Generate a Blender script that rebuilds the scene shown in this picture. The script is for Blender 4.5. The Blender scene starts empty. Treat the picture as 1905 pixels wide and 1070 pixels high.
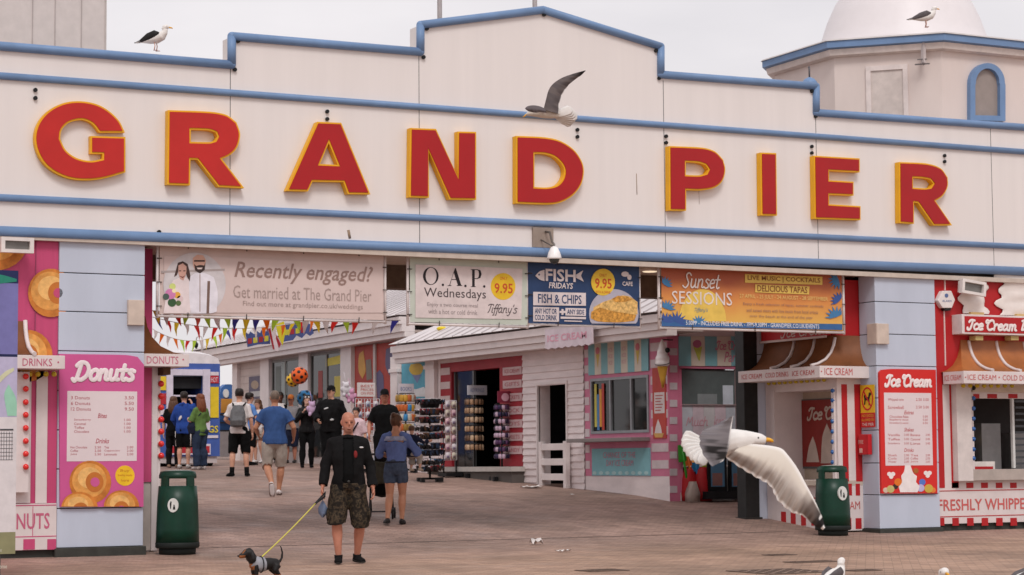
import bpy, bmesh, math, random
from mathutils import Vector, Matrix, noise
from mathutils.geometry import tessellate_polygon
random.seed(7)
SC = bpy.context.scene
COL = SC.collection
R_ = math.radians
# ------------------------------------------------------------------ surveyed camera
F, CX, CY, H0, ROLL, HC = 3900.0, 952.5, 535.0, 860.0, .0082, 1.17
_x = Vector((8200 - CX, H0 - ROLL * (8200 - CX) - CY, F)).normalized()
_d = Vector((ROLL, 1.0, -(H0 - CY) / F)).normalized()
_x = (_x - _d * _d.dot(_x)).normalized()
_z = -_d
_y = _z.cross(_x)
RIGHT = Vector((_x[0], _y[0], _z[0])); DOWN = Vector((_x[1], _y[1], _z[1])); FWD = Vector((_x[2], _y[2], _z[2]))
def _ray(px, py): return RIGHT * ((px - CX) / F) + DOWN * ((py - CY) / F) + FWD
_r = _ray(190, 1038)
CAM = Vector((0, HC / _r.z * _r.y, HC))
def at(px, py, Y):
    r = _ray(px, py); return CAM + r * ((Y - CAM.y) / r.y)
def atX(px, py, X):
    r = _ray(px, py); return CAM + r * ((X - CAM.x) / r.x)
def atd(px, py, d): return CAM + _ray(px, py) * d
def depth(p): return (Vector(p) - CAM).dot(FWD)
RAMP = [(-80, 0.0), (-1, 0.0), (.6, .04), (2.2, .2), (6.5, .56), (13.7, .91), (19, 1.08), (30, 1.3), (90, 2.0)]
def gz(y):
    for (a, za), (b, zb) in zip(RAMP, RAMP[1:]):
        if y <= b: return za + (zb - za) * max(0, (y - a) / (b - a))
    return RAMP[-1][1]
def gp(px, py):
    r = _ray(px, py); t = 5.0
    while t < 150:
        p = CAM + r * t
        if p.z <= gz(p.y): break
        t += .02
    return p
# ------------------------------------------------------------------ materials
MATS = {}
def lin(c):
    return tuple(((v / 255) / 12.92 if v / 255 <= .04045 else ((v / 255 + .055) / 1.055) ** 2.4) for v in c)
def mat(name, rgb=None, rough=.6, var=.08, scale=6.0, metal=0.0, bump=0.0, bscale=60.0, spec=.28, stretch=None, alpha=None, srgb=True, emit=0, var2=0, coat=0):
    if name in MATS: return name
    m = bpy.data.materials.new(name); m.use_nodes = True; MATS[name] = m
    nt = m.node_tree; b = nt.nodes['Principled BSDF']
    c = lin(rgb) if srgb else rgb
    b.inputs['Roughness'].default_value = rough; b.inputs['Metallic'].default_value = metal
    b.inputs['Specular IOR Level'].default_value = spec
    if coat: b.inputs['Coat Weight'].default_value = coat; b.inputs['Coat Roughness'].default_value = .08
    tc = nt.nodes.new('ShaderNodeNewGeometry')
    mp = nt.nodes.new('ShaderNodeMapping'); nt.links.new(tc.outputs['Position'], mp.inputs['Vector'])
    if stretch: mp.inputs['Scale'].default_value = stretch
    n = nt.nodes.new('ShaderNodeTexNoise'); n.inputs['Scale'].default_value = scale; n.inputs['Detail'].default_value = 5; n.inputs['Roughness'].default_value = .6
    nt.links.new(mp.outputs[0], n.inputs['Vector'])
    cr = nt.nodes.new('ShaderNodeValToRGB')
    lo = tuple(v * (1 - var * 1.6) for v in c); hi = tuple(min(1, v * (1 + var)) for v in c)
    cr.color_ramp.elements[0].position = .3; cr.color_ramp.elements[0].color = (*lo, 1)
    cr.color_ramp.elements[1].position = .7; cr.color_ramp.elements[1].color = (*hi, 1)
    nt.links.new(n.outputs['Fac'], cr.inputs['Fac'])
    nt.links.new(cr.outputs['Color'], b.inputs['Base Color'])
    if bump:
        n2 = nt.nodes.new('ShaderNodeTexNoise'); n2.inputs['Scale'].default_value = bscale; n2.inputs['Detail'].default_value = 3
        nt.links.new(tc.outputs['Position'], n2.inputs['Vector'])
        bp = nt.nodes.new('ShaderNodeBump'); bp.inputs['Strength'].default_value = bump; bp.inputs['Distance'].default_value = .01
        nt.links.new(n2.outputs['Fac'], bp.inputs['Height']); nt.links.new(bp.outputs['Normal'], b.inputs['Normal'])
    if alpha is not None: b.inputs['Alpha'].default_value = alpha
    if emit:
        b.inputs['Emission Color'].default_value = (*c, 1); b.inputs['Emission Strength'].default_value = emit
    return name
_auto = {}
def C(r, g, b, rough=.55, **k):
    """a plain paint of that colour, made once"""
    key = (r, g, b, rough, tuple(sorted(k.items())))
    if key not in _auto:
        nm = 'paint_%d_%d_%d_%d_%d' % (r, g, b, int(rough * 100), len(_auto)); mat(nm, (r, g, b), rough, **k); _auto[key] = nm
    return _auto[key]
def glass(name, tint, rough=.05, alpha=.35):
    if name in MATS: return name
    mat(name, tint, rough, var=.02, spec=.6); MATS[name].node_tree.nodes['Principled BSDF'].inputs['Alpha'].default_value = alpha
    return name
# ------------------------------------------------------------------ mesh builder
class MB:
    def __init__(s, m=None):
        s.v = []; s.f = []; s.fm = []; s.fs = []; s.mats = []; s.cm = 0; s.sm = False
        if m: s.mat(m)
    def mat(s, name):
        if name not in s.mats: s.mats.append(name)
        s.cm = s.mats.index(name); return s
    def face(s, idx, smooth=None):
        s.f.append(tuple(idx)); s.fm.append(s.cm); s.fs.append(s.sm if smooth is None else smooth)
    def add(s, verts, faces, smooth=None):
        o = len(s.v); s.v += [Vector(p) for p in verts]
        for f in faces: s.face([i + o for i in f], smooth)
    def quad(s, a, b, c, d): s.add([a, b, c, d], [(0, 1, 2, 3)])
    def box(s, x0, y0, z0, x1, y1, z1):
        V = [(x, y, z) for z in (z0, z1) for y in (y0, y1) for x in (x0, x1)]
        s.add(V, [(0, 2, 3, 1), (4, 5, 7, 6), (0, 1, 5, 4), (2, 6, 7, 3), (0, 4, 6, 2), (1, 3, 7, 5)], False)
    def obox(s, c, ux, uy, uz):
        c, ux, uy, uz = map(Vector, (c, ux, uy, uz))
        V = [c + ux * i + uy * j + uz * k for k in (-1, 1) for j in (-1, 1) for i in (-1, 1)]
        s.add(V, [(0, 2, 3, 1), (4, 5, 7, 6), (0, 1, 5, 4), (2, 6, 7, 3), (0, 4, 6, 2), (1, 3, 7, 5)], False)
    def beam(s, a, b, w, h, up=(0, 0, 1)):
        a, b = Vector(a), Vector(b); d = b - a; u = Vector(up)
        sd = d.cross(u)
        if sd.length < 1e-6: sd = d.cross(Vector((1, 0, 0)))
        sd.normalize(); n = sd.cross(d).normalized()
        s.obox((a + b) / 2, d / 2, sd * w / 2, n * h / 2)
    def tube(s, pts, r, n=8, caps=True, flat=None, smooth=True, side=None):
        """swept tube; r a number, list of numbers, or list of (side, other) radii; flat=(axis, factor) squashes the sections"""
        pts = [Vector(p) for p in pts]; N = len(pts)
        rr = r if isinstance(r, (list, tuple)) else [r] * N
        o = len(s.v); prev = Vector(side) if side is not None else None
        for i, p in enumerate(pts):
            t = (pts[min(i + 1, N - 1)] - pts[max(i - 1, 0)])
            if t.length < 1e-9: t = Vector((0, 0, 1))
            t.normalize()
            if prev is None:
                prev = Vector((1, 0, 0)) if abs(t.x) < .9 else Vector((0, 1, 0))
            a = (prev - t * prev.dot(t))
            if a.length < 1e-6: a = t.orthogonal()
            a.normalize(); b = t.cross(a)
            if side is None: prev = a
            q = rr[i]; ra, rb = (q if isinstance(q, (tuple, list)) else (q, q))
            for k in range(n):
                an = 2 * math.pi * k / n
                e = a * (math.cos(an) * ra) + b * (math.sin(an) * rb)
                if flat: ax = Vector(flat[0]); e = e - ax * e.dot(ax) * (1 - flat[1])
                s.v.append(p + e)
        for i in range(N - 1):
            for k in range(n):
                k2 = (k + 1) % n
                s.face((o + i * n + k, o + i * n + k2, o + (i + 1) * n + k2, o + (i + 1) * n + k), smooth)
        if caps:
            s.face([o + k for k in range(n)][::-1], False); s.face([o + (N - 1) * n + k for k in range(n)], False)
    def ell(s, c, rx, ry, rz, nu=12, nv=8, M=None, smooth=True):
        c = Vector(c); o = len(s.v); V = []
        for j in range(1, nv):
            th = math.pi * j / nv
            for i in range(nu):
                ph = 2 * math.pi * i / nu
                V.append(Vector((rx * math.sin(th) * math.cos(ph), ry * math.sin(th) * math.sin(ph), rz * math.cos(th))))
        V += [Vector((0, 0, rz)), Vector((0, 0, -rz))]
        if M is not None: V = [M @ p for p in V]
        s.v += [c + p for p in V]; T = o + len(V) - 2; B = T + 1
        for i in range(nu):
            i2 = (i + 1) % nu
            s.face((T, o + i, o + i2), smooth)
            for j in range(nv - 2):
                s.face((o + j * nu + i, o + (j + 1) * nu + i, o + (j + 1) * nu + i2, o + j * nu + i2), smooth)
            s.face((B, o + (nv - 2) * nu + i2, o + (nv - 2) * nu + i), smooth)
    def lathe(s, c, prof, n=20, smooth=True, caps=True, M=None):
        c = Vector(c); o = len(s.v)
        for (r, z) in prof:
            for k in range(n):
                a = 2 * math.pi * k / n; p = Vector((r * math.cos(a), r * math.sin(a), z))
                s.v.append(c + (M @ p if M is not None else p))
        for i in range(len(prof) - 1):
            for k in range(n):
                k2 = (k + 1) % n
                s.face((o + i * n + k, o + i * n + k2, o + (i + 1) * n + k2, o + (i + 1) * n + k), smooth)
        if caps:
            s.face([o + k for k in range(n)][::-1], False); s.face([o + (len(prof) - 1) * n + k for k in range(n)], False)
    def loft(s, secs, smooth=True, caps=True, closed=True):
        """secs: list of rings (lists of points of equal length)"""
        n = len(secs[0]); o = len(s.v)
        for r in secs: s.v += [Vector(p) for p in r]
        for i in range(len(secs) - 1):
            for k in range(n if closed else n - 1):
                k2 = (k + 1) % n
                s.face((o + i * n + k, o + i * n + k2, o + (i + 1) * n + k2, o + (i + 1) * n + k), smooth)
        if caps and closed:
            s.face([o + k for k in range(n)][::-1], False); s.face([o + (len(secs) - 1) * n + k for k in range(n)], False)
    def prism(s, loops, P, c0, c1):
        """plane loops [(a, b)..], first the outline then holes, run from offset c0 out to c1"""
        fl = [[P.pt(a, b, c1) for a, b in L] for L in loops]
        flat2 = [[Vector((a, b, 0)) for a, b in L] for L in loops]
        o = len(s.v); tot = [p for L in fl for p in L]; s.v += tot
        for t in tessellate_polygon(flat2):
            pa, pb, pc = (tot[i] for i in t)
            if (pb - pa).cross(pc - pa).dot(P.n) < 0: t = (t[0], t[2], t[1])
            s.face([o + i for i in t], False)
        if c1 - c0 > 1e-5:
            o2 = len(s.v); s.v += [p - P.n * (c1 - c0) for p in tot]; k = 0
            for L in loops:
                m = len(L)
                for i in range(m):
                    j = (i + 1) % m
                    s.face((o + k + i, o2 + k + i, o2 + k + j, o + k + j), False)
                k += m
    def build(s, name, parent=None, org=None, bevel=0):
        """links the collected shape as ONE mesh object"""
        L = org if org is not None else (ORG[parent.name] if parent is not None else Vector((0, 0, 0)))
        me = bpy.data.meshes.new(name)
        me.from_pydata([tuple(p - L) for p in s.v], [], s.f)
        for mn in s.mats: me.materials.append(MATS[mn])
        me.polygons.foreach_set('material_index', s.fm); me.polygons.foreach_set('use_smooth', s.fs)
        me.update()
        bm = bmesh.new(); bm.from_mesh(me); bmesh.ops.recalc_face_normals(bm, faces=bm.faces)
        if bevel:
            es = [e for e in bm.edges if len(e.link_faces) == 2 and e.calc_face_angle(0) > .6]
            bmesh.ops.bevel(bm, geom=es, offset=bevel, segments=2, affect='EDGES', profile=.5)
        bm.to_mesh(me); bm.free()
        o = bpy.data.objects.new(name, me); COL.objects.link(o)
        if parent is not None: o.parent = parent
        else: o.location = L
        ORG[o.name] = Vector(L)
        return o
ORG = {}
def tag(o, label=None, cat=None, group=None, kind=None):
    if label: o['label'] = label
    if cat: o['category'] = cat
    if group: o['group'] = group
    if kind: o['kind'] = kind
    return o
def thing(name, label, cat, loc, group=None):
    o = bpy.data.objects.new(name, None); COL.objects.link(o); o.location = loc; o.empty_display_size = .2
    ORG[o.name] = Vector(loc); return tag(o, label, cat, group)
def solo(name, mb, label, cat, loc=None, group=None, bevel=0):
    if loc is None:
        n = len(mb.v); loc = Vector((sum(p.x for p in mb.v) / n, sum(p.y for p in mb.v) / n, min(p.z for p in mb.v)))
    return tag(mb.build(name, None, Vector(loc), bevel), label, cat, group)
# ------------------------------------------------------------------ wall planes
class PL:
    def __init__(s, o, u, v):
        s.o = Vector(o); s.u = Vector(u).normalized(); s.v = Vector(v).normalized(); s.n = s.u.cross(s.v)
    def pt(s, a, b, c=0): return s.o + s.u * a + s.v * b + s.n * c
    def px(s, x, y, c=0):
        r = _ray(x, y); o = s.o + s.n * c; t = (o - CAM).dot(s.n) / r.dot(s.n); p = CAM + r * t - s.o
        return (p.dot(s.u), p.dot(s.v))
    def R(s, x0, y0, x1, y1, c=0):
        xm, ym = (x0 + x1) / 2, (y0 + y1) / 2
        a0 = s.px(x0, ym, c)[0]; a1 = s.px(x1, ym, c)[0]; b0 = s.px(xm, y1, c)[1]; b1 = s.px(xm, y0, c)[1]
        return min(a0, a1), b0, max(a0, a1), b1
    def rect(s, mb, x0, y0, x1, y1, c0, c1): s.ab(mb, *s.R(x0, y0, x1, y1, c1), c0, c1)
    def ab(s, mb, a0, b0, a1, b1, c0, c1):
        mb.prism([[(a0, b0), (a1, b0), (a1, b1), (a0, b1)]], s, c0, c1)
    def poly(s, mb, pts, c0, c1): mb.prism([[s.px(x, y, c1) for x, y in pts]], s, c0, c1)
    def disc(s, mb, x, y, rx, ry, c0, c1, n=20):
        s.poly(mb, [(x + rx * math.cos(2 * math.pi * k / n), y + ry * math.sin(2 * math.pi * k / n)) for k in range(n)], c0, c1)
    def text(s, mb, t, x0, y0, x1, y1, c, **k): s.tab(mb, t, *s.R(x0, y0, x1, y1, c), c, **k)
    def tab(s, mb, t, a0, b0, a1, b1, c, shear=0, bold=0, th=.004):
        V, Fc = glyphs(t, shear, bold)
        mb.add([s.pt(a0 + (a1 - a0) * x, b0 + (b1 - b0) * y, c) for x, y in V], Fc, False)
    def line(s, mb, pts, r, c, n=6, sq=.35):
        q = [s.pt(*s.px(x, y, c), c) for x, y in pts]
        mb.tube(q, r, n, True, flat=(s.n, sq))
class Each:
    """stands in for MB where every piece added becomes a part of its own"""
    def __init__(s, m, name, parent): s.m, s.name, s.parent = m, name, parent
    def __getattr__(s, fn):
        def go(*a, **k):
            q = MB(s.m); getattr(q, fn)(*a, **k); q.build(s.name, s.parent)
        return go
    def build(s, *a, **k): pass
def FY(Y): return PL((0, Y, 0), (1, 0, 0), (0, 0, 1))
def FX(X): return PL((X, 0, 0), (0, -1, 0), (0, 0, 1))
_gl = {}
def glyphs(t, shear=0, bold=0):
    k = (t, shear, bold)
    if k not in _gl:
        cu = bpy.data.curves.new('lettering', 'FONT'); cu.body = t; cu.shear = shear; cu.offset = bold; cu.resolution_u = 2; cu.fill_mode = 'FRONT'
        ob = bpy.data.objects.new('lettering', cu); COL.objects.link(ob)
        bpy.context.view_layer.update()
        me = ob.evaluated_get(bpy.context.evaluated_depsgraph_get()).to_mesh()
        V = [(v.co.x, v.co.y) for v in me.vertices]; Fc = [tuple(p.vertices) for p in me.polygons]
        bpy.data.objects.remove(ob); bpy.data.curves.remove(cu)
        x0, x1 = min(p[0] for p in V), max(p[0] for p in V); y0, y1 = min(p[1] for p in V), max(p[1] for p in V)
        _gl[k] = ([((x - x0) / (x1 - x0 or 1), (y - y0) / (y1 - y0 or 1)) for x, y in V], Fc)
    return _gl[k]
def smooth_loop(P, corner=36, n=5):
    """rounds an outline between its sharp corners"""
    m = len(P); V = [Vector((p[0], p[1])) for p in P]; sharp = []
    for i in range(m):
        a = V[i] - V[i - 1]; b = V[(i + 1) % m] - V[i]
        sharp.append(a.length < 1e-9 or b.length < 1e-9 or abs(a.angle(b)) > R_(corner))
    out = []
    for i in range(m):
        p0, p1, p2, p3 = V[i - 1], V[i], V[(i + 1) % m], V[(i + 2) % m]
        if sharp[i] and sharp[(i + 1) % m]: out.append(p1); continue
        t1 = (p2 - p1) if sharp[i] else (p2 - p0) * .5; t2 = (p2 - p1) if sharp[(i + 1) % m] else (p3 - p1) * .5
        L = (p2 - p1).length
        if t1.length > L: t1 *= L / t1.length
        if t2.length > L: t2 *= L / t2.length
        for k in range(n):
            t = k / n; h = 2 * t ** 3 - 3 * t ** 2 + 1
            out.append(p1 * h + t1 * (t ** 3 - 2 * t ** 2 + t) + p2 * (1 - h) + t2 * (t ** 3 - t ** 2))
    return [(p.x, p.y) for p in out]
def area(L): return sum(L[i - 1][0] * L[i][1] - L[i][0] * L[i - 1][1] for i in range(len(L))) / 2
def inset(L, d):
    m = len(L); out = []
    for i in range(m):
        p0, p1, p2 = Vector(L[i - 1]), Vector(L[i]), Vector(L[(i + 1) % m])
        a = (p1 - p0); b = (p2 - p1)
        if a.length < 1e-9 or b.length < 1e-9: out.append(tuple(p1)); continue
        a.normalize(); b.normalize(); na = Vector((-a.y, a.x)); nb = Vector((-b.y, b.x)); q = na + nb
        q = q / max(q.length_squared / 2, .25)
        out.append(tuple(p1 + q * d))
    return out
def crv(pts, n=6):
    """Catmull-Rom through the points"""
    P = [Vector(p) for p in pts]; out = []
    for i in range(len(P) - 1):
        p0 = P[max(i - 1, 0)]; p1 = P[i]; p2 = P[i + 1]; p3 = P[min(i + 2, len(P) - 1)]
        for k in range(n):
            t = k / n
            out.append(.5 * ((2 * p1) + (p2 - p0) * t + (2 * p0 - 5 * p1 + 4 * p2 - p3) * t * t + (3 * p1 - p0 - 3 * p2 + p3) * t ** 3))
    out.append(P[-1]); return out
def copy_thing(o, loc, rz=None, label=None, group=None):
    c = o.copy(); COL.objects.link(c); c.location = loc
    if rz is not None: c.rotation_euler = (0, 0, rz)
    if label: c['label'] = label
    if group: c['group'] = group
    for ch in list(o.children):
        d = ch.copy(); COL.objects.link(d); d.parent = c
        for g in list(ch.children):
            e = g.copy(); COL.objects.link(e); e.parent = d
    return c
# ================================================================== setting
mat('cream_cladding', (227, 220, 217), .55, .022, 1.6, stretch=(2.5, 1, .12), bump=.05, bscale=3, srgb=True)
mat('blue_trim', (112, 140, 178), .45, .06, 4)
mat('pale_blue_panel', (190, 197, 212), .5, .05, 1.5, stretch=(1, 1, .3))
mat('dark_joint', (52, 54, 58), .8)
mat('red_face', (168, 14, 20), .4, .05, 2, spec=.4)
mat('red_lighter', (190, 42, 38), .4, .06, 2)  # lighter red on the first two letters
mat('yellow_edge', (232, 172, 30), .45, .05, 3)
mat('dark_plinth', (62, 62, 58), .8, .15, 6)
mat('white_paint', (226, 216, 214), .45, .05, 3)
mat('black_paint', (24, 24, 26), .45, .1)
def ground_material():
    m = bpy.data.materials.new('brick_paving'); m.use_nodes = True; MATS['brick_paving'] = m
    nt = m.node_tree; N = nt.nodes; L = nt.links; b = N['Principled BSDF']
    g = N.new('ShaderNodeNewGeometry')
    mp = N.new('ShaderNodeMapping'); mp.inputs['Rotation'].default_value = (0, 0, R_(38)); L.new(g.outputs['Position'], mp.inputs['Vector'])
    br = N.new('ShaderNodeTexBrick'); L.new(mp.outputs[0], br.inputs['Vector'])
    br.inputs['Scale'].default_value = 1; br.inputs['Brick Width'].default_value = .2; br.inputs['Row Height'].default_value = .1; br.inputs['Mortar Size'].default_value = .004
    br.inputs['Color1'].default_value = (*lin((172, 145, 133)), 1); br.inputs['Color2'].default_value = (*lin((143, 119, 109)), 1); br.inputs['Mortar'].default_value = (*lin((108, 91, 83)), 1)
    def noise_(sc, det=4, st=None):
        n = N.new('ShaderNodeTexNoise'); n.inputs['Scale'].default_value = sc; n.inputs['Detail'].default_value = det
        if st:
            q = N.new('ShaderNodeMapping'); q.inputs['Scale'].default_value = st; L.new(g.outputs['Position'], q.inputs['Vector']); L.new(q.outputs[0], n.inputs['Vector'])
        else: L.new(g.outputs['Position'], n.inputs['Vector'])
        return n
    def ramp(src, a, ca, b_, cb):
        r = N.new('ShaderNodeValToRGB'); r.color_ramp.elements[0].position = a; r.color_ramp.elements[0].color = (*ca, 1)
        r.color_ramp.elements[1].position = b_; r.color_ramp.elements[1].color = (*cb, 1); L.new(src, r.inputs['Fac']); return r
    def mul(x, y, f=1):
        k = N.new('ShaderNodeMix'); k.data_type = 'RGBA'; k.blend_type = 'MULTIPLY'; k.inputs['Factor'].default_value = f
        L.new(x, k.inputs['A']); L.new(y, k.inputs['B']); return k.outputs['Result']
    c = mul(br.outputs['Color'], ramp(noise_(.45, 6, (1.1, .8, 1)).outputs['Fac'], .36, (.72, .70, .68), .62, (1.1, 1.06, 1.05)).outputs['Color'])
    c = mul(c, ramp(noise_(2.4, 6).outputs['Fac'], .3, (.8, .79, .78), .6, (1, 1, 1)).outputs['Color'], .8)
    c = mul(c, ramp(noise_(1.1, 3, (1, .8, 1)).outputs['Fac'], .24, (.42, .4, .38), .33, (1, 1, 1)).outputs['Color'], .75)
    vo = N.new('ShaderNodeTexVoronoi'); vo.inputs['Scale'].default_value = 3.2; L.new(g.outputs['Position'], vo.inputs['Vector'])
    c = mul(c, ramp(vo.outputs['Distance'], .035, (.5, .48, .46), .06, (1, 1, 1)).outputs['Color'], .6)
    # sandier paving along the street, in front of the gateway
    sx = N.new('ShaderNodeSeparateXYZ'); L.new(g.outputs['Position'], sx.inputs[0]); wv = N.new('ShaderNodeMath'); wv.operation = 'MULTIPLY_ADD'; L.new(noise_(.5, 3).outputs['Fac'], wv.inputs[0]); wv.inputs[1].default_value = 3; L.new(sx.outputs['Y'], wv.inputs[2])
    mr = N.new('ShaderNodeMapRange'); mr.inputs['From Min'].default_value = -2.2; mr.inputs['From Max'].default_value = 2.2; L.new(wv.outputs[0], mr.inputs['Value'])
    tn = N.new('ShaderNodeMix'); tn.data_type = 'RGBA'; L.new(mr.outputs[0], tn.inputs['Factor']); tn.inputs['A'].default_value = (1.14, 1.1, .95, 1); tn.inputs['B'].default_value = (1, .985, .97, 1)
    c = mul(c, tn.outputs['Result'])
    L.new(c, b.inputs['Base Color'])
    L.new(ramp(noise_(1.3, 4).outputs['Fac'], .3, (.55,) * 3, .6, (.85,) * 3).outputs['Color'], b.inputs['Roughness'])
    bp = N.new('ShaderNodeBump'); bp.inputs['Strength'].default_value = .3; bp.inputs['Distance'].default_value = .005
    L.new(br.outputs['Fac'], bp.inputs['Height']); bp.invert = True; L.new(bp.outputs['Normal'], b.inputs['Normal'])
ground_material()
g = MB('brick_paving')
ys = [-80, -40, -20, -10, -5, -1] + [.2 * i for i in range(0, 12)] + [2.2 + .6 * i for i in range(1, 29)] + [22, 30, 60, 90]
xs = [-60, -30, 0, 6, 12, 18, 24, 40, 80]
rows = []
for y in ys: rows.append([(x, y, gz(y)) for x in xs])
g.loft(rows, smooth=True, caps=False, closed=False)
tag(g.build('ground'), kind='structure')
for x0_, x1_, y_, w_ in ((9.2, 19.4, .75, .035),):
    g = MB(C(112, 96, 88, .8)); z_ = gz(y_) + .005
    for i in range(12): a_ = x0_ + (x1_ - x0_) * i / 12; g.add([(a_, y_, gz(y_) + .004), (a_ + (x1_ - x0_) / 12 - .02, y_, gz(y_) + .004), (a_ + (x1_ - x0_) / 12 - .02, y_ + w_, gz(y_ + w_) + .004), (a_, y_ + w_, gz(y_ + w_) + .004)], [(0, 1, 2, 3)])
    tag(g.build('drain_channel'), kind='structure')
# ================================================================== entrance facade
W = FY(0)
fac = thing('pier_facade', 'wide cream stepped entrance front with blue pipe trim over the pier gateway', 'facade', (14.6, 0, 4.1))
COPE = [(-90, 79), (430, 121), (430, 68), (781, 97), (781, 47), (1009, 19), (1228, 87), (1228, 139), (1517, 161), (1517, 210), (2000, 244)]
m = MB('cream_cladding')
m.prism([[W.px(x, y) for x, y in [(-90, 428)] + COPE + [(2000, 508.5)]]], W, -.32, 0)
m.build('wall_panel', fac)
def rail(name, pts, r, c=.02):
    mb = MB('blue_trim')
    q = [W.pt(*W.px(x, y), c) for x, y in pts]
    for i, (a, b) in enumerate(zip(q, q[1:])):
        mb.tube([a, b], r, 14)
        if i: mb.ell(a, r, r, r, 14, 10)
    return mb.build(name, fac)
rail('coping', COPE, .058)
rail('trim_pipe', [(-90, 134.9), (2000, 290)], .046)
rail('trim_pipe', [(-90, 363.7), (2000, 464)], .046)
rail('gutter_pipe', [(-90, 427.5), (2000, 508.7)], .07)
for x, y0, y1 in [(428, 128, 452), (780, 104, 466), (1236, 150, 484), (1520, 220, 494), (1846, 240, 505)]:
    a, b0, a1, b1 = W.R(x - 1, y0, x + 1, y1)
    q = MB('dark_joint'); W.ab(q, (a + a1) / 2 - .004, b0, (a + a1) / 2 + .004, b1, -.004, .002); q.build('panel_seam', fac)
for x, y in [(65, 168), (65, 183), (607.7, 208), (607.7, 222), (1073, 242), (1073, 255), (1238, 254), (1238, 266), (1509, 273), (1509, 285), (1756, 290), (1756, 301),
             (442, 77), (436, 130), (793, 54), (787, 107), (1011, 28), (1219, 95), (1225, 146), (1509, 170), (1516, 217), (295, 432), (1621, 489)]:
    a, b = W.px(x, y); q = MB('black_paint')
    q.lathe((a, -.015, b), [(.001, -.03), (.024, -.025), (.027, 0), (.027, .02)], 10, M=Matrix.Rotation(R_(90), 3, 'X')); q.build('bolt', fac)
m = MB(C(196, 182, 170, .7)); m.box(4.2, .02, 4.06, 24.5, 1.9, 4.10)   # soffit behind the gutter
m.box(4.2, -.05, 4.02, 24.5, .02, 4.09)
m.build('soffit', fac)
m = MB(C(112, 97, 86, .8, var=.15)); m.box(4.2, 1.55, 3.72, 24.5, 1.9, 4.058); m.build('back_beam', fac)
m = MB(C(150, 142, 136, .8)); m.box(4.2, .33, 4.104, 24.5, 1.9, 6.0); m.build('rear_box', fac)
for pts, w_ in [([(1184, 323), (1185, 362)], .006), ([(648, 428), (651, 444)], .02), ([(103, 205), (104, 222)], .004), ([(1300, 352), (1301, 380)], .003)]:
    q = MB(C(150, 128, 108, .7)); W.line(q, pts, w_, .001, sq=.1); q.build('stain', fac)
# ------------------------------------------------------------------ the nine letters
def z7(p): return [(x / 3.567, 160 + y / 3.567) for x, y in p]
def z8(p): return [(500 + x / 3.0726, 180 + y / 3.0726) for x, y in p]
def z9(p): return [(1200 + x / 3.0726, 220 + y / 3.0726) for x, y in p]
LET = [
 ('G', 'red_lighter', 'first letter of the sign, round red G edged yellow', z7([(818, 300), (785, 235), (720, 172), (640, 128), (535, 109), (430, 120), (335, 166), (268, 240), (240, 330), (252, 420), (302, 510), (382, 572), (480, 608), (590, 616), (700, 602), (826, 566), (826, 346), (610, 340), (610, 440), (690, 442), (690, 490), (600, 505), (505, 484), (432, 430), (392, 350), (402, 290), (442, 243), (500, 220), (560, 217), (620, 245), (665, 300)]), None),
 ('R', 'red_lighter', 'lighter red letter R with yellow edge between the G and the A', z7([(1125, 168), (1390, 178), (1500, 198), (1565, 245), (1588, 320), (1570, 400), (1525, 450), (1462, 480), (1606, 668), (1455, 660), (1315, 480), (1258, 478), (1255, 650), (1120, 645)]), z7([(1260, 280), (1390, 285), (1440, 302), (1453, 335), (1436, 368), (1390, 380), (1260, 378)])),
 ('A', 'red_face', 'deep red letter A with yellow edge between the R and the N', z8([(283, 150), (412, 155), (573, 550), (458, 548), (433, 480), (248, 477), (222, 533), (114, 530)]), z8([(345, 246), (406, 396), (284, 391)])),
 ('N', 'red_face', 'deep red letter N with yellow edge, third from the word end', z8([(817, 185), (955, 190), (1086, 472), (1088, 205), (1182, 207), (1182, 582), (1040, 580), (913, 296), (912, 570), (812, 567)]), None),
 ('D', 'red_face', 'deep red letter D with yellow edge closing the first word', z8([(1422, 230), (1570, 237), (1662, 256), (1740, 305), (1786, 370), (1798, 430), (1782, 500), (1735, 560), (1662, 600), (1590, 608), (1422, 602)]), z8([(1515, 318), (1580, 320), (1640, 340), (1685, 385), (1698, 430), (1685, 478), (1650, 512), (1590, 525), (1515, 522)])),
 ('P', 'red_face', 'deep red letter P with yellow edge opening the second word', z9([(145, 165), (330, 174), (400, 195), (445, 240), (456, 295), (440, 355), (395, 392), (320, 405), (232, 403), (232, 522), (147, 520)]), z9([(230, 243), (310, 248), (352, 262), (372, 292), (358, 320), (310, 332), (230, 330)])),
 ('I', 'red_face', 'narrow red letter I with yellow edge beside the P', z9([(668, 202), (748, 205), (752, 550), (672, 548)]), None),
 ('E', 'red_face', 'deep red letter E with yellow edge in the second word', z9([(973, 220), (1225, 235), (1225, 303), (1050, 294), (1050, 360), (1190, 368), (1190, 436), (1050, 430), (1050, 497), (1230, 508), (1230, 576), (978, 568)]), None),
 ('R', 'red_face', 'last letter of the sign, deep red R with wide yellow side', z9([(1460, 256), (1610, 264), (1690, 290), (1728, 340), (1728, 390), (1700, 440), (1655, 470), (1748, 606), (1655, 606), (1565, 478), (1535, 474), (1535, 597), (1462, 592)]), z9([(1530, 333), (1590, 336), (1635, 345), (1657, 372), (1640, 400), (1600, 406), (1530, 402)])),
]
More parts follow.
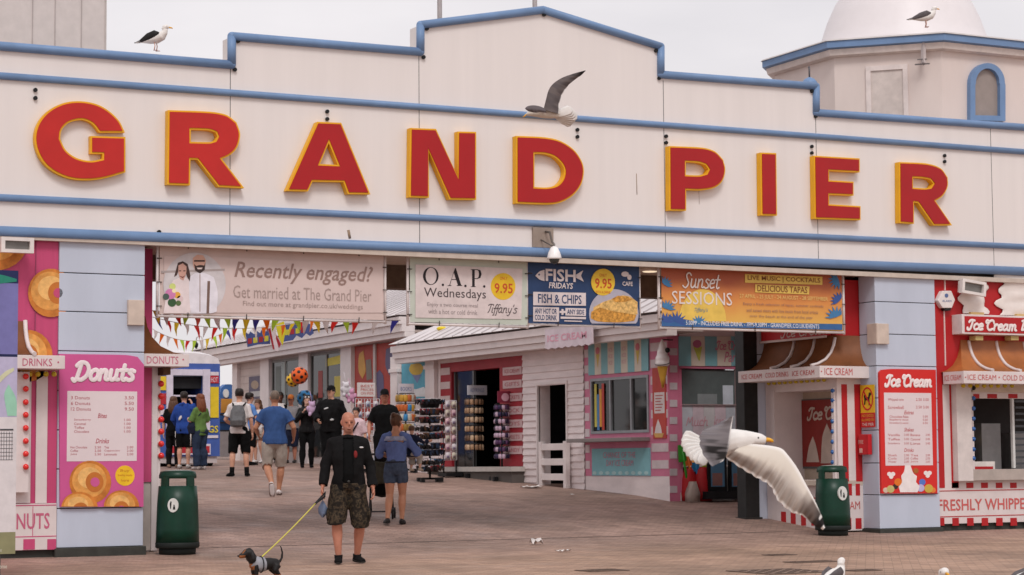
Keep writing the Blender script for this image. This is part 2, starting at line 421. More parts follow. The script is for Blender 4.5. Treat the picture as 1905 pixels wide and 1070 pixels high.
for ch, fm, lab, out, hole in LET:
    dpt = .125 if ch != 'G' else .1
    loops = [smooth_loop([W.px(x, y, dpt) for x, y in out])]
    if area(loops[0]) < 0: loops[0].reverse()
    if hole:
        h = smooth_loop([W.px(x, y, dpt) for x, y in hole])
        if area(h) > 0: h.reverse()
        loops.append(h)
    cx = sum(p[0] for p in loops[0]) / len(loops[0]); bz = min(p[1] for p in loops[0])
    t = thing('sign_letter', lab, 'sign letter', (cx, 0, bz), 'red letters on the cream front')
    e = MB('yellow_edge'); e.prism([inset(L, -.017) for L in loops], W, .004, dpt - .012); e.build('edge_band', t)
    e = MB(fm); e.prism([inset(L, .006) for L in loops], W, dpt - .012, dpt); e.build('face', t)
# ------------------------------------------------------------------ CCTV
t = thing('security_camera', 'white domed security camera on a square plate below the lettering', 'camera', W.pt(*W.px(1012, 443)))
m = MB(C(158, 143, 132, .5, metal=.3)); W.rect(m, 992, 424, 1030, 461, 0, .04); m.build('wall_plate', t, bevel=.006)
p0 = W.pt(*W.px(1012, 432), .05); pc = W.pt(*W.px(1031, 470, .35), .35)
m = MB(C(110, 104, 100, .4, metal=.4)); m.tube([p0, p0 - Vector((0, .12, .02)), pc + Vector((0, .06, .16)), pc + Vector((0, 0, .12)), pc], .016, 8); m.tube([W.pt(*W.px(1004, 447), .04), pc + Vector((0, .05, .10))], .01, 6); m.build('bracket', t)
m = MB(C(238, 236, 236, .3)); m.lathe(pc, [(.02, .09), (.05, .07), (.085, .0), (.105, -.07), (.105, -.09), (.09, -.095)], 20); m.build('housing', t)
m = MB(glass('dome_glass', (40, 48, 50), .05, .85)); m.ell(pc - Vector((0, 0, .095)), .075, .075, .07, 16, 8); m.build('dome', t)
# ------------------------------------------------------------------ columns
def column(name, lab, x0, x1, y0, zt, cuts, depth_, plinth):
    a0 = W.px(x0, 800)[0]; a1 = W.px(x1, 800)[0]; xm = (x0 + x1) / 2
    t = thing(name, lab, 'column', ((a0 + a1) / 2, .2, gz(0)))
    m = MB('dark_joint'); m.box(a0 + .02, .03, .0, a1 - .02, depth_ - .02, 4.05); m.build('core', t)
    zs = [4.055] + [W.px(xm, c)[1] for c in cuts]
    for zt_, zb in zip(zs, zs[1:]):
        m = MB('pale_blue_panel'); m.box(a0, .012, zb + .006, a1, depth_, zt_ - .006); m.build('cladding_panel', t, bevel=.006)
    m = MB('dark_plinth'); m.box(a0 - .03, -.03, -.06, a1 + .03, depth_ + .03, zs[-1]); m.build('plinth', t, bevel=.01)
    return t
column('column', 'pale blue panelled column carrying the pink donut price board', 108, 268, 437, 0, [509.6, 581, 654, 727, 800, 872, 945, 1018], .42, 1040)
column('column', 'pale blue panelled column carrying the red ice cream price board', 1634, 1746, 510, 0, [563, 622.7, 681.6, 741, 800, 861, 920, 983], .42, 1002)
for lab, x0, y0, x1, y1 in [('small beige box fixed high on the column above the donut price board', 239, 558, 269, 605), ('small beige box fixed high on the column above the ice cream price board', 1632, 602, 1654, 640)]:
    m = MB(C(204, 187, 174, .6)); W.rect(m, x0, y0, x1, y1, -.009, .05)
    if x0 > 1000:
        a0, b0, a1, b1 = W.R(x0, y0, x1, y1); m.box(a0 - .045, -.04, b0, a0 + .002, .2, b1)
    solo('wall_box', m, lab, 'box', bevel=.006)
# ------------------------------------------------------------------ script lettering (round brush strokes)
SG = {
 'D': (1.3, [[(.35, 1.5), (.27, .8), (.17, .2), (.0, -.1), (-.18, .08)], [(-.02, 1.3), (.3, 1.6), (.8, 1.5), (1.1, 1.0), (1.0, .4), (.6, .02), (.2, .1)]]),
 'o': (.82, [[(.45, .95), (.15, .8), (.05, .45), (.2, .08), (.5, .05), (.72, .35), (.68, .75), (.45, .95), (.2, .85)]]),
 'n': (.92, [[(.1, .92), (.1, .05)], [(.12, .6), (.35, .92), (.6, .85), (.62, .5), (.64, .12), (.85, .08)]]),
 'u': (.95, [[(.1, .92), (.1, .35), (.25, .05), (.5, .12), (.65, .4)], [(.65, .92), (.66, .15), (.88, .08)]]),
 't': (.66, [[(.3, 1.4), (.25, .3), (.4, .03), (.6, .15)], [(.0, .92), (.6, .95)]]),
 's': (.7, [[(.6, .85), (.3, .95), (.15, .75), (.5, .45), (.55, .15), (.25, .02), (.0, .15)]]),
 'I': (.75, [[(.0, 1.2), (.25, 1.5), (.75, 1.45)], [(.5, 1.45), (.42, .6), (.25, .05), (-.05, .0), (-.1, .3)]]),
 'c': (.7, [[(.65, .75), (.4, .95), (.1, .7), (.08, .3), (.3, .03), (.65, .15)]]),
 'e': (.74, [[(.1, .5), (.6, .6), (.5, .93), (.2, .85), (.06, .45), (.25, .05), (.65, .15)]]),
 'C': (1.08, [[(1.0, 1.15), (.85, 1.5), (.5, 1.5), (.2, 1.1), (.15, .5), (.45, .02), (.95, .2)], [(.2, 1.05), (-.15, 1.2), (-.05, 1.55), (.2, 1.45)]]),
 'r': (.62, [[(.1, .92), (.1, .05)], [(.12, .6), (.35, .95), (.58, .8)]]),
 'a': (.88, [[(.6, .8), (.3, .95), (.05, .45), (.25, .05), (.55, .3)], [(.62, .92), (.62, .2), (.85, .05)]]),
 'm': (1.2, [[(.1, .92), (.1, .05)], [(.12, .6), (.3, .92), (.48, .8), (.5, .05)], [(.5, .6), (.7, .92), (.9, .8), (.92, .15), (1.12, .08)]]),
 'S': (.95, [[(.9, 1.3), (.6, 1.55), (.28, 1.3), (.5, .85), (.7, .45), (.4, .0), (.0, .2)]]),
 'B': (.95, [[(.3, 1.5), (.2, .05)], [(.05, 1.4), (.6, 1.55), (.7, 1.15), (.3, .85), (.8, .7), (.75, .2), (.2, .03)]]),
 'T': (.8, [[(.0, 1.3), (.4, 1.5), (.95, 1.45)], [(.5, 1.45), (.4, .5), (.2, .0)]]),
 'i': (.35, [[(.1, .9), (.1, .15), (.3, .04)], [(.15, 1.25), (.17, 1.32)]]),
 'f': (.45, [[(.6, 1.45), (.4, 1.5), (.25, 1.0), (.2, -.3), (.02, -.4)], [(.0, .8), (.5, .85)]]),
 'y': (.8, [[(.1, .9), (.15, .3), (.4, .15), (.6, .5)], [(.65, .9), (.5, .0), (.25, -.45), (.0, -.3)]]),
 "'": (.3, [[(.15, 1.5), (.08, 1.2)]]),
 'h': (.9, [[(.15, 1.5), (.1, .05)], [(.12, .6), (.35, .92), (.6, .8), (.62, .15), (.8, .05)]]),
 'M': (1.3, [[(.0, .05), (.2, 1.4), (.5, .5), (.85, 1.45), (1.0, .15), (1.2, .05)]]),
 'P': (.9, [[(.3, 1.5), (.15, .0)], [(.0, 1.3), (.6, 1.55), (.8, 1.15), (.3, .75)]]),
 'l': (.4, [[(.25, 1.5), (.1, .3), (.3, .05)]]), ' ': (.42, []),
}
def script(mb, P, txt, x0, y0, x1, y1, c, w=.16, slant=.18):
    pen = 0; S = []
    for ch in txt:
        adv, st = SG[ch]
        for line in st: S.append([(pen + x + y * slant, y) for x, y in line])
        pen += adv
    xs_ = [p[0] for L in S for p in L]; ys_ = [p[1] for L in S for p in L]
    xa, xb, ya, yb = min(xs_), max(xs_), min(ys_), max(ys_)
    a0, b0, a1, b1 = P.R(x0, y0, x1, y1, c); r = w * (b1 - b0) / (yb - ya)
    a0 += r; a1 -= r; b0 += r; b1 -= r
    for k, L in enumerate(S):
        pts = crv([P.pt(a0 + (a1 - a0) * (x - xa) / (xb - xa), b0 + (b1 - b0) * (y - ya) / (yb - ya), c + .0007 * (k % 3)) for x, y in L], 4)
        t0 = (pts[0] - pts[1]).normalized(); t1 = (pts[-1] - pts[-2]).normalized()
        pts = [pts[0] + t0 * r * .9, pts[0] + t0 * r * .55] + pts + [pts[-1] + t1 * r * .55, pts[-1] + t1 * r * .9]
        mb.tube(pts, [r * .4, r * .85] + [r] * (len(pts) - 4) + [r * .85, r * .4], 8, flat=(P.n, .12), side=P.n)
def ell_px(x, y, rx, ry, n=26, a0=0, a1=360):
    return [(x + rx * math.cos(R_(a0 + (a1 - a0) * k / n)), y - ry * math.sin(R_(a0 + (a1 - a0) * k / n))) for k in range(n + (0 if a1 - a0 == 360 else 1))]
mat('donut_print', (206, 126, 54), .45, .2, 9)
mat('donut_light', (224, 158, 82), .45, .18, 10); mat('donut_sugar', (236, 184, 112), .5, .14, 16)
def donut(mb, P, x, y, rx, ry, c, hx=0, hy=0, hole=.27, clip=None, back='x'):
    def lay(pts, cc):
        if clip is not None: pts = [(a, min(b, clip)) for a, b in pts]
        if max(p[1] for p in pts) - min(p[1] for p in pts) < 1: return
        Q = []
        for p in pts:
            if not Q or abs(p[0] - Q[-1][0]) + abs(p[1] - Q[-1][1]) > .4: Q.append(p)
        P.poly(mb, Q, cc - .0015, cc)
    mb.mat('donut_print'); lay(ell_px(x, y, rx, ry), c)
    mb.mat('donut_light'); lay(ell_px(x - rx * .05, y - ry * .08, rx * .82, ry * .8), c + .002)
    mb.mat('donut_sugar'); lay(ell_px(x - rx * .1 + hx * .3, y - ry * .2, rx * .56, ry * .5), c + .003)
    mb.mat(C(196, 116, 50, .5)); lay(ell_px(x + hx, y + hy, rx * (hole + .16), ry * (hole + .2)), c + .004)
    mb.mat(back); lay(ell_px(x + hx * 1.1, y + hy * 1.2, rx * hole * .8, ry * hole * .8), c + .006)
mat('donut_pink', (203, 90, 146), .45, .04, 2)
mat('menu_white', (222, 208, 210), .5, .03, 2)
# ------------------------------------------------------------------ donut price board
t = thing('price_board', 'tall pink donut price board with three printed donuts', 'menu board', W.pt(*W.px(190, 943)))
m = MB('donut_pink'); W.poly(m, smooth_loop([(110, 658.5), (232, 660.5), (256, 664), (268, 679), (267, 943), (112, 943)], 25), -.01, .03); m.build('panel', t)
m = MB(C(236, 222, 224, .5)); script(m, W, 'Donuts', 131, 671, 254, 714, .034, .17); m.build('lettering', t)
s = MB('menu_white'); W.rect(s, 124.7, 728, 254.8, 858, .03, .033); sh = s.build('price_sheet', t)
m = MB(C(176, 70, 84, .6))
for i, (a, b) in enumerate([('3 Donuts', '3.50'), ('6 Donuts', '5.50'), ('12 Donuts', '9.50')]):
    y = 737 + i * 10.5; W.text(m, a, 132, y, 167 + i, y + 6, .0345); W.text(m, b, 232, y, 249, y + 6, .0345)
W.text(m, 'Bites', 182, 769, 199, 778, .0345, shear=.3, bold=.01); W.text(m, 'Drinks', 178, 816, 203, 825, .0345, shear=.3, bold=.01)
for i, a in enumerate(['Strawberry', 'Caramel', 'Toffee', 'Chocolate']):
    y = 779 + i * 7.2; W.text(m, a, 138, y, 138 + 3.1 * len(a), y + 4.6, .0345); W.text(m, '1.00', 231, y, 243, y + 4.3, .0345)
for i, (a, b) in enumerate([('Hot Chocolate', 'Tea'), ('Coffee', 'Cappuccino'), ('Juice', 'Lemonade')]):
    y = 830 + i * 6.5; W.text(m, a, 131, y, 131 + 2.4 * len(a), y + 4.4, .0345); W.text(m, '2.50', 176, y, 188, y + 4.2, .0345)
    W.text(m, b, 194, y, 194 + 2.9 * len(b), y + 4.4, .0345); W.text(m, '2.00', 236, y, 248, y + 4.2, .0345)
m.build('price_lettering', t)
for x, y, rx, ry, hx, hy, c in [(168, 897, 39, 40, 8, 0, .034), (148, 945, 34, 30, 2, 4, .044), (226, 943, 33, 31, 0, 4, .044)]:
    m = MB(); donut(m, W, x, y, rx, ry, c, hx, hy, .27, 942.5, 'donut_pink'); m.build('donut_picture', t)
m = MB(C(236, 190, 40, .5)); W.disc(m, 232.5, 885, 18, 19, .03, .034); b = m.build('badge', t)
m = MB(C(200, 120, 40, .6)); W.text(m, 'Buy', 224, 873, 241, 879, .0355); W.text(m, 'freshly made', 219, 882, 246, 887, .0355); W.text(m, 'here', 225, 891, 240, 896, .0355); m.build('badge_lettering', t)
# ------------------------------------------------------------------ ice cream price board
t = thing('price_board', 'tall red ice cream price board with a whipped cone picture', 'menu board', W.pt(*W.px(1690, 918)))
mat('sign_red', (208, 44, 40), .45, .05, 2)
m = MB('sign_red'); W.poly(m, smooth_loop([(1636, 693), (1641, 688), (1660, 686.5), (1741, 688), (1744, 918), (1640, 918)], 25), -.01, .03); m.build('panel', t)
m = MB(C(238, 224, 222, .5)); script(m, W, 'Ice Cream', 1645, 696, 1734, 722, .034, .16); m.build('lettering', t)
m = MB('menu_white'); W.rect(m, 1646, 731, 1734, 866, .03, .033); m.build('price_sheet', t)
m = MB(C(186, 74, 78, .6))
W.text(m, 'Whipped cone', 1652, 741, 1681, 747, .0345); W.text(m, '2.50 3.00', 1704, 741, 1728, 746, .0345); W.text(m, 'Screwball', 1652, 755, 1681, 761, .0345); W.text(m, '2.50 3.00', 1704, 755, 1728, 760, .0345)
for s_, y in [('Extras', 764), ('Shakes', 796), ('Drinks', 834)]: W.text(m, s_, 1682, y, 1700, y + 7, .0345, shear=.3, bold=.01)
for i, a in enumerate(['Chocolate flake', 'Raspberry sauce', 'Strawberry sauce']): W.text(m, a, 1655, 773 + i * 6, 1690, 777.5 + i * 6, .0345); W.text(m, '0.50', 1717, 773 + i * 6, 1726, 777 + i * 6, .0345)
for i, (a, b) in enumerate([('Vanilla', 'Banana'), ('Toffee', 'Caramel'), ('Strawberry', 'Lime')]):
    y = 807 + i * 8; W.text(m, a, 1652, y, 1674, y + 4.5, .0345); W.text(m, '3.00', 1682, y, 1691, y + 4, .0345); W.text(m, b, 1694, y, 1712, y + 4.5, .0345); W.text(m, '3.00', 1722, y, 1730, y + 4, .0345)
for i, (a, b) in enumerate([('Slush', 'Tea'), ('Cola', 'Coffee'), ('Water', 'Juice')]):
    y = 845 + i * 6; W.text(m, a, 1652, y, 1668, y + 4, .0345); W.text(m, '2.00', 1682, y, 1691, y + 4, .0345); W.text(m, b, 1694, y, 1708, y + 4, .0345); W.text(m, '2.00', 1722, y, 1730, y + 4, .0345)
m.build('price_lettering', t)
m = MB(C(236, 226, 224, .5))
W.poly(m, smooth_loop([(1684, 866), (1694, 866), (1699, 880), (1706, 886), (1704, 897), (1711, 905), (1707, 916), (1675, 916), (1672, 906), (1678, 897), (1677, 886), (1682, 878)], 40), .03, .036); m.build('cone_picture', t)
for x, y, r, c in [(1657, 910, 7, (196, 186, 120)), (1671, 897, 7, (226, 120, 40)), (1666, 905, 5, (60, 44, 40)), (1716, 897, 6, (90, 120, 200)), (1713, 908, 7, (190, 180, 214)), (1728, 909, 8, (208, 176, 74)), (1704, 876, 5, (170, 100, 50)), (1648, 912, 5, (214, 190, 170)), (1736, 912, 5, (226, 130, 60))]:
    m = MB(C(*c, .5)); W.disc(m, x, y, r, r, .03, .0335 + .0004 * (x % 7), 14); m.build('sweet_picture', t)
for x, y in [(1658, 884), (1726, 882)]:
    m = MB(C(238, 226, 224, .5)); W.disc(m, x - 3.5, y - 2, 4, 4, .03, .034, 12); W.disc(m, x + 3.5, y - 2, 4, 4, .03, .0345, 12); W.disc(m, x, y + 3, 4, 4, .03, .035, 12); m.build('emblem', t)
# ================================================================== banners under the gutter
B = FY(.15)
def frame(t, x0, y0, x1, y1, hooks, r=.02):
    a0, b0, a1, b1 = B.R(x0, y0, x1, y1)
    m = MB('white_paint'); c = -.03
    for a in (a0, a1): m.tube([B.pt(a, b0 - .03, c), B.pt(a, b1 + .02, c)], r, 8)
    for b in (b0, b1): m.tube([B.pt(a0, b, c), B.pt(a1, b, c)], r, 8)
    m.build('frame', t)
    m = MB(C(70, 62, 58, .6))
    for k in range(hooks):
        a = a0 + (a1 - a0) * (k + .5) / hooks
        for b, s in ((b1, -1), (b0, 1)): m.tube([B.pt(a, b + .02 * s * -1, .0), B.pt(a, b + .05 * s, .012)], .007, 5)
    for k in range(3):
        b = b0 + (b1 - b0) * (k + .4) / 3
        for a, s in ((a0, 1), (a1, -1)): m.tube([B.pt(a - .02 * s, b, .0), B.pt(a + .05 * s, b, .012)], .007, 5)
    m.build('lacing', t)
def sheet(name_mat, x0, y0, x1, y1, t, sag=.012):
    """slightly rippled cloth"""
    a0, b0, a1, b1 = B.R(x0, y0, x1, y1); m = MB(name_mat); nx = 40; rows = []
    for j in range(7):
        rows.append([B.pt(a0 + (a1 - a0) * i / nx, b0 + (b1 - b0) * j / 6, -.006) for i in range(nx + 1)])
    m.loft(rows, True, False, False); return m.build('cloth', t)
# --- wedding banner
t = thing('banner', 'beige wedding banner with a printed bride and groom', 'banner', B.pt(*B.px(506, 592)), 'banners hung under the gutter')
mat('banner_beige', (206, 186, 180), .6, .04, 3); mat('banner_rose', (209, 189, 184), .6, .03, 3)
sheet('banner_beige', 297, 467, 714, 590, t); frame(t, 294, 463, 718, 593, 4)
m = MB('banner_rose'); B.poly(m, smooth_loop([(305, 476), (400, 478), (424, 479), (712, 492), (712, 582), (306, 582)], 20), -.004, .002)
m.build('printed_panel', t)
m = MB(C(206, 200, 202, .6)); arc = [p for p in ell_px(362, 530, 58, 60, 40)]
arc = [(max(x, 299), min(max(y, 466), 584)) for x, y in arc]; B.poly(m, arc, .0, .004); m.build('photo_print', t)
def pr(col, pts, c, name='printed_figure', loop=30):
    m = MB(C(*col, .6)); B.poly(m, smooth_loop(pts, loop), c - .001, c); return m.build(name, t)
pr((172, 160, 158), [(300, 504), (418, 500), (418, 504), (300, 508)], .0055, 'photo_print')
pr((228, 214, 214), [(322, 522), (340, 514), (352, 520), (357, 545), (354, 583), (304, 583), (310, 550)], .007)
pr((74, 54, 50), [(331, 489), (340, 486), (349, 491), (354, 512), (353, 524), (347, 512), (345, 500), (335, 496), (329, 512), (324, 515)], .008)
pr((202, 158, 144), [(332, 494), (340, 490), (347, 496), (346, 510), (341, 522), (335, 519), (332, 508)], .0085)
pr((226, 222, 230), [(352, 516), (363, 508), (380, 508), (398, 516), (405, 545), (403, 580), (392, 583), (355, 582), (352, 550)], .0075)
pr((120, 96, 88), [(386, 523), (391, 523), (389, 583), (384, 583)], .0085)
pr((212, 168, 150), [(359, 480), (367, 474), (378, 475), (383, 484), (381, 500), (372, 508), (363, 503), (359, 492)], .0085)
pr((62, 48, 46), [(361, 491), (365, 495), (372, 493), (380, 494), (382, 489), (381, 502), (372, 509), (363, 503)], .0092)
pr((64, 50, 46), [(361, 484), (381, 484), (381, 487), (361, 487)], .0092)
pr((120, 70, 66), [(333, 513), (340, 515), (345, 512), (340, 518)], .0092); pr((90, 66, 60), [(333, 503), (337, 503), (337, 505), (333, 505)], .0092); pr((90, 66, 60), [(341, 503), (345, 503), (345, 505), (341, 505)], .0092)
pr((226, 206, 200), [(366, 498), (377, 498), (375, 501), (368, 501)], .0098); pr((176, 160, 160), [(371, 510), (373, 510), (373, 580), (371, 580)], .0086)
for x, y, r, c in [(317, 547, 10, (208, 130, 178)), (330, 549, 6, (226, 170, 70)), (321, 533, 6, (206, 216, 130)), (309, 552, 6, (80, 96, 88)), (335, 556, 6, (220, 196, 196)), (320, 563, 8, (60, 92, 60)), (332, 564, 5, (90, 112, 70)), (324, 541, 4, (236, 226, 180))]:
    m = MB(C(*c, .6)); B.disc(m, x, y, r, r, .008, .0095 + .0003 * (x % 5), 12); m.build('printed_flower', t)
m = MB(C(150, 124, 116, .6)); B.text(m, 'Recently engaged?', 436, 491, 694, 529, .006, shear=.28, bold=.012); m.build('lettering', t)
m = MB(C(168, 148, 142, .6)); B.text(m, 'Get married at The Grand Pier', 434, 535, 691, 558, .006); B.text(m, 'Find out more at grandpier.co.uk/weddings', 452, 563, 675, 575, .006); m.build('lettering', t)
# --- pensioner lunch banner
t = thing('banner', 'pale green bordered lunch banner reading O.A.P. Wednesdays', 'banner', B.pt(*B.px(872, 602)), 'banners hung under the gutter')
mat('banner_green', (190, 196, 184), .6, .05, 3); sheet('banner_green', 763, 483, 981, 602, t)
frame(t, 760, 480, 982, 605, 2)
m = MB(C(216, 202, 200, .6)); B.poly(m, [(773, 492), (972, 500), (970, 594), (773, 591)], .0, .003); m.build('printed_panel', t)
m = MB(C(38, 32, 36, .6))
def didone(ch, x0, y0, x1, y1):
    w, h = x1 - x0, y1 - y0; f = lambda P: [B.px(x0 + w * x, y0 + h * y, .006) for x, y in P]
    if ch == 'O':
        o = [(.5 + .5 * math.cos(a), .5 + .5 * math.sin(a)) for a in [2 * math.pi * k / 28 for k in range(28)]]
        i = [(.52 + .35 * math.cos(a), .5 + .47 * math.sin(a)) for a in [2 * math.pi * k / 28 for k in range(28)]]
        L = [f(o), f(i)[::-1]]
    elif ch == 'A':
        L = [f([(.5, 0), (.56, 0), (.93, .96), (1, .97), (1, 1), (.62, 1), (.62, .97), (.7, .96), (.58, .66), (.26, .66), (.16, .96), (.26, .97), (.26, 1), (0, 1), (0, .97), (.11, .96)]), f([(.27, .62), (.56, .62), (.42, .24)])]
    else:
        L = [f([(0, 0), (.6, 0), (.9, .06), (1, .27), (.9, .48), (.6, .55), (.36, .55), (.36, .97), (.46, .97), (.46, 1), (0, 1), (0, .97), (.12, .97), (.12, .03), (0, .03)]), f([(.36, .04), (.58, .04), (.72, .1), (.76, .27), (.72, .44), (.58, .51), (.36, .51)])]
    m.prism(L, B, .004, .006)
didone('O', 787, 497, 816, 530); didone('A', 833, 499, 860, 532); didone('P', 876, 501, 896, 534)
for x, y in [(824, 530), (866, 532), (901, 533)]: B.disc(m, x, y, 2.2, 2.4, .003, .006, 10)
m.build('lettering', t)
m = MB(C(74, 64, 66, .6)); B.text(m, 'Wednesdays', 789, 537, 904, 559, .006); m.build('lettering', t)
m = MB(C(150, 136, 136, .6)); B.text(m, 'Enjoy a two course meal', 795, 564, 889, 573, .006); B.text(m, 'with a hot or cold drink', 797, 576, 888, 585, .006); m.build('lettering', t)
m = MB(C(96, 86, 88, .6)); script(m, B, "Tiffany's", 907, 566, 963, 588, .006, .07, .25); m.build('lettering', t)
m = MB(C(226, 186, 44, .5)); B.disc(m, 936, 533, 23, 25, .0, .006, 28); m.build('price_badge', t)
m = MB(C(196, 84, 44, .6)); B.text(m, '9.95', 920, 527, 954, 546, .008, bold=.02); B.text(m, 'ONLY', 930, 515, 944, 521, .008); m.build('badge_lettering', t)
# --- fish banner
t = thing('banner', 'navy fish and chips banner with a plate picture', 'banner', B.pt(*B.px(1086, 604)), 'banners hung under the gutter')
mat('banner_navy', (44, 66, 104), .55, .08, 3); sheet('banner_navy', 983, 492, 1190, 604, t)
frame(t, 984.5, 489, 1192, 606, 2, .014)
wf = C(216, 204, 204, .6)
m = MB(wf); B.text(m, 'FISH', 1015, 501, 1071, 524, .006, bold=.025)
B.poly(m, smooth_loop([(996, 513), (1004, 505), (1013, 502), (1013, 523), (1004, 520)], 40), .0, .0065)
B.poly(m, [(1072, 511), (1085, 503), (1081, 513), (1086, 524), (1072, 517)], .0, .0065)
B.text(m, 'FRIDAYS', 1021, 526, 1066, 537, .006, shear=.15, bold=.02); m.build('lettering', t)
m = MB('banner_navy'); B.disc(m, 1003, 511, 1.6, 1.8, .006, .0075, 10); m.build('emblem', t)
m = MB(wf); B.poly(m, [(992, 543), (1090, 545), (1090, 569), (992, 568)], .0, .004); B.poly(m, [(992, 571), (1040, 572), (1040, 599), (992, 598)], .0, .004); B.poly(m, [(1052, 573), (1090, 574), (1090, 588), (1052, 587)], .0, .004)
B.poly(m, [(1043, 589), (1090, 590), (1090, 594), (1043, 593)], .0, .004); B.poly(m, [(1050, 596), (1083, 597), (1083, 599), (1050, 598)], .0, .004)
B.poly(m, [(1044.6, 575), (1048.4, 575), (1048.4, 586), (1044.6, 586)], .0, .004); B.poly(m, [(1041, 578.5), (1052, 578.5), (1052, 582.5), (1041, 582.5)], .0, .0046); m.build('text_panel', t)
m = MB('banner_navy'); B.text(m, 'FISH & CHIPS', 1001, 548, 1082, 565, .006, bold=.015); B.text(m, 'ANY HOT OR', 995, 574, 1036, 584, .006, bold=.02); B.text(m, 'COLD DRINK', 995, 586, 1036, 596, .006, bold=.02); B.text(m, 'ANY SIDE', 1055, 576, 1087, 585, .006, bold=.02); m.build('lettering', t)
m = MB(C(228, 190, 60, .5)); B.disc(m, 1122, 525, 22, 25, .0, .008, 28); m.build('price_badge', t)
m = MB(C(196, 84, 44, .6)); B.text(m, '9.95', 1107, 518, 1138, 537, .01, bold=.02); B.text(m, 'ONLY', 1115, 509, 1129, 515, .01); B.text(m, 'WITH A DRINK', 1108, 541, 1136, 546, .01); m.build('badge_lettering', t)
m = MB(C(176, 172, 184, .6)); pl = [(min(x, 1188), min(y, 602)) for x, y in ell_px(1142, 584, 46, 46, 40)]; pl = [p for i, p in enumerate(pl) if i == 0 or abs(p[0] - pl[i - 1][0]) + abs(p[1] - pl[i - 1][1]) > .5]
B.poly(m, pl, .0, .005); m.build('plate_picture', t)
mat('batter_print', (206, 148, 66), .55, .4, 22); mat('chips_print', (222, 180, 110), .55, .3, 26)
m = MB('chips_print'); B.poly(m, smooth_loop([(1104, 572), (1122, 562), (1140, 556), (1156, 550), (1172, 552), (1186, 562), (1186, 585), (1140, 588), (1104, 588)], 30), .005, .007); m.build('food_picture', t)
m = MB('batter_print'); B.poly(m, smooth_loop([(1100, 580), (1116, 572), (1136, 578), (1160, 582), (1184, 586), (1180, 597), (1150, 600), (1112, 598), (1099, 592)], 30), .007, .009)
B.poly(m, smooth_loop([(1138, 556), (1150, 550), (1168, 552), (1176, 558), (1160, 562), (1144, 562)], 30), .007, .0085); m.build('food_picture', t)
m = MB(wf); B.disc(m, 1163, 510, 7, 5, .0, .006, 12); B.disc(m, 1171, 516, 4, 5, .0, .0064, 12); B.text(m, 'CAFE', 1158, 524, 1177, 532, .006, bold=.02); m.build('emblem', t)
# --- sunset banner
t = thing('banner', 'orange sunset banner with a yellow sun and blue leaves', 'banner', B.pt(*B.px(1400, 611)), 'banners hung under the gutter')
m = bpy.data.materials.new('sunset_print'); m.use_nodes = True; MATS['sunset_print'] = m
nt = m.node_tree; bs = nt.nodes['Principled BSDF']; bs.inputs['Roughness'].default_value = .6
gn = nt.nodes.new('ShaderNodeNewGeometry'); sp = nt.nodes.new('ShaderNodeSeparateXYZ'); nt.links.new(gn.outputs['Position'], sp.inputs[0])
nz = nt.nodes.new('ShaderNodeTexNoise'); nz.inputs['Scale'].default_value = 2.2; nt.links.new(gn.outputs['Position'], nz.inputs['Vector'])
ma = nt.nodes.new('ShaderNodeMapRange'); ma.inputs['From Min'].default_value = 3.17; ma.inputs['From Max'].default_value = 4.06; nt.links.new(sp.outputs['Z'], ma.inputs['Value'])
ad = nt.nodes.new('ShaderNodeMath'); ad.operation = 'MULTIPLY_ADD'; nt.links.new(nz.outputs['Fac'], ad.inputs[0]); ad.inputs[1].default_value = .35; nt.links.new(ma.outputs[0], ad.inputs[2])
cr = nt.nodes.new('ShaderNodeValToRGB'); nt.links.new(ad.outputs[0], cr.inputs['Fac'])
cr.color_ramp.elements[0].position = .2; cr.color_ramp.elements[0].color = (*lin((224, 178, 84)), 1); cr.color_ramp.elements[1].position = 1.12; cr.color_ramp.elements[1].color = (*lin((168, 84, 52)), 1)
e = cr.color_ramp.elements.new(.62); e.color = (*lin((214, 140, 70)), 1)
nt.links.new(cr.outputs[0], bs.inputs['Base Color'])
sheet('sunset_print', 1231, 503, 1567, 611, t); frame(t, 1227.5, 499, 1571, 614, 3, .022)
m = MB(C(228, 192, 92, .6)); B.poly(m, [p for p in ell_px(1307, 598, 44, 60, 30, 0, 180)], .0, .003); m.build('sun_print', t)
m = MB(C(58, 100, 152, .6)); B.poly(m, smooth_loop([(1231, 590), (1262, 592), (1290, 597), (1330, 601), (1440, 601), (1567, 603), (1567, 614), (1231, 607)], 20), .0, .004); m.build('sea_print', t)
for cx, cy, L, an0 in [(1258, 600, 22, 60), (1300, 602, 16, 90), (1240, 575, 18, 70), (1236, 530, 16, 60), (1556, 590, 22, 110), (1562, 560, 18, 130), (1560, 520, 20, 200), (1238, 600, 20, 80)]:
    m = MB(C(62, 88, 150, .6) if cx % 4 else C(70, 124, 170, .6))
    for k in range(-3, 4):
        a = R_(an0 + k * 24); ex, ey = cx + L * math.cos(a), cy - L * math.sin(a); nx_, ny_ = -math.sin(a) * 2.4, -math.cos(a) * 2.4
        P_ = [(cx, cy), (cx + (ex - cx) * .5 + nx_, cy + (ey - cy) * .5 + ny_), (ex, ey), (cx + (ex - cx) * .5 - nx_, cy + (ey - cy) * .5 - ny_)]
        B.poly(m, [(min(max(x, 1232), 1566), min(max(y, 503), 610)) for x, y in P_], .004, .0055 + .0003 * k)
    m.build('leaf_print', t)
m = MB(C(226, 214, 208, .6)); script(m, B, 'Sunset', 1269, 507, 1341, 538, .007, .075, .22); B.text(m, 'SESSIONS', 1250, 543, 1362, 567, .0075); m.build('lettering', t)
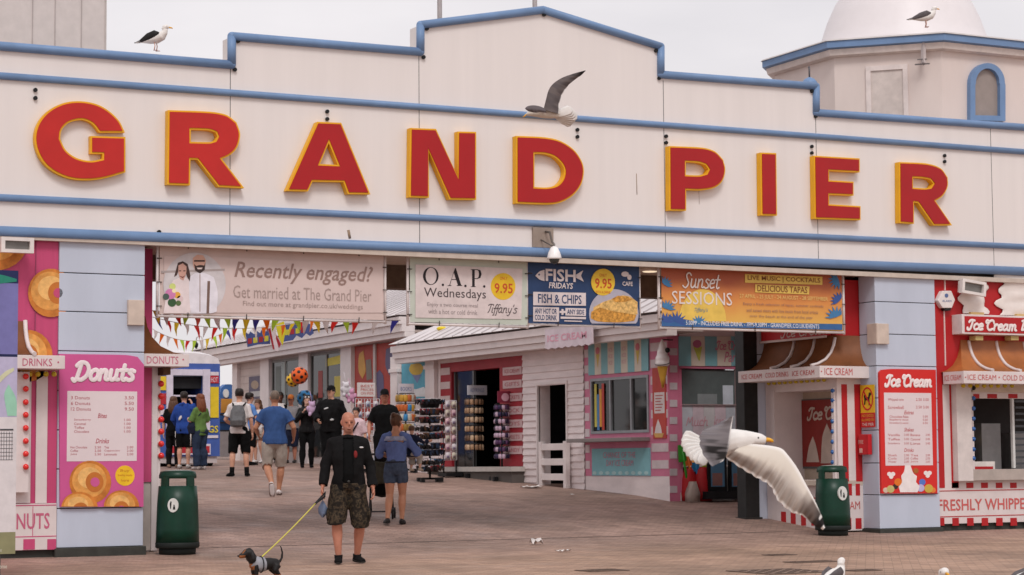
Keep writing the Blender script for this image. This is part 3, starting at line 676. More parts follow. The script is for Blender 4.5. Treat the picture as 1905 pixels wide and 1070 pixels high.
m = MB(C(224, 190, 96, .6)); B.poly(m, [(1386, 510), (1530, 515), (1530, 530), (1386, 526)], .0, .004); B.poly(m, [(1405, 529), (1506, 533), (1505, 548), (1405, 544)], .0, .004); m.build('text_panel', t)
m = MB(C(140, 84, 48, .6)); B.text(m, 'LIVE MUSIC | COCKTAILS', 1391, 515, 1526, 526, .007, bold=.015); B.text(m, 'DELICIOUS TAPAS', 1409, 532, 1502, 544, .007, bold=.015); m.build('lettering', t)
m = MB(C(226, 196, 120, .6)); B.text(m, '27 APRIL - 25 JULY - 24 AUGUST - 28 SEPTEMBER', 1376, 550, 1540, 559, .007); m.build('lettering', t)
m = MB(C(150, 112, 100, .6))
for i, s_ in enumerate(['Enjoy a fresh selection of tapas, summer cocktails', 'and sunset views with live music from local artists', 'over the beach at the end of the pier']): B.text(m, s_, 1383 + i * 6, 565 + i * 11, 1532 - i * 10, 571 + i * 11, .007)
m.build('lettering', t)
m = MB(C(220, 220, 226, .6)); B.text(m, '5.00PP - INCLUDES FREE DRINK - 7PM-9.30PM - GRANDPIER.CO.UK/EVENTS', 1276, 600, 1524, 608, .007, bold=.01); m.build('lettering', t)
m = MB(C(96, 140, 170, .6)); script(m, B, "Tiffany's", 1292, 573, 1317, 582, .007, .07); m.build('lettering', t)
# hanging rails either side of the banners + soffit lamps
for x, y, lab in [(831, 482, 'round soffit light above the lunch banner'), (1209, 497, 'round soffit light between the fish banner and the sunset banner')]:
    p = at(x, y, .55); p.z = 4.06; m = MB(C(226, 214, 200, .4)); m.lathe(p, [(.16, .0), (.16, -.02), (.13, -.045)], 18)
    t = thing('ceiling_light', lab, 'light', p); m.build('rim', t)
    m = MB(mat('lamp_glow', (255, 232, 200), .4, .0, emit=.8)); m.lathe(p, [(.125, -.04), (.1, -.055), (.0001, -.06)], 18, caps=False); m.build('lens', t)
# ================================================================== bunting
BC = [(246, 110, 104), (254, 170, 90), (250, 230, 110), (224, 246, 130), (120, 120, 196), (246, 240, 238), (250, 164, 150)]
def pennant_cloth(c):
    nm = 'pennant_%d_%d_%d' % c
    if nm not in MATS:
        mat(nm, c, .8, .04, 8, spec=.1); nt = MATS[nm].node_tree; b = nt.nodes['Principled BSDF']; tl = nt.nodes.new('ShaderNodeBsdfTranslucent'); tl.inputs['Color'].default_value = (*lin(c), 1); mx = nt.nodes.new('ShaderNodeMixShader'); mx.inputs[0].default_value = .75
        nt.links.new(b.outputs[0], mx.inputs[1]); nt.links.new(tl.outputs[0], mx.inputs[2]); nt.links.new(mx.outputs[0], nt.nodes['Material Output'].inputs['Surface'])
    return nm
def bunting(lab, ends, Y0, Y1, n, sag, size, seed, skip=()):
    rnd = random.Random(seed); (xa, ya), (xb, yb) = ends; pts = []
    for i in range(n * 2 + 1):
        k = i / (n * 2); Y = Y0 + (Y1 - Y0) * k
        pts.append(at(xa + (xb - xa) * k, ya + (yb - ya) * k + sag * 4 * k * (1 - k), Y))
    t = thing('bunting', lab, 'bunting', pts[n], 'bunting strings across the gateway')
    m = MB(C(220, 214, 210, .8)); m.tube(pts, .006, 5); m.build('cord', t)
    for i in range(n):
        if rnd.random() < .1: continue
        a, b = pts[2 * i], pts[2 * i + 2]; e = (b - a).normalized() * size * .36; c = (a + b) / 2
        tip = c + Vector((rnd.uniform(-.06, .06), rnd.uniform(-.09, .09), -size * rnd.uniform(.85, 1.1))); fold = Vector((0, rnd.uniform(-.05, .05), 0))
        th = Vector((0, .004, 0)); q = MB(pennant_cloth(BC[(i * 3 + seed + rnd.randrange(3)) % 7]))
        A, B_, mid = c - e, c + e, (c + tip) / 2 + fold
        V = [A, c + fold * .4, B_, mid + e * .48, tip, mid - e * .48, mid]
        q.add([v + th for v in V] + [v - th for v in V], [(0, 1, 6, 5), (1, 2, 3, 6), (5, 6, 4), (6, 3, 4), (7, 12, 13, 8), (8, 13, 10, 9), (12, 11, 13), (13, 11, 10)], False)
        q.build('pennant', t)
bunting('bunting string just under the wedding banner, running on to the right', ((283, 578), (745, 596)), 1.0, 2.2, 25, 6, .2, 1)
bunting('second bunting string sagging below the wedding banner over the sky', ((284, 590), (590, 592)), 3.0, 6.0, 17, 20, .2, 2)
bunting('lowest bunting string, sagging above the food trailer roof', ((284, 612), (440, 604)), 7.0, 9.0, 13, 26, .2, 4)
# ================================================================== donut kiosk behind the left column
mat('kiosk_pink', (196, 76, 118), .5, .06, 2, stretch=(6, 1, .4)); mat('kiosk_white', (218, 206, 204), .5, .05, 3)
mat('canopy_brown', (122, 74, 44), .55, .15, 3); mat('kiosk_red', (178, 34, 38), .5, .06, 2)
mat('bulb_red', (226, 44, 40), .2, .05, 8, spec=.6); mat('bulb_blue', (44, 96, 160), .2, .05, 8, spec=.6); mat('bulb_yellow', (196, 172, 46), .25, .08, 8)
def bulb(p, m_, r, t, n=Vector((0, -1, 0))):
    q = MB(m_); q.ell(p + n * r * .7, r, r, r, 10, 8); q.mat('kiosk_white'); q.ell(p, r * .8, r * .8, r * .8, 8, 6); return q.build('bulb', t)
def canopy(mb, rings):
    mb.sm = True; mb.loft(rings, True, False, False); mb.sm = False
PROF = [(0, 1.0), (.06, .72), (.18, .46), (.4, .22), (.72, .06), (1.0, .0)]     # outwards, up
kl = thing('donut_kiosk', 'pink and white striped donut kiosk with brown canopy beside the left column', 'kiosk', (6.8, .6, 0))
K = FY(.03); KR = FY(.5)
m = MB('kiosk_pink'); m.box(3.5, .04, .12, 7.56, 3.2, 4.04); m.build('wall', kl)
a0 = KR.px(268, 800)[0] - .3; a1 = KR.px(293, 800)[0]
m = MB('kiosk_pink'); m.box(7.57, .5, .95, KR.px(282, 800)[0], 3.19, 4.03); m.build('wall', kl)
m = MB('kiosk_white'); m.box(KR.px(282, 800)[0], .49, .05, a1, .62, 2.5); m.build('corner_post', kl, bevel=.008)
m = MB(C(196, 184, 176, .6)); m.box(7.57, .52, .06, KR.px(281.6, 800)[0], 3.18, .948); m.build('base_panel', kl)
for x, y, r, hx in [(95, 545, 43, 12), (-5, 440, 60, 0), (52, 662, 46, 0)]:
    m = MB(); donut(m, K, x, y, r, r * 1.05, .012, hx, 0, .25, None, 'kiosk_pink'); m.build('donut_picture', kl)
m = MB(C(150, 70, 100, .6)); K.rect(m, 65.5, 445, 66.8, 660, -.004, .004); m.build('panel_seam', kl)
# striped panels under the fascia
for x0, x1, mm in [(20, 57.5, 'kiosk_white'), (67, 88, 'kiosk_white')]:
    q = MB(mm); K.rect(q, x0, 690, x1, 936, -.003, .012); q.build('stripe', kl)
m = MB('kiosk_white'); K.rect(m, 18, 937, 105, 1023, -.005, .03); m.build('lower_panel', kl)
for a in [(18, 939.5, 105, 941.2), (18, 997.5, 105, 999.2), (60.5, 942, 61.6, 997)]: q = MB('kiosk_pink'); K.rect(q, *a, .03, .033); q.build('pink_line', kl)
for x0, x1 in [(43.5, 65), (88, 104.5), (0, 21)]: q = MB('kiosk_pink'); K.rect(q, x0, 1003, x1, 1022.5, .03, .0335); q.build('pink_check', kl)
m = MB(C(196, 100, 128, .6)); K.text(m, 'DONUTS', -9, 955, 92.5, 985, .034, bold=.012); m.build('lettering', kl)
m = MB('dark_plinth'); m.box(3.6, .06, -.05, 7.53, 3.1, .12); m.build('plinth', kl)
m = MB('kiosk_white'); K.rect(m, 22, 692, 54, 916, .0, .16); m.build('window_jamb', kl)
for y in (700.6, 723.7, 748.5, 772, 796.5, 820.8, 844.5, 868.7): bulb(K.pt(*K.px(47, y, .16), .16), 'bulb_red', .038, kl)
for i in range(5): bulb(K.pt(*K.px(40 + i * 15, 694, .1), .1), 'bulb_yellow', .035, kl, Vector((0, -.6, -.6)))
# left canopy + fascia
fa = FY(-.43); xe = 7.15
zc0 = K.px(50, 598)[1]; zc1 = fa.px(70, 660)[1]
rings = [[(x, .02 - o * .43, zc1 + u * (zc0 - zc1)) for o, u in PROF] for x in (3.5, 5.5, xe)]
m = MB('canopy_brown'); canopy(m, rings); m.add([(xe, .02, zc1)] + rings[-1], [tuple(range(7))], False); m.build('canopy', kl)
for x in (xe - .02, xe - .75): m = MB('kiosk_white'); m.tube([(x, .02 - o * .45 - .015, zc1 + u * (zc0 - zc1) + .01) for o, u in PROF], .028, 7); m.build('canopy_rib', kl)
m = MB('kiosk_white'); z0 = fa.px(76, 686)[1]; z1 = fa.px(76, 661)[1]; m.box(3.5, -.43, z0, 7.52, .0, z1); m.build('fascia', kl, bevel=.006)
m = MB(C(190, 96, 120, .6)); fa.text(m, 'DRINKS', 42, 667, 97, 681, .004); fa.disc(m, 108.5, 674, 1.6, 1.8, .0, .004, 8); m.build('lettering', kl)
# right hand canopy sweeping into the gateway
fr = FY(.12); xr0 = 8.4; xr1 = fr.px(352, 670)[0]; z0 = fr.px(320, 682)[1]; z1 = fr.px(310, 658.5)[1]
m = MB('kiosk_white'); m.box(xr0, .12, z0, xr1, 2.6, z1); m.build('fascia', kl, bevel=.006)
m = MB(C(196, 110, 130, .6)); fr.text(m, 'DONUTS', 273, 663, 332, 677, .004); fr.disc(m, 341, 669, 1.6, 1.6, .0, .004, 8); m.build('lettering', kl)
wallx = KR.px(270, 600)[0]; ztop = KR.px(270, 588)[1]
def sweep(xw, xf, yf, ybk, zb, zt, wy):
    """canopy flaring from the wall corner (xw, wy) out to the fascia edge xf at yf"""
    r1 = [(xw + (xf - xw) * o, wy + (yf - wy) * o, zb + u * (zt - zb)) for o, u in PROF]
    r2 = [(xw + (xf - xw) * o, ybk, zb + u * (zt - zb)) for o, u in PROF]
    r0 = [(xw - 3 * (1 if xf > xw else -1), wy + (yf - wy) * o, zb + u * (zt - zb)) for o, u in PROF]
    return [r0, r1, r2]
m = MB('canopy_brown'); canopy(m, sweep(wallx, xr1 - .06, .14, 2.6, z1, ztop, .5)); m.build('canopy', kl)
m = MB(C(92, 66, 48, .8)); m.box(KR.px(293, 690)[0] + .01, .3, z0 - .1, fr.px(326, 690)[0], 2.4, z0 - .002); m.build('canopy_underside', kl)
for y in (692, 714, 737, 758, 780.5, 803, 826, 848):
    bulb(KR.pt(*KR.px(298, y)) + Vector((0, .02, 0)), 'bulb_red', .042, kl, Vector((.5, -.5, 0)))
m = MB('kiosk_white'); m.box(a1, .53, .55, a1 + .05, .64, 2.5); m.build('bulb_strip', kl)
# ================================================================== ice cream kiosk: bay inside the gateway
ki = thing('ice_cream_kiosk', 'ice cream kiosk bay inside the gateway with a serving window and brown canopy', 'kiosk', (20.6, 1.2, gz(1)))
XW, YF, YB = 20.11, .42, 2.35
KS = FX(XW); KF = FY(YF)
zt = 4.0
def zpx(P, x, y): return P.px(x, y)[1]
m = MB('kiosk_white')
ya, yb_ = -KS.px(1444, 800)[0], -KS.px(1550, 800)[0]      # window opening along Y (far, near)
zo, zw = zpx(KS, 1500, 893), zpx(KS, 1500, 727)
m.box(XW, YF, zo, 21.5, yb_, zw); m.box(XW, ya, zo, 21.5, YB, zw)
m.box(XW, YF, zw, 21.5, YB, 2.62); m.box(XW, YF, .06, 21.5, YB, zo); m.build('wall', ki)
m = MB('kiosk_red'); m.box(XW + .02, YF + .02, 2.625, 21.5, YB, zt); m.build('upper_wall', ki)
m = MB(C(186, 170, 152, .5)); rx = XW + .55
m.box(rx, yb_, zo, rx + .05, ya, zw); m.build('recess_back', ki)
m = MB(C(190, 176, 162, .5)); m.box(XW - .12, yb_ - .12, zo - .09, rx - .005, ya + .12, zo - .003); m.build('counter', ki, bevel=.008)
KB = FX(rx)
m = MB(C(92, 92, 90, .5)); KB.rect(m, 1483, 742, 1556, 872, .001, .03); m.build('window_frame', ki)
m = MB(C(136, 44, 38, .4)); KB.rect(m, 1492, 744, 1556, 868, .03, .036); m.build('window_picture', ki)
m = MB(C(190, 172, 160, .5)); script(m, KB, 'Ice Cream', 1501, 755, 1590, 782, .04, .13)
KB.poly(m, smooth_loop([(1512, 812), (1518, 830), (1524, 860), (1500, 860), (1505, 830)], 50), .036, .04); KB.poly(m, smooth_loop([(1538, 788), (1548, 815), (1550, 862), (1527, 862), (1530, 812)], 50), .036, .0405); m.build('window_lettering', ki)
def stripes(mb, P, xs_, y0, y1, c0, c1):
    for a, b in xs_:
        q = MB('kiosk_red'); P.rect(q, a, y0, b, y1, c0, c1); q.build('red_stripe', mb)
stripes(ki, KF, [(1567, 1577.5), (1591, 1603)], 715, 896, .0, .004)
stripes(ki, KS, [(1453, 1462), (1471, 1480), (1490, 1499), (1509, 1517), (1527, 1535)], 952, 978, .0, .004); stripes(ki, KF, [(1573, 1585), (1592, 1600)], 900, 922, .0, .004); stripes(ki, KF, [(1570, 1584), (1592, 1603)], 964, 984, .0, .004)
m = MB(C(188, 90, 88, .6)); KF.text(m, 'CREAM', 1556, 933, 1600, 948, .004); KS.text(m, 'ICE CREAM', 1455, 925, 1545, 942, .004, bold=.01); m.build('lettering', ki)
# fascia, canopy
xf, yf, ybk = 19.62, .2, 2.42
KC = FY(yf); KD = FX(xf); z0, z1 = zpx(KC, 1560, 703), zpx(KC, 1560, 681)
m = MB('kiosk_white'); m.box(xf, yf, z0, 21.4, ybk, z1); m.build('fascia', ki, bevel=.006)
m = MB(C(190, 84, 84, .6)); KC.text(m, 'ICE CREAM', 1534, 685, 1586, 698, .004); KC.disc(m, 1528.5, 691, 1.2, 1.3, 0, .004, 8)
b0, b1 = z0 + .05, z1 - .055
for s_, x0, x1 in [('ICE CREAM', 1474, 1515), ('COLD DRINKS', 1424, 1467), ('ICE CREAM', 1380, 1417)]:
    KD.tab(m, s_, KD.px(x0, 695)[0], b0, KD.px(x1, 695)[0], b1, .004)
m.build('lettering', ki)
zct = zpx(KF, 1560, 624)
m = MB('canopy_brown'); canopy(m, sweep(XW, xf + .05, yf + .02, ybk, z1, zct, YF)); m.build('canopy', ki)
for y in (.42, .95, 1.5):
    m = MB('kiosk_white'); m.tube([(XW + (xf - XW) * o * .98 - .015, y, z1 + .015 + u * (zct - z1) * .9) for o, u in PROF], .024, 7); m.build('canopy_rib', ki)
sy = FX(XW - .1)
m = MB('kiosk_red'); m.box(XW - .1, .55, 3.12, XW, 2.3, 3.5); m.build('name_board', ki)
m = MB(C(206, 186, 180, .6)); m.box(XW - .112, .52, 3.085, XW - .1, 2.33, 3.12); script(m, sy, 'Ice Cream', 1452, 606, 1540, 626, .004, .1); m.build('lettering', ki)
for i in range(11): bulb(Vector((XW - .02, .7 + i * .15, 2.44)), 'bulb_yellow', .034, ki, Vector((-.7, 0, -.5)))
for k, (x, ys_) in enumerate([(1551, [727, 745, 764, 784, 803, 822, 841, 860]), (1418, [721, 739, 757, 775, 792, 810, 828, 846])]):
    for y in ys_:
        a, b = KS.px(x, y); bulb(KS.pt(a, b), 'bulb_blue', .036, ki, Vector((-1, -.3, 0)))
m = Each('kiosk_white', 'bulb_strip', ki); m.box(XW - .03, yb_ - .07, zo, XW, yb_ - .002, zw + .03); m.box(XW - .03, ya + .002, zo, XW, ya + .09, zw + .03); m.build('bulb_strip', ki)
# pale column and black post behind the bay
p = gp(1434, 978); m = MB('pale_blue_panel'); m.box(19.86, 2.36, gz(2.4) - .05, 20.3, 2.7, 4.05)
t = thing('column', 'pale blue column at the far end of the ice cream bay', 'column', (20.0, 2.5, gz(2.5))); m.build('shaft', t, bevel=.006)
m = Each('dark_joint', 'panel_joint', t)
for z in (3.45, 2.9, 1.0): m.box(19.855, 2.35, z, 20.31, 2.71, z + .012)
m.build('panel_joint', t)
m = MB(C(38, 38, 38, .5, var=.2)); p = gp(1398, 966); m.box(p.x - .1, p.y, p.z - .02, p.x + .17, p.y + .25, 4.05); q = m
t = thing('support_post', 'tall black square post between the parlour and the ice cream bay', 'post', p); q.build('shaft', t, bevel=.008)
m = MB(C(48, 46, 44, .6)); m.box(p.x - .13, p.y - .03, p.z - .02, p.x + .2, p.y + .28, p.z + .03); m.build('foot', t)
# signs on the side of the right column
CS = FX(20.545)
t = thing('warning_sign', 'yellow no dogs sign on the column side', 'sign', CS.pt(*CS.px(1616, 795)))
A0, B0, A1, B1 = CS.R(1600, 716, 1632, 768); _, B2, _, _ = CS.R(1600, 768, 1632, 795)
A0 += .02; A1 = -.03
m = MB(C(226, 180, 40, .5)); CS.ab(m, A0, B0, A1, B1, .0, .008); m.build('panel', t)
m = MB(C(196, 40, 40, .5)); CS.ab(m, A0, B2, A1, B0, .0, .0085)
ca, cb, ra, rb = (A0 + A1) / 2, (B0 + B1) / 2, (A1 - A0) * .41, (B1 - B0) * .42
o = [(ca + ra * math.cos(a), cb + rb * math.sin(a)) for a in [2 * math.pi * k / 28 for k in range(28)]]; i_ = [(ca + ra * .84 * math.cos(a), cb + rb * .86 * math.sin(a)) for a in [2 * math.pi * k / 28 for k in range(28)]]
m.prism([o, i_[::-1]], CS, .008, .011); m.prism([[(ca - ra * .68, cb + rb * .6), (ca - ra * .56, cb + rb * .72), (ca + ra * .68, cb - rb * .6), (ca + ra * .56, cb - rb * .72)]], CS, .0085, .0125); m.build('red_mark', t)
m = MB('black_paint'); dg = [(-.6, -.5), (-.5, -.1), (-.6, .3), (-.45, .35), (-.3, .1), (.15, .15), (.3, .5), (.55, .55), (.7, .35), (.5, .25), (.35, -.05), (.4, -.55), (.25, -.55), (.15, -.1), (-.3, -.12), (-.4, -.5)]
m.prism([[(ca + x * ra, cb + y * rb) for x, y in dg]], CS, .008, .0118); m.build('dog_symbol', t)
m = MB(C(226, 180, 60, .5)); hh = B0 - B2
CS.tab(m, 'NO DOGS', A0 + .03, B2 + hh * .7, A1 - .03, B2 + hh * .9, .01); CS.tab(m, 'ALLOWED ON', A0 + .02, B2 + hh * .42, A1 - .02, B2 + hh * .6, .01); m.mat(C(230, 220, 216, .5)); CS.tab(m, 'THE PIER', A0 + .03, B2 + hh * .1, A1 - .03, B2 + hh * .3, .01); m.build('lettering', t)
m = MB(C(190, 32, 40, .4)); A0, B0, A1, B1 = CS.R(1602, 808, 1622, 846); CS.ab(m, A0 + .02, B0, A1, B1, .0, .07); t = thing('alarm_box', 'small red fire alarm box below the no dogs sign', 'alarm box', CS.pt(A0, B0)); m.build('casing', t, bevel=.006)
m = MB(C(216, 170, 160, .5)); CS.tab(m, 'FIRE', A0 + .03, B0 + .17, A1 - .12, B0 + .23, .073); CS.ab(m, A0 + .05, B0 + .03, A0 + .12, B0 + .1, .07, .075); m.build('marking', t)
# ================================================================== ice cream kiosk: big front to the right
kr = thing('ice_cream_kiosk', 'red and white ice cream kiosk with name board and copper canopy right of the column', 'kiosk', (23.5, .8, 0))
Q = FY(.05)
wl = Q.px(1742, 800)[0] - .05
wx0, wz0, wx1, wz1 = Q.R(1812, 742, 1990, 873)
m = MB('kiosk_red'); m.box(wl, .05, 2.35, 26.5, 3.4, 4.04); m.build('wall', kr)
m = MB('kiosk_white'); m.box(wl, .05, .14, 26.5, .12, wz0); m.box(wl, .05, wz0, wx0, .12, 2.345); m.box(wx0, .05, wz1, 26.5, .12, 2.345); m.build('front_panel', kr)
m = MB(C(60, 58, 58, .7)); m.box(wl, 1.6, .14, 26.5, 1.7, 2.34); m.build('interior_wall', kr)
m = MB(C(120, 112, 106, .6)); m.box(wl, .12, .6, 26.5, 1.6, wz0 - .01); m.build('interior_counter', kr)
m = Each(C(150, 148, 148, .35, metal=.5), 'whip_machine', kr); m.box(wx0 + .55, .5, wz0, wx0 + .95, .95, wz0 + .75); m.box(wx0 + 1.35, .6, wz0, wx0 + 2.0, 1.0, wz0 + .6); m.build('whip_machine', kr)
m = MB(C(222, 214, 208, .5)); m.box(wx0 + .02, .2, wz0, wx0 + .55, .5, wz0 + .13); m.mat('kiosk_red'); m.box(wx0 + .05, .19, wz0 + .005, wx0 + .5, .2, wz0 + .05); m.build('cone_tray', kr)
m = MB(C(206, 190, 150, .6)); m.ell((wx0 + .32, .8, wz0 + .5), .13, .1, .1); m.build('cone_stack', kr)
stripes(kr, Q, [(1744, 1755.5), (1768.5, 1781.5)], 713, 908, .0, .005)
m = MB(C(214, 204, 200, .5)); Q.rect(m, 1781, 712, 1809, 895, .0, .13); m.build('window_jamb', kr, bevel=.005)
m = MB(C(206, 190, 172, .5)); Q.rect(m, 1810, 714, 1990, 730, .001, .06); m.build('window_header', kr)
stripes(kr, Q, [(1811, 1822), (1837, 1855), (1876, 1893), (1914, 1931)], 733, 741, .0, .004)
m = MB(C(206, 206, 204, .4)); Q.rect(m, 1884, 742, 1888, 871, -.03, .02); m.build('mullion', kr)
m = MB(C(70, 72, 76, .4))
for k in range(11): Q.rect(m, 1889, 745 + k * 11.5, 1990, 749 + k * 11.5, -.05, -.02)
m.build('shutter', kr)
m = MB(C(176, 164, 156, .5)); Q.rect(m, 1808, 872.5, 1995, 893, .005, .12); m.build('counter', kr, bevel=.006)
stripes(kr, Q, [(1771, 1783), (1798, 1811), (1825.5, 1838), (1853, 1865), (1879.5, 1891.5), (1906, 1918)], 898, 908, .0, .005)
stripes(kr, Q, [(1746.5, 1757), (1772, 1784), (1799.5, 1811.5), (1826.5, 1838.5), (1853.5, 1865.5), (1880, 1892), (1907, 1919)], 963.5, 978, .0, .005)
m = Each('kiosk_red', 'red_line', kr)
for y_ in (910.8, 958): q = MB('kiosk_red'); Q.rect(q, 1744, y_, 1990, y_ + 1.5, .0, .005); q.build('red_line', kr)
m = MB(C(200, 96, 92, .6)); Q.text(m, 'FRESHLY WHIPPED SOFT ICE CREAM', 1745, 926, 2081, 947, .006, bold=.012); m.build('lettering', kr)
m = MB('dark_plinth'); m.box(wl, .1, -.06, 26.5, 3.3, .14); m.build('plinth', kr)
yf = -.5; KC = FY(yf); xc = KC.px(1793, 700)[0]; z0, z1 = zpx(KC, 1850, 714), zpx(KC, 1850, 691)
m = MB('kiosk_white'); m.box(xc, yf, z0, 26.5, .0, z1); m.build('fascia', kr, bevel=.006)
KD2 = FX(xc); b0, b1 = z0 + .055, z1 - .055
m = MB(C(196, 92, 92, .6)); KD2.tab(m, 'ICE CREAM', .04, b0, .44, b1, .004)
for s_, x0, x1 in [('ICE CREAM', 1800, 1853), ('COLD DRINKS', 1865, 1931)]: KC.tab(m, s_, KC.px(x0, 700)[0], b0, KC.px(x1, 700)[0], b1, .004)
for x in (1796.5, 1859): KC.disc(m, x, 702, 1.2, 1.3, .0, .004, 8)
m.build('lettering', kr)
zct = zpx(Q, 1840, 634); xw = Q.px(1764, 640)[0] + .25
r1 = [(xw + (xc - xw) * o, .04 + (yf - .02) * o, z1 + u * (zct - z1)) for o, u in PROF]; r2 = [(26.5, .04 + (yf - .02) * o, z1 + u * (zct - z1)) for o, u in PROF]; r0 = [(xw + (xc - xw) * o, .05, z1 + u * (zct - z1)) for o, u in PROF]
mat('canopy_copper', (164, 98, 50), .42, .18, 2.4, spec=.6)
m = MB('canopy_copper'); canopy(m, [r0, r1]); canopy(m, [r1, r2]); m.build('canopy', kr)
for x in (1801, 1852, 1903):
    a = Q.px(x, 645)[0]; m = MB('kiosk_white'); m.tube(crv([(a + .03 * o, .04 + (yf - .03) * o - .01, z1 + .02 + u * (zct - z1) * .95) for o, u in PROF], 3), .026, 7); m.build('canopy_rib', kr)
nb = FY(-.2); m = MB(C(220, 208, 206, .5)); A0, B0, A1, B1 = nb.R(1790, 588, 2000, 624); m.box(A0, -.2, B0, 26.4, .05, B1); m.build('name_board', kr, bevel=.006)
m = MB('kiosk_red'); m.box(A0 + .05, -.206, B0 + .03, 26.3, -.2, B1 - .03); m.build('name_panel', kr)
m = MB(C(236, 224, 222, .5)); script(m, nb, 'Ice Cream', 1798, 594, 1892, 617, .012, .16); script(m, nb, 'Bar', 1899, 594, 1936, 617, .012, .16); m.build('lettering', kr)
nb_ = FY(-.1)
for x in (1822, 1888): m = MB(C(188, 168, 110, .5)); nb_.rect(m, x - 7, 625, x + 7, 633, -.1, .05); m.build('bracket', kr)
for i in range(8): bulb(KC.pt(*KC.px(1813 + i * 13, 717)) + Vector((0, .28, .02)), 'bulb_yellow', .036, kr, Vector((0, -.5, -.6)))
for y in (722, 741, 760, 779, 798, 817, 836, 853): bulb(Q.pt(*Q.px(1808.5, y, .1), .1), 'bulb_blue' if y != 722 else 'black_paint', .036, kr, Vector((.6, -.6, 0)))
mat('whip_cream', (226, 216, 210), .45, .05, 4)
for x0, x1, yt, yb2, sd in [(1783, 1834, 516, 584, 1), (1850, 1965, 514, 588, 2)]:
    A0, B0, A1, B1 = Q.R(x0, yt, x1, yb2); A1 = min(A1, 25.5); cx, w = (A0 + A1) / 2, (A1 - A0) / 2; m = MB('whip_cream'); rows = []
    for j in range(15):
        k = j / 14; ww = w * (.72 + .26 * abs(math.sin(k * 3 * math.pi + sd))); off = .05 * math.sin(k * 9 + sd)
        rows.append([(cx + off + ww * math.cos(math.pi * i / 16), .04 - (.02 + .05 * math.sin(math.pi * i / 16)) * (.6 + .4 * abs(math.sin(k * 3 * math.pi + sd + i * .12))), B0 + (B1 - B0) * k) for i in range(17)])
    m.sm = True; m.loft(rows, True, False, False); m.build('swirl_relief', kr)
    m = MB(C(206, 172, 116, .6)); m.box(cx - w * .45, -.06, B0 - .12, cx + w * .5, .045, B0 + .02); m.build('cone_relief', kr)
for a in ((578, 680), (512, 540)): m = MB(C(226, 204, 200, .6)); Q.rect(m, 1757.5, a[0], 1759, a[1], .0, .02); m.build('cable', kr)
# alarm bell box and flood lights
hx = [(1745, 559), (1754, 541), (1770, 541), (1777, 558), (1771, 573), (1754, 573)]
t = thing('alarm_box', 'white six sided alarm bell box on the red kiosk wall', 'alarm box', Q.pt(*Q.px(1761, 576)))
m = MB(C(228, 220, 218, .35)); Q.poly(m, hx, .0, .09); m.build('casing', t, bevel=.008)
m = MB('black_paint'); Q.poly(m, [(1756, 573), (1770, 573), (1768, 578), (1758, 578)], .0, .08); m.build('siren', t)
m = MB(C(96, 116, 160, .5)); Q.disc(m, 1761, 550, 3.4, 4, .09, .094, 10); Q.text(m, 'ALARM', 1753, 558, 1770, 562, .094); m.build('marking', t)
def flood(lab, P, x0, y0, x1, y1, tilt):
    A0, B0, A1, B1 = P.R(x0, y0, x1, y1, .3); c = P.pt((A0 + A1) / 2, (B0 + B1) / 2, .24); w, h = (A1 - A0) / 2, (B1 - B0) / 2
    t = thing('flood_light', lab, 'light', c); M = Matrix.Rotation(R_(tilt), 3, 'Y')
    f = lambda x, y, z: c + M @ Vector((x, y, z))
    m = MB(C(224, 216, 212, .4)); m.obox(f(0, .05, 0), M @ Vector((w * .8, 0, 0)), (0, .05, 0), M @ Vector((0, 0, h * .8)))
    for s, (ww, hh) in ((1, (w, .022)), (-1, (w, .022))): m.obox(f(0, -.03, s * (h - .02)), M @ Vector((w, 0, 0)), (0, .04, 0), M @ Vector((0, 0, .022)))
    for s in (-1, 1): m.obox(f(s * (w - .025), -.03, 0), M @ Vector((.025, 0, 0)), (0, .04, 0), M @ Vector((0, 0, h - .042)))
    m.build('housing', t)
    m = MB(C(120, 116, 112, .15, metal=.2)); m.obox(f(0, -.012, 0), M @ Vector((w - .05, 0, 0)), (0, .004, 0), M @ Vector((0, 0, h - .042))); m.build('lens', t)
    m = MB(C(150, 140, 132, .5)); m.beam(f(0, .09, h * .3), P.pt((A0 + A1) / 2, (B0 + B1) / 2 + .12, 0), .05, .03); m.build('bracket', t)
flood('white flood light over the pink donut wall', K, 2, 442, 63, 470, 0)
flood('tilted white flood light on the red wall over the ice cream name board', Q, 1790, 522, 1834, 548, 6)
# ================================================================== information board, bins
I = FY(-4.0); t = thing('information_board', 'tall information board with blue map panel at the left picture edge', 'sign', I.pt(I.px(10, 1060)[0], 0))
zs = [I.px(15, y)[1] for y in (503, 527, 659, 664, 776, 990)] + [.25]; ax1 = I.px(31, 800)[0]; ax0 = ax1 - 1.15
for i, c in enumerate([(32, 40, 84), (118, 116, 172), (28, 36, 76), (182, 176, 204), (214, 208, 210), (140, 138, 104)]):
    m = MB(C(*c, .35)); I.ab(m, ax0, zs[i + 1], ax1, zs[i], -.05, .0); m.build('panel', t)
m = MB(C(40, 130, 110, .4)); I.poly(m, smooth_loop([(-20, 514), (0, 511), (31, 519), (31, 524), (-20, 530)], 30), .0, .003); m.build('map_print', t); m = MB(C(150, 200, 176, .4)); I.poly(m, smooth_loop([(8, 735), (16, 715), (30, 742), (31, 774), (14, 774)], 50), .0, .003); m.build('map_print', t); m = MB(C(204, 204, 170, .4)); I.poly(m, smooth_loop([(0, 700), (12, 690), (26, 684), (26, 690), (12, 700), (0, 712)], 50), .0, .003); m.build('map_print', t)
m = MB(C(70, 70, 74, .5)); I.rect(m, 0, 798, 25, 801, .0, .003)
for k in range(8): I.rect(m, 0, 806 + k * 7, 24, 807, .0, .003) if False else I.rect(m, 0, 806 + k * 7, 24, 806.8 + k * 7, .0, .003)
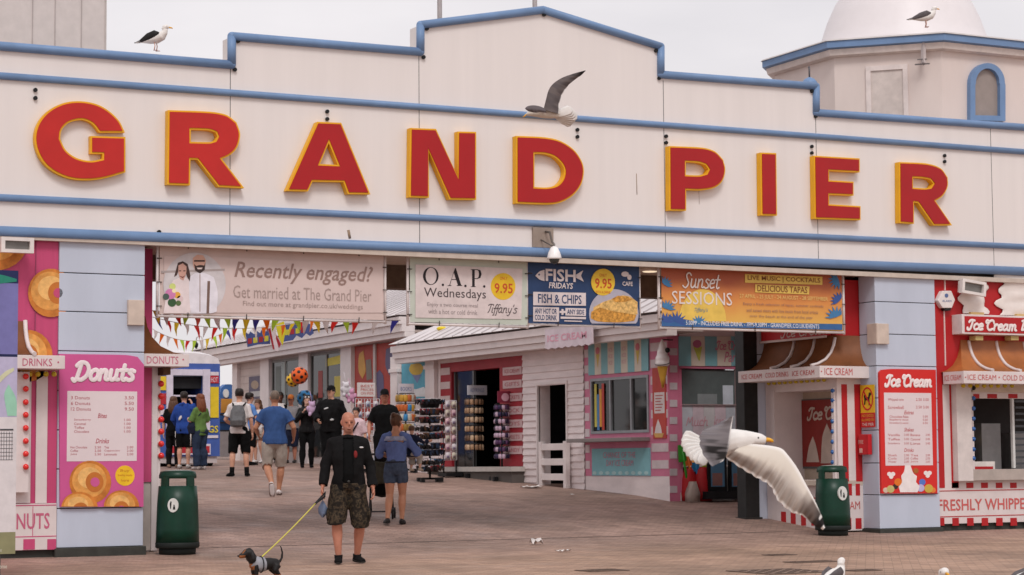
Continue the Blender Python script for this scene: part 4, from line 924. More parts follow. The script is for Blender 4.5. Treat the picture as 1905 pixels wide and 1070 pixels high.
for k in range(5): I.rect(m, 2 + k * 5, 803, 2.6 + k * 5, 856, .0, .0035)
m.build('timetable_print', t)
m = MB(C(206, 206, 190, .5)); I.text(m, 'Weston', -12, 1020, 3, 1027, .003); I.text(m, 'Welcome', -20, 1050, 13, 1058, .003); m.build('lettering', t)
m = Each(C(70, 70, 72, .5), 'leg', t); m.box(ax0 + .15, -3.98, 0, ax0 + .25, -3.9, .3); m.box(ax1 - .25, -3.98, 0, ax1 - .15, -3.9, .3); m.build('leg', t)
mat('bin_green', (8, 52, 38), .38, .14, 5, spec=.3)
def litter_bin(lab, px, pyb, pyt, face_px):
    p = gp(px, pyb); d = depth(p); H = (pyb - pyt) * d / F; r = 41 * (27.0 / d) * d / F if px < 1000 else 33.5 * d / F
    t = thing('litter_bin', lab, 'bin', p, 'green litter bins either side of the gateway')
    ang = math.atan2(CAM.y - p.y, CAM.x - p.x)
    m = MB(C(26, 32, 30, .6)); m.lathe(p, [(r * .82, 0), (r * .84, H * .05), (r * .84, H * .08)], 24); m.lathe(p, [(r * .96, H * .075), (r * 1.0, H * .09), (r * 1.0, H * .135), (r * .97, H * .15)], 24); m.build('base', t)
    prof = [(r * .985, H * .145), (r * .97, H * .3), (r * .93, H * .6), (r * .87, H * .815)]
    m = MB('bin_green'); m.lathe(p, prof, 28, caps=True)
    # four uprights leave the openings between body and hood
    for k in range(4):
        a0 = ang + R_(45 + 90 * k); w = .27
        ring = [[(p.x + rr * math.cos(a0 + dw), p.y + rr * math.sin(a0 + dw), p.z + z) for dw in (-w, -w / 2, 0, w / 2, w)] for rr, z in ((r * .87, H * .81), (r * .85, H * .93))]
        inner = [[(p.x + rr * math.cos(a0 + dw), p.y + rr * math.sin(a0 + dw), p.z + z) for dw in (-w, -w / 2, 0, w / 2, w)] for rr, z in ((r * .78, H * .81), (r * .76, H * .93))]
        m.loft(ring, True, False, False); m.loft(inner, True, False, False)
        for e in (0, -1): m.add([ring[0][e], ring[1][e], inner[1][e], inner[0][e]], [(0, 1, 2, 3)], False)
    m.build('body', t)
    m = MB('bin_green'); m.lathe(p, [(r * .85, H * .905), (r * .855, H * .94), (r * .8, H * .985), (r * .6, H * 1.0), (.001, H * 1.005)], 28); m.build('hood', t)
    m = MB(C(150, 150, 146, .6)); m.lathe(p, [(r * .72, H * .987), (r * .55, H * 1.004), (.001, H * 1.012)], 24, caps=False); m.build('hood_top', t)
    # round emblem
    v = _ray(face_px, (pyb + pyt) / 2 - 14); c = CAM + v * d; e = Vector((c.x - p.x, c.y - p.y, 0)); zc = c.z
    # meet the body surface
    L = FWD * -1; side = RIGHT; off = e.dot(side); rr = r * .945; n = (side * off + Vector((L.x, L.y, 0)).normalized() * math.sqrt(max(rr * rr - off * off, 0)))
    n = Vector((n.x, n.y, 0)).normalized(); o = Vector((p.x, p.y, zc)) + n * rr
    P = PL(o, Vector((0, 0, 1)).cross(n), (n * -.03 + Vector((0, 0, 1))))
    k = d / F; m = MB(C(214, 214, 210, .5)); ov = [(10 * k * math.cos(a), 13 * k * math.sin(a)) for a in [2 * math.pi * i / 24 for i in range(24)]]; m.prism([ov], P, -.02, .008); m.build('emblem', t)
    m = MB('black_paint'); m.prism([[(-5 * k, -6 * k), (-3.5 * k, -7 * k), (-2.5 * k, 6 * k), (-4 * k, 8 * k), (-6 * k, 3 * k)]], P, .008, .01); m.prism([[(0, -8 * k), (4.5 * k, -8 * k), (4 * k, -2 * k), (.5 * k, -2 * k)]], P, .008, .01); m.prism([[(1 * k, 1 * k), (3 * k, 1 * k), (3.4 * k, -1.4 * k), (1 * k, -1.4 * k)]], P, .008, .01); m.build('symbol', t)
    return t
litter_bin('dark green litter bin by the donut price board', 330, 1031, 876, 327)
litter_bin('dark green litter bin in front of the ice cream bay', 1550, 996, 867, 1564)
# ================================================================== near shop along the right side of the way
mat('clapboard_white', (230, 218, 217), .55, .06, 2.5, stretch=(1, 1, 3)); mat('shop_red', (158, 40, 50), .5, .08, 3); mat('shop_pink', (206, 122, 150), .5, .06, 3)
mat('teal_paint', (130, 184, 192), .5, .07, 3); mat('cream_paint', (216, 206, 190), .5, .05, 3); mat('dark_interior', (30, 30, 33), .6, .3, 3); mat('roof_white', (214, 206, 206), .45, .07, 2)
mat('rib_grey', (182, 175, 176), .6)
glass('window_glass', (44, 46, 46), .06, .8)
XS = 20.1; S = FX(XS); SF = FY(5.3)
def Yp(x): return -S.px(x, 780)[0]
def Zp(x, y, P=S): return P.px(x, y)[1]
shop = thing('gift_shop', 'white boarded gift shop with red striped entrance and pink ice cream hatch', 'shop', (22, 9, gz(9)))
y_near, y_far = 5.3, 16.8
zE = lambda y: 3.42 + .03 * (y - 8)                                       # eave underside follows the ramp
def wall_piece(m, ya, yb, za, zb, th=.25): m.box(XS, min(ya, yb), za, XS + th, max(ya, yb), zb)
# clapboarding, board by board, around the doorway
yd0, yd1 = Yp(1056), Yp(1003); zd = Zp(1030, 715); yc0, yc1 = Yp(1088), Yp(974)
m = MB('clapboard_white'); z = .5; H = .135
while z < 3.6:
    for a, b in ([(yc0, yd0), (yd1, yc1)] if z + H * .5 < zd else [(yc0, yc1)]):
        m.add([(XS - .03, a, z), (XS - .03, b, z), (XS - .006, b, z + H), (XS - .006, a, z + H), (XS + .05, a, z), (XS + .05, b, z)], [(0, 1, 2, 3), (0, 4, 5, 1)], False)
    z += H
wall_piece(m, yc0, yd0, .2, 3.6); wall_piece(m, yd1, yc1, .2, 3.6); wall_piece(m, yd0, yd1, zd, 3.6); m.build('boarded_wall', shop)
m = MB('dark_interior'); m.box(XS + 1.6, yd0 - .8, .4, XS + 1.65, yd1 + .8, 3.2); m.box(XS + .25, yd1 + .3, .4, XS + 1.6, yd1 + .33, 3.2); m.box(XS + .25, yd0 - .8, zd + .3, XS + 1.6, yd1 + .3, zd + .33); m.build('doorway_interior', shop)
m = MB(C(150, 36, 36, .6)); m.box(XS + .5, yd0 + .2, .7, XS + .9, yd0 + .7, 1.35); m.build('stored_crate', shop)
m = MB('white_paint'); m.box(XS - .045, yd0 - .05, .6, XS + .02, yd0, zd + .05); m.box(XS - .045, yd1, .75, XS + .02, yd1 + .05, zd + .05); m.box(XS - .045, yd0, zd, XS + .02, yd1, zd + .05); m.build('door_frame', shop)
# red striped entrance
yr0, yr1 = Yp(974), Yp(820); ye0, ye1 = Yp(930), Yp(840); zr = Zp(885, 688); zb = Zp(900, 868)
m = MB('shop_red'); wall_piece(m, yr0 + .01, ye0, zb, 3.3); wall_piece(m, ye1, yr1, zb, 3.3); wall_piece(m, ye0, ye1, zr, 3.3); m.build('entrance_wall', shop)
m = MB('clapboard_white'); wall_piece(m, yr0 + .01, yr1, 3.302, 3.7); m.build('entrance_header', shop)
m = Each(C(204, 184, 182, .5), 'white_stripe', shop)
for i in range(8):
    za = zb + .16 + i * .3
    if za < zr + .1: m.box(XS - .012, ye1 + .05, za, XS, yr1, za + .15)
m.build('white_stripe', shop)
words = ['ICE CREAM', 'GIFTS', 'BUCKETS', 'ROCK', 'TOYS', 'SWEETS', 'CANDY']
for i, wd in enumerate(words):
    zt_ = Zp(952, 683 + i * 24.5); zb_ = zt_ - .16
    q = MB(C(204, 176, 176, .5)); q.box(XS - .015, Yp(972), zb_, XS, Yp(937), zt_); q.build('name_strip', shop)
    q = MB(C(176, 84, 92, .6)); S.tab(q, wd, -Yp(941), zb_ + .04, -Yp(968), zt_ - .04, .019); q.build('lettering', shop)
m = MB(C(190, 184, 178, .5)); m.box(XS - .35, yr0 - .1, zb - .1, XS + .3, yr1 + .1, zb - .004); m.build('door_step', shop)
m = MB(C(96, 90, 86, .8)); m.box(XS - .3, yr0 - .05, .3, XS + .25, yr1 + .05, zb - .104); m.build('foundation', shop)
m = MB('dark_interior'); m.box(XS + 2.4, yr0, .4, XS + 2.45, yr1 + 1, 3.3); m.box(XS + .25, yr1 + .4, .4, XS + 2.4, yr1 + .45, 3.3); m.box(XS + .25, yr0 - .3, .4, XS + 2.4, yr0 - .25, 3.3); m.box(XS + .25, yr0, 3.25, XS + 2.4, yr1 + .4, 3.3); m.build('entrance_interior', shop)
m = Each(C(120, 124, 126, .35, metal=.3), 'glazing_bar', shop)
for yy in (ye0 + .02, ye1 - .05, (ye0 * .42 + ye1 * .58)): m.box(XS + .06, yy, zb, XS + .12, yy + .045, zr)
m.build('glazing_bar', shop)
m = MB('window_glass'); m.box(XS + .08, ye0 * .42 + ye1 * .58 + .05, zb, XS + .09, ye1 - .05, zr); m.build('glass_panel', shop)
# pilasters, poster at the far end
for a, b in ((798, 815), (733, 746)): m = MB('white_paint'); m.box(XS - .09, Yp(b), .85, XS + .2, Yp(a), 3.55); m.box(XS - .12, Yp(b) - .03, 3.2, XS + .2, Yp(a) + .03, 3.28); m.build('pilaster', shop)
m = MB('clapboard_white'); m.box(XS, Yp(819.5), .9, XS + .2, Yp(815.5), 3.6); m.box(XS + .01, Yp(797.5), .9, XS + .2, Yp(746.5), 3.6); m.build('end_wall', shop)
m = MB(C(92, 168, 190, .5)); S.rect(m, 747, 673, 797, 742, -.006, .012); m.build('poster', shop)
m = MB(C(206, 172, 60, .5)); S.poly(m, smooth_loop([(764, 678), (780, 676), (788, 684), (782, 696), (768, 697), (761, 688)], 60), .012, .016); m.mat(C(120, 130, 170, .5)); S.poly(m, smooth_loop([(766, 697), (784, 697), (776, 713)], 50), .012, .0155); m.mat(C(226, 226, 226, .5)); S.poly(m, smooth_loop([(750, 725), (760, 718), (772, 724), (788, 720), (795, 728), (795, 738), (750, 738)], 50), .012, .015); m.build('poster_print', shop)
# eave fascia in three steps, soffit, ribbed roof
XE = 19.55; P0, P1 = atX(726, 645, XE), atX(1019, 609, XE); sl = (P1.z - P0.z) / (P1.y - P0.y)
zf = lambda y: P0.z + sl * (y - P0.y)
ya, yb = 4.6, P0.y
m = MB('white_paint')
for k, (dz0, dz1, dx) in enumerate([(-.14, 0, 0), (-.27, -.143, .05), (-.38, -.273, .1)]):
    m.add([(XE + dx, ya, zf(ya) + dz0), (XE + dx, yb, zf(yb) + dz0), (XE + dx, yb, zf(yb) + dz1), (XE + dx, ya, zf(ya) + dz1),
           (XE + .3, ya, zf(ya) + dz0), (XE + .3, yb, zf(yb) + dz0), (XE + .3, yb, zf(yb) + dz1), (XE + .3, ya, zf(ya) + dz1)],
          [(0, 1, 2, 3), (4, 7, 6, 5), (0, 4, 5, 1), (3, 2, 6, 7), (0, 3, 7, 4), (1, 5, 6, 2)], False)
m.build('eave_fascia', shop)
m = MB(C(178, 164, 158, .7)); m.add([(XE + .3, ya, zf(ya) - .3), (XE + .3, yb, zf(yb) - .3), (XS + .3, yb, zf(yb) - .3), (XS + .3, ya, zf(ya) - .3), (XE + .3, ya, zf(ya) - .26), (XE + .3, yb, zf(yb) - .26), (XS + .3, yb, zf(yb) - .26), (XS + .3, ya, zf(ya) - .26)], [(0, 1, 2, 3), (4, 5, 6, 7), (0, 4, 5, 1), (2, 6, 7, 3), (1, 5, 6, 2), (0, 3, 7, 4)], False); m.build('eave_soffit', shop)
def roof(t, XE, ya, yb, zf, run, rise, hip, pitch, under=True):
    m = MB('roof_white'); e = .04
    A, B_, Cc, D_ = (XE - .05, ya, zf(ya) + e), (XE - .05, yb, zf(yb) + e), (XE + run, yb - hip, zf(yb) + rise), (XE + run, ya, zf(ya) + rise)
    m.add([A, B_, Cc, D_], [(0, 1, 2, 3)], False); m.add([B_, (XE + 2 * run, yb, zf(yb) + e), Cc], [(0, 1, 2)], False)
    m.add([A, B_, (XE + 2 * run, yb, zf(yb) + e), (XE + 2 * run, ya, zf(ya) + e)], [(0, 1, 2, 3)], False)
    m.add([A, D_, (XE + 2 * run, ya, zf(ya) + e)], [(0, 1, 2)], False); m.build('roof', t)
    m = MB('rib_grey'); y = ya + .1
    while y < yb - .1:
        k = min(1, (yb - y) / hip) if hip > 0 else 1
        m.beam((XE - .04, y, zf(y) + e + .012), (XE + run * k, y, zf(y) + rise * k + .012), .045, .022); y += pitch
    m.build('roof_rib', t)
roof(shop, XE, ya, yb, zf, 4.6, 2.3, 3.6, .44)
m = MB(C(226, 200, 50, .6)); p = atX(822, 614, XE + .5); m.ell(p + Vector((0, 0, .03)), .12, .1, .05); m.build('roof_litter', shop)
# ------------------------------------------------------------------ ice cream hatch
hy0, hy1 = y_near, Yp(1088)
m = MB('clapboard_white'); wall_piece(m, hy0, hy1 - .002, .1, Zp(1160, 886)); m.build('hatch_base', shop)
wy0, wy1 = Yp(1208), Yp(1100); wz0, wz1 = Zp(1155, 806), Zp(1155, 701)
m = MB('shop_pink'); wall_piece(m, hy0, hy1 - .002, Zp(1160, 886) + .003, wz0); wall_piece(m, hy0, wy0, wz0, 3.45); wall_piece(m, wy1, hy1 - .002, wz0, 3.45); wall_piece(m, wy0, wy1, wz1, 3.45); m.build('hatch_wall', shop)
m = Each(C(210, 196, 198, .5), 'white_stripe', shop); z = Zp(1225, 872)
while z < 3.4:
    m.box(XS - .008, hy0 + .02, z, XS, Yp(1212), z + .15)
    m.box(XS - .008, Yp(1097), z, XS, Yp(1089), z + .15); z += .3
m.build('white_stripe', shop)
tz0, tz1 = Zp(1155, 694), Zp(1155, 628)
ed = [Yp(1210) + (Yp(1098) - Yp(1210)) * k / 9 for k in range(10)]
for k in range(9):
    q = MB('teal_paint' if k % 2 == 0 else 'cream_paint'); q.box(XS - .03, ed[k] + .002, tz0, XS - .002, ed[k + 1] - .002, tz1); q.build('panel_stripe', shop)
for k in (1, 3, 5, 7):
    yc_ = (ed[k] + ed[k + 1]) / 2; q = MB(C(206, 120, 130, .5)) if k in (1, 7) else MB(C(200, 150, 160, .5))
    zc_ = (tz0 + tz1) / 2
    if k in (1, 7):
        S.prism if False else None
        q.prism([[(-yc_ + .07 * math.cos(a), zc_ + .12 + .07 * math.sin(a)) for a in [2 * math.pi * i / 12 for i in range(12)]]], S, .03, .036)
        q.mat(C(210, 186, 90, .5)); q.prism([[(-yc_ - .06, zc_ + .06), (-yc_, zc_ - .2), (-yc_ + .06, zc_ + .06)]], S, .03, .0345)
    else:
        for j in range(3): S.tab(q, 'ICE', -yc_ - .07, zc_ - .16 + j * .12, -yc_ + .07, zc_ - .09 + j * .12, .034)
    q.build('cone_print', shop)
m = MB(C(150, 152, 156, .4, metal=.3))
for a, b in ((wy0, wy0 + .05), (wy1 - .05, wy1), (wy0 * .72 + wy1 * .28, wy0 * .72 + wy1 * .28 + .05), (wy0 * .36 + wy1 * .64, wy0 * .36 + wy1 * .64 + .05)): m.box(XS - .02, a, wz0 + .05, XS + .06, b, wz1 - .05)
m.box(XS - .02, wy0, wz1 - .05, XS + .06, wy1, wz1); m.box(XS - .02, wy0, wz0, XS + .06, wy1, wz0 + .05); m.build('window_frame', shop)
m = MB('window_glass'); m.box(XS + .02, wy0 + .05, wz0 + .05, XS + .03, wy1 - .05, wz1 - .05); m.build('window_glass', shop)
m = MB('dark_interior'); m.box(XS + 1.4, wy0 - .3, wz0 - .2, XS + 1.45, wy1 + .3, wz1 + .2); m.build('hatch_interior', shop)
m = MB(C(190, 168, 80, .6)); m.box(XS + .9, wy0 * .55 + wy1 * .45, wz0 + .2, XS + .95, wy0 * .4 + wy1 * .6, wz1 - .2); m.build('interior_poster', shop)
for i, c in enumerate([(190, 70, 60), (216, 150, 60), (80, 130, 180), (200, 190, 90)]):
    q = MB(C(*c, .5)); q.box(XS - .004, wy1 - .48 + i * .09, wz0 + .07 + .06 * (i % 2), XS + .004, wy1 - .4 + i * .09, wz1 - .1 - .1 * (i % 3)); q.build('window_sticker', shop)
m = MB(C(130, 122, 120, .5)); m.box(XS - .4, Yp(1209) - .0, Zp(1150, 822), XS - .002, Yp(1087), Zp(1150, 815)); m.build('counter', shop, bevel=.008)
m = MB('teal_paint'); S.rect(m, 1101, 834, 1209, 885, .0, .02); m.build('hatch_panel', shop)
m = MB(C(196, 128, 150, .6)); S.text(m, 'CHANGE OF THE', 1122, 841, 1182, 852, .025); S.text(m, 'DAY ICE CREAM', 1128, 856, 1178, 867, .025); m.build('lettering', shop)
m = MB(C(170, 204, 206, .5))
for k in range(9): S.disc(m, 1106 + k * 12, 880, 4, 3.5, .02, .024, 10)
m.build('scallop_print', shop)
m = MB(C(186, 70, 60, .5)); S.rect(m, 1214, 684, 1238, 816, .0, .02); m.build('poster', shop)
m = MB(C(220, 208, 206, .5)); S.rect(m, 1217, 730, 1236, 769, .02, .023); S.poly(m, smooth_loop([(1224, 780), (1229, 794), (1231, 806), (1218, 806), (1220, 794)], 60), .02, .0235); m.mat(C(206, 160, 90, .5)); S.poly(m, [(1216, 806), (1235, 806), (1232, 814), (1219, 814)], .02, .0238); m.mat(C(186, 100, 96, .5))
for k in range(6): S.rect(m, 1219, 735 + k * 5.5, 1233 - (k % 3) * 2, 737 + k * 5.5, .023, .0245)
m.build('poster_print', shop)
# soft cone sign on its bracket
p = atX(1233, 716, XS - .22); t = thing('cone_sign', 'large soft ice cream cone sign on a bracket by the serving hatch', 'sign', p)
k = depth(p) / F; m = MB(C(206, 158, 62, .5)); m.lathe(p, [(1.5 * k, -6 * k), (5 * k, 10 * k), (10 * k, 33 * k), (11.5 * k, 38 * k)], 16); m.build('wafer_cone', t)
m = MB(C(232, 226, 224, .35)); prof = []
for i in range(29):
    u = i / 28; r = ((1 - u) ** .72 * 15.5) * (.62 + .38 * min(1, u / .16)) + .5; prof.append(((r + 1.1 * (1 - u) * math.sin(u * 4 * 2 * math.pi)) * k, (34 + u * 51) * k))
m.lathe(p, prof, 18); m.build('swirl', t)
m = MB(C(60, 56, 60, .5))
for u in (.11, .33, .55):
    r = ((1 - u) ** .8 * 15.5 - .4) * k; m.tube([p + Vector((r * math.cos(a) , r * math.sin(a), (34 + u * 51 + 3.5 * math.sin(a + 1)) * k)) for a in [2 * math.pi * i / 20 for i in range(21)]], .7 * k, 5)
m.build('swirl_line', t)
m = MB('black_paint'); m.ell(p + Vector((5 * k, -10 * k, 64 * k)), 5 * k, 5 * k, 5 * k); m.tube([p + Vector((0, 0, 84 * k)), Vector((XS, p.y, p.z + 84 * k))], .012, 6); m.build('bracket', t)
# hanging ICE CREAM board on the eave
HP = FX(XE - .06); t = thing('hanging_sign', 'pale pink ICE CREAM board with wavy bottom hung on the shop eave', 'sign', HP.pt(*HP.px(1058, 645)))
pts = [(1014, 613), (1100, 607)] + [(1101 - i * 87 / 14, 639 + i * 9 / 14 + (3 if i % 2 else 0)) for i in range(15)]
m = MB(C(214, 200, 208, .5)); HP.poly(m, pts, .0, .04); m.build('board', t)
m = MB(C(220, 160, 178, .6)); A0, B0, A1, B1 = HP.R(1022, 618, 1095, 635); HP.tab(m, 'ICE CREAM', A0, B0 + .02, A1, B1 - .02, .044, bold=.02); m.build('lettering', t)
# small white gate across the doorway
g0, g1 = gp(1056, 910), gp(1006, 896)
t = thing('gate', 'low white three bar gate across the dark doorway', 'gate', (g0 + g1) / 2)
za = lambda q, y: CAM.z + (depth(q) / F) * (853 - y) * 1.0
ga, gb = yd0 - .18, yd1 - .34
zt_ = [atX(1030, y, XS - .12).z for y in (831, 859, 887)]
for yy in (ga, gb): q = MB('white_paint'); q.box(XS - .16, yy, gz(yy) - .02, XS - .06, yy + .1, zt_[0] + .1); q.build('post', t, bevel=.006)
for z_ in zt_: q = MB('white_paint'); q.box(XS - .15, ga + .102, z_ - .07, XS - .08, gb - .002, z_ + .06); q.build('rail', t, bevel=.006)
# ------------------------------------------------------------------ parlour front facing the street
par = thing('ice_cream_parlour', 'pink and teal ice cream parlour front with a big window beside the black post', 'shop', (21.5, 5.3, gz(5.3)))
x0 = SF.px(1243, 800)[0]; xp = SF.px(1264, 800)[0]; xw0 = SF.px(1269, 800)[0]; xw1 = SF.px(1372, 800)[0]; zb = gz(5.3) - .05
m = MB('shop_pink'); m.box(XS + .002, 5.298, zb, xp, 5.5, 3.9); m.box(xp, 5.3, Zp(1320, 686, SF), 24, 5.5, Zp(1320, 682, SF) + .02); m.box(xp, 5.29, zb + .2, xw0, 5.5, Zp(1320, 688, SF)); m.build('pillar', par)
for i in range(9): m = MB(C(206, 196, 200, .5)); SF.rect(m, 1246.5, 648 + i * 32, 1260, 661 + i * 32, .0, .012); m.build('white_check', par)
m = MB('clapboard_white'); m.box(xp, 5.32, Zp(1320, 627, SF), 24, 5.5, 3.9); m.box(xw1 + .06, 5.32, zb, 24, 5.5, Zp(1320, 688, SF)); m.build('wall', par)
for a, b, mm in [(1262, 1284.5, 'teal_paint'), (1284.5, 1310.5, 'cream_paint'), (1310.5, 1333, 'teal_paint'), (1333, 1359, 'cream_paint'), (1359, 1382, 'teal_paint'), (1382, 1405, 'cream_paint')]:
    q = MB(mm); A0, B0, A1, B1 = SF.R(a, 626, b, 681); SF.ab(q, A0 + .002, B0, A1 - .002, B1, .0, .02); q.build('panel_stripe', par)
m = MB(C(186, 110, 140, .5)); SF.disc(m, 1297, 640, 8, 7.5, .02, .025, 16); m.mat(C(190, 196, 90, .5)); SF.poly(m, [(1290, 645), (1306, 645), (1302, 671), (1300, 671)], .02, .0245); m.build('cone_print', par)
m = MB(C(206, 130, 150, .5)); script(m, SF, 'Ice Cream', 1331, 634, 1392, 652, .024, .09); script(m, SF, 'Parlour', 1346, 654, 1396, 674, .024, .09) if 0 else SF.text(m, 'Parlour', 1347, 655, 1396, 674, .024, shear=.3, bold=.01); m.build('lettering', par)
m = MB(C(96, 106, 106, .3)); SF.rect(m, 1269, 688, 1371, 752, -.06, -.04); m.build('window_glass', par)
m = MB(C(140, 148, 150, .4)); SF.rect(m, 1298, 733, 1334, 752, -.04, -.034); m.mat(C(206, 216, 226, .3)); SF.rect(m, 1345, 717, 1364, 753, -.04, -.032); m.build('window_reflection', par) if 0 else m.build('painted_reflection', par)  # pale patches painted in place of reflections in the glass
cols = [(196, 200, 208), (212, 196, 204), (206, 204, 206), (214, 198, 206), (196, 202, 210)]
for i in range(5):
    q = MB(C(*cols[i], .4)); SF.rect(q, 1269 + i * 20.6, 754, 1289.2 + i * 20.6, 866, -.05, -.03); q.build('window_vinyl', par)
m = MB(C(208, 160, 172, .5)); script(m, SF, 'Much', 1276, 774, 1317, 793, -.026, .08); SF.text(m, 'Ices', 1328, 774, 1346, 792, -.027, shear=.3); m.build('lettering', par)
m = MB(C(150, 146, 144, .4)); SF.rect(m, 1269, 868, 1371, 930, -.06, -.04); m.build('kick_panel', par)
m = MB(C(170, 150, 150, .5)); SF.rect(m, 1371.5, 686, 1375, 940, -.05, .02); SF.rect(m, 1269, 752.2, 1371, 753.8, -.04, .0); m.build('window_frame', par)
pts_ = [(x, y) for x, y in [(1243, 560), (1500, 560)]]
# boards and seaside toys on the ground in front
t = thing('poster_stand', 'black framed poster stands below the parlour window', 'poster stand', gp(1335, 912))
for a, b in ((1318, 1352), (1357, 1388)):
    q = MB('black_paint'); A0, B0, A1, B1 = SF.R(a, 846, b, 914, .25); SF.ab(q, A0, B0, A1, B1, .2, .25); q.build('frame', t)
    q = MB(C(90, 130, 160, .5)); SF.ab(q, A0 + .05, B0 + .08, A1 - .05, B1 - .05, .25, .254); q.mat(C(150, 110, 104, .5)); SF.ab(q, A0 + .08, B0 + .1, A1 - .1, B0 + .32, .254, .257); q.build('poster', t)
m = MB('dark_interior'); SF.rect(m, 1316, 914, 1392, 928, .1, .35); m.build('base', t)
tp = gp(1295, 930)
for lab, x, c, w_ in [('red round beach bucket bag by the pink pillar', 1281, (176, 34, 38), .15), ('red beach bag right of the spades below the parlour window', 1306, (168, 28, 34), .2)]:
    p = gp(x, 932); m = MB(C(*c, .5)); m.lathe(p, [(w_ * .9, 0), (w_ * 1.05, .12), (w_ * .95, .38), (w_ * .7, .55), (w_ * .5, .6)], 14); solo('beach_bag', m, lab, 'bag', p)
p = gp(1288, 934); m = MB(C(176, 160, 150, .8)); m.loft([[(p.x - .13 * s, p.y - .1, p.z + z), (p.x + .13 * s, p.y - .1, p.z + z), (p.x + .13 * s, p.y + .08, p.z + z), (p.x - .13 * s, p.y + .08, p.z + z)] for s, z in ((.75, 0), (.8, .15), (.5, .25), (.2, .36))]); solo('cloth_sack', m, 'pale grey cloth sack leaning between the red beach bags', 'sack', p)
for lab, a, b, c in [('green toy spade standing in the red bags', (1269, 838), (1280, 905), (60, 150, 50)), ('orange toy spade standing in the red bags', (1279, 846), (1288, 905), (206, 100, 40)), ('blue toy spade standing in the red bags', (1293, 856), (1300, 905), (50, 120, 170)), ('yellow green toy spade standing in the red bags', (1313, 866), (1306, 905), (170, 180, 50))]:
    A_, B_ = at(*a, tp.y - .25), at(*b, tp.y - .25); m = MB(C(*c, .4)); m.tube([B_, A_], .024, 6); m.obox(A_ + Vector((0, 0, -.05)), (.075, 0, .01), (0, .014, 0), (-.01, 0, .15)); solo('toy_spade', m, lab, 'spade', B_)
# ================================================================== far arcade building
XF = 21.1; FP = FX(XF); far = thing('arcade_building', 'long cream arcade building with white ribbed roof further up the pier', 'building', (23, 23, gz(23)))
yf = lambda x: -FP.px(x, 760)[0]; zfz = lambda x, y: FP.px(x, y)[1]
m = MB(C(204, 190, 184, .55, var=.05)); m.box(XF, yf(737), .8, XF + .3, yf(440), 4.4); m.build('wall', far)
m = MB(C(190, 176, 170, .6))
for k in range(12): zz = 1.6 + k * .2; m.box(XF - .012, yf(490), zz, XF, yf(440), zz + .012)
m.build('board_line', far)
for a, b in ((438, 447), (490, 506), (562, 579), (640, 660)): m = MB('white_paint'); m.box(XF - .1, yf(b), .9, XF, yf(a), 4.2); m.build('pilaster', far)
for a, b, c, d, mul in [(508, 561, 668, 840, (533,)), (580, 639, 655, 850, (610,))]:
    A0, B0, A1, B1 = FP.R(a, c, b, d); q = MB(glass('arcade_glass', (50, 52, 51), .08, .95)); FP.ab(q, A0 + .03, B0, A1 - .03, B1, .0, .015); q.build('window', far)
    q = MB(C(120, 116, 112, .4)); FP.ab(q, A0, B0, A0 + .05, B1, .0, .04); FP.ab(q, A1 - .05, B0, A1, B1, .0, .04); FP.ab(q, A0 + .05, B1 - .06, A1 - .05, B1, .0, .04)
    for mx in mul: mm_ = FP.px(mx, 750)[0]; FP.ab(q, mm_ - .03, B0, mm_ + .03, B1 - .061, .0, .04)
    q.build('window_frame', far)
m = MB(C(206, 190, 70, .5)); FP.poly(m, [(606, 668), (636, 660), (636, 676), (606, 682)], .016, .02); m.build('window_sign', far)
m = MB(C(196, 180, 80, .5)); FP.rect(m, 622, 700, 634, 738, .016, .02); m.mat(C(150, 60, 54, .5)); FP.rect(m, 592, 690, 600, 740, .016, .021); m.build('window_poster', far)
m = MB(C(150, 160, 156, .4)); FP.rect(m, 524, 675, 534, 735, .016, .02); m.mat(C(110, 116, 112, .5)); FP.rect(m, 513, 682, 521, 735, .016, .021); m.build('window_curtain', far)
m = MB(C(168, 60, 48, .5)); FP.rect(m, 660, 640, 736, 800, .0, .03); m.build('mural', far)
m = MB(C(96, 88, 120, .5)); FP.poly(m, smooth_loop([(718, 650), (728, 646), (734, 660), (732, 690), (724, 698), (717, 680)], 60), .03, .036); FP.poly(m, smooth_loop([(700, 696), (706, 688), (713, 700), (714, 740), (702, 742)], 60), .03, .0365); m.mat(C(200, 150, 70, .5)); FP.poly(m, smooth_loop([(668, 660), (676, 652), (680, 690), (674, 705), (667, 690)], 60), .03, .037); m.mat(C(120, 110, 100, .5)); FP.poly(m, smooth_loop([(680, 670), (690, 668), (692, 705), (682, 708)], 60), .03, .0375); m.build('mural_print', far)
m = MB(C(190, 180, 176, .4)); FP.rect(m, 694, 640, 698, 800, .03, .07); m.build('mural_frame', far)
m = MB(C(96, 90, 110, .5)); FP.rect(m, 463, 700, 488, 742, .0, .03); m.mat(C(170, 150, 130, .5)); FP.disc(m, 474, 716, 7, 8, .03, .034); m.mat(C(190, 190, 190, .5)); FP.rect(m, 466, 728, 485, 738, .03, .0345); m.build('poster', far)
XE2 = 20.55; a_, b_ = atX(400, 648, XE2), atX(735, 590, XE2); s2 = (b_.z - a_.z) / (b_.y - a_.y); zf2 = lambda y: a_.z + s2 * (y - a_.y)
y2b = atX(352, 655, XE2).y; y2a = 17.4
m = MB('white_paint')
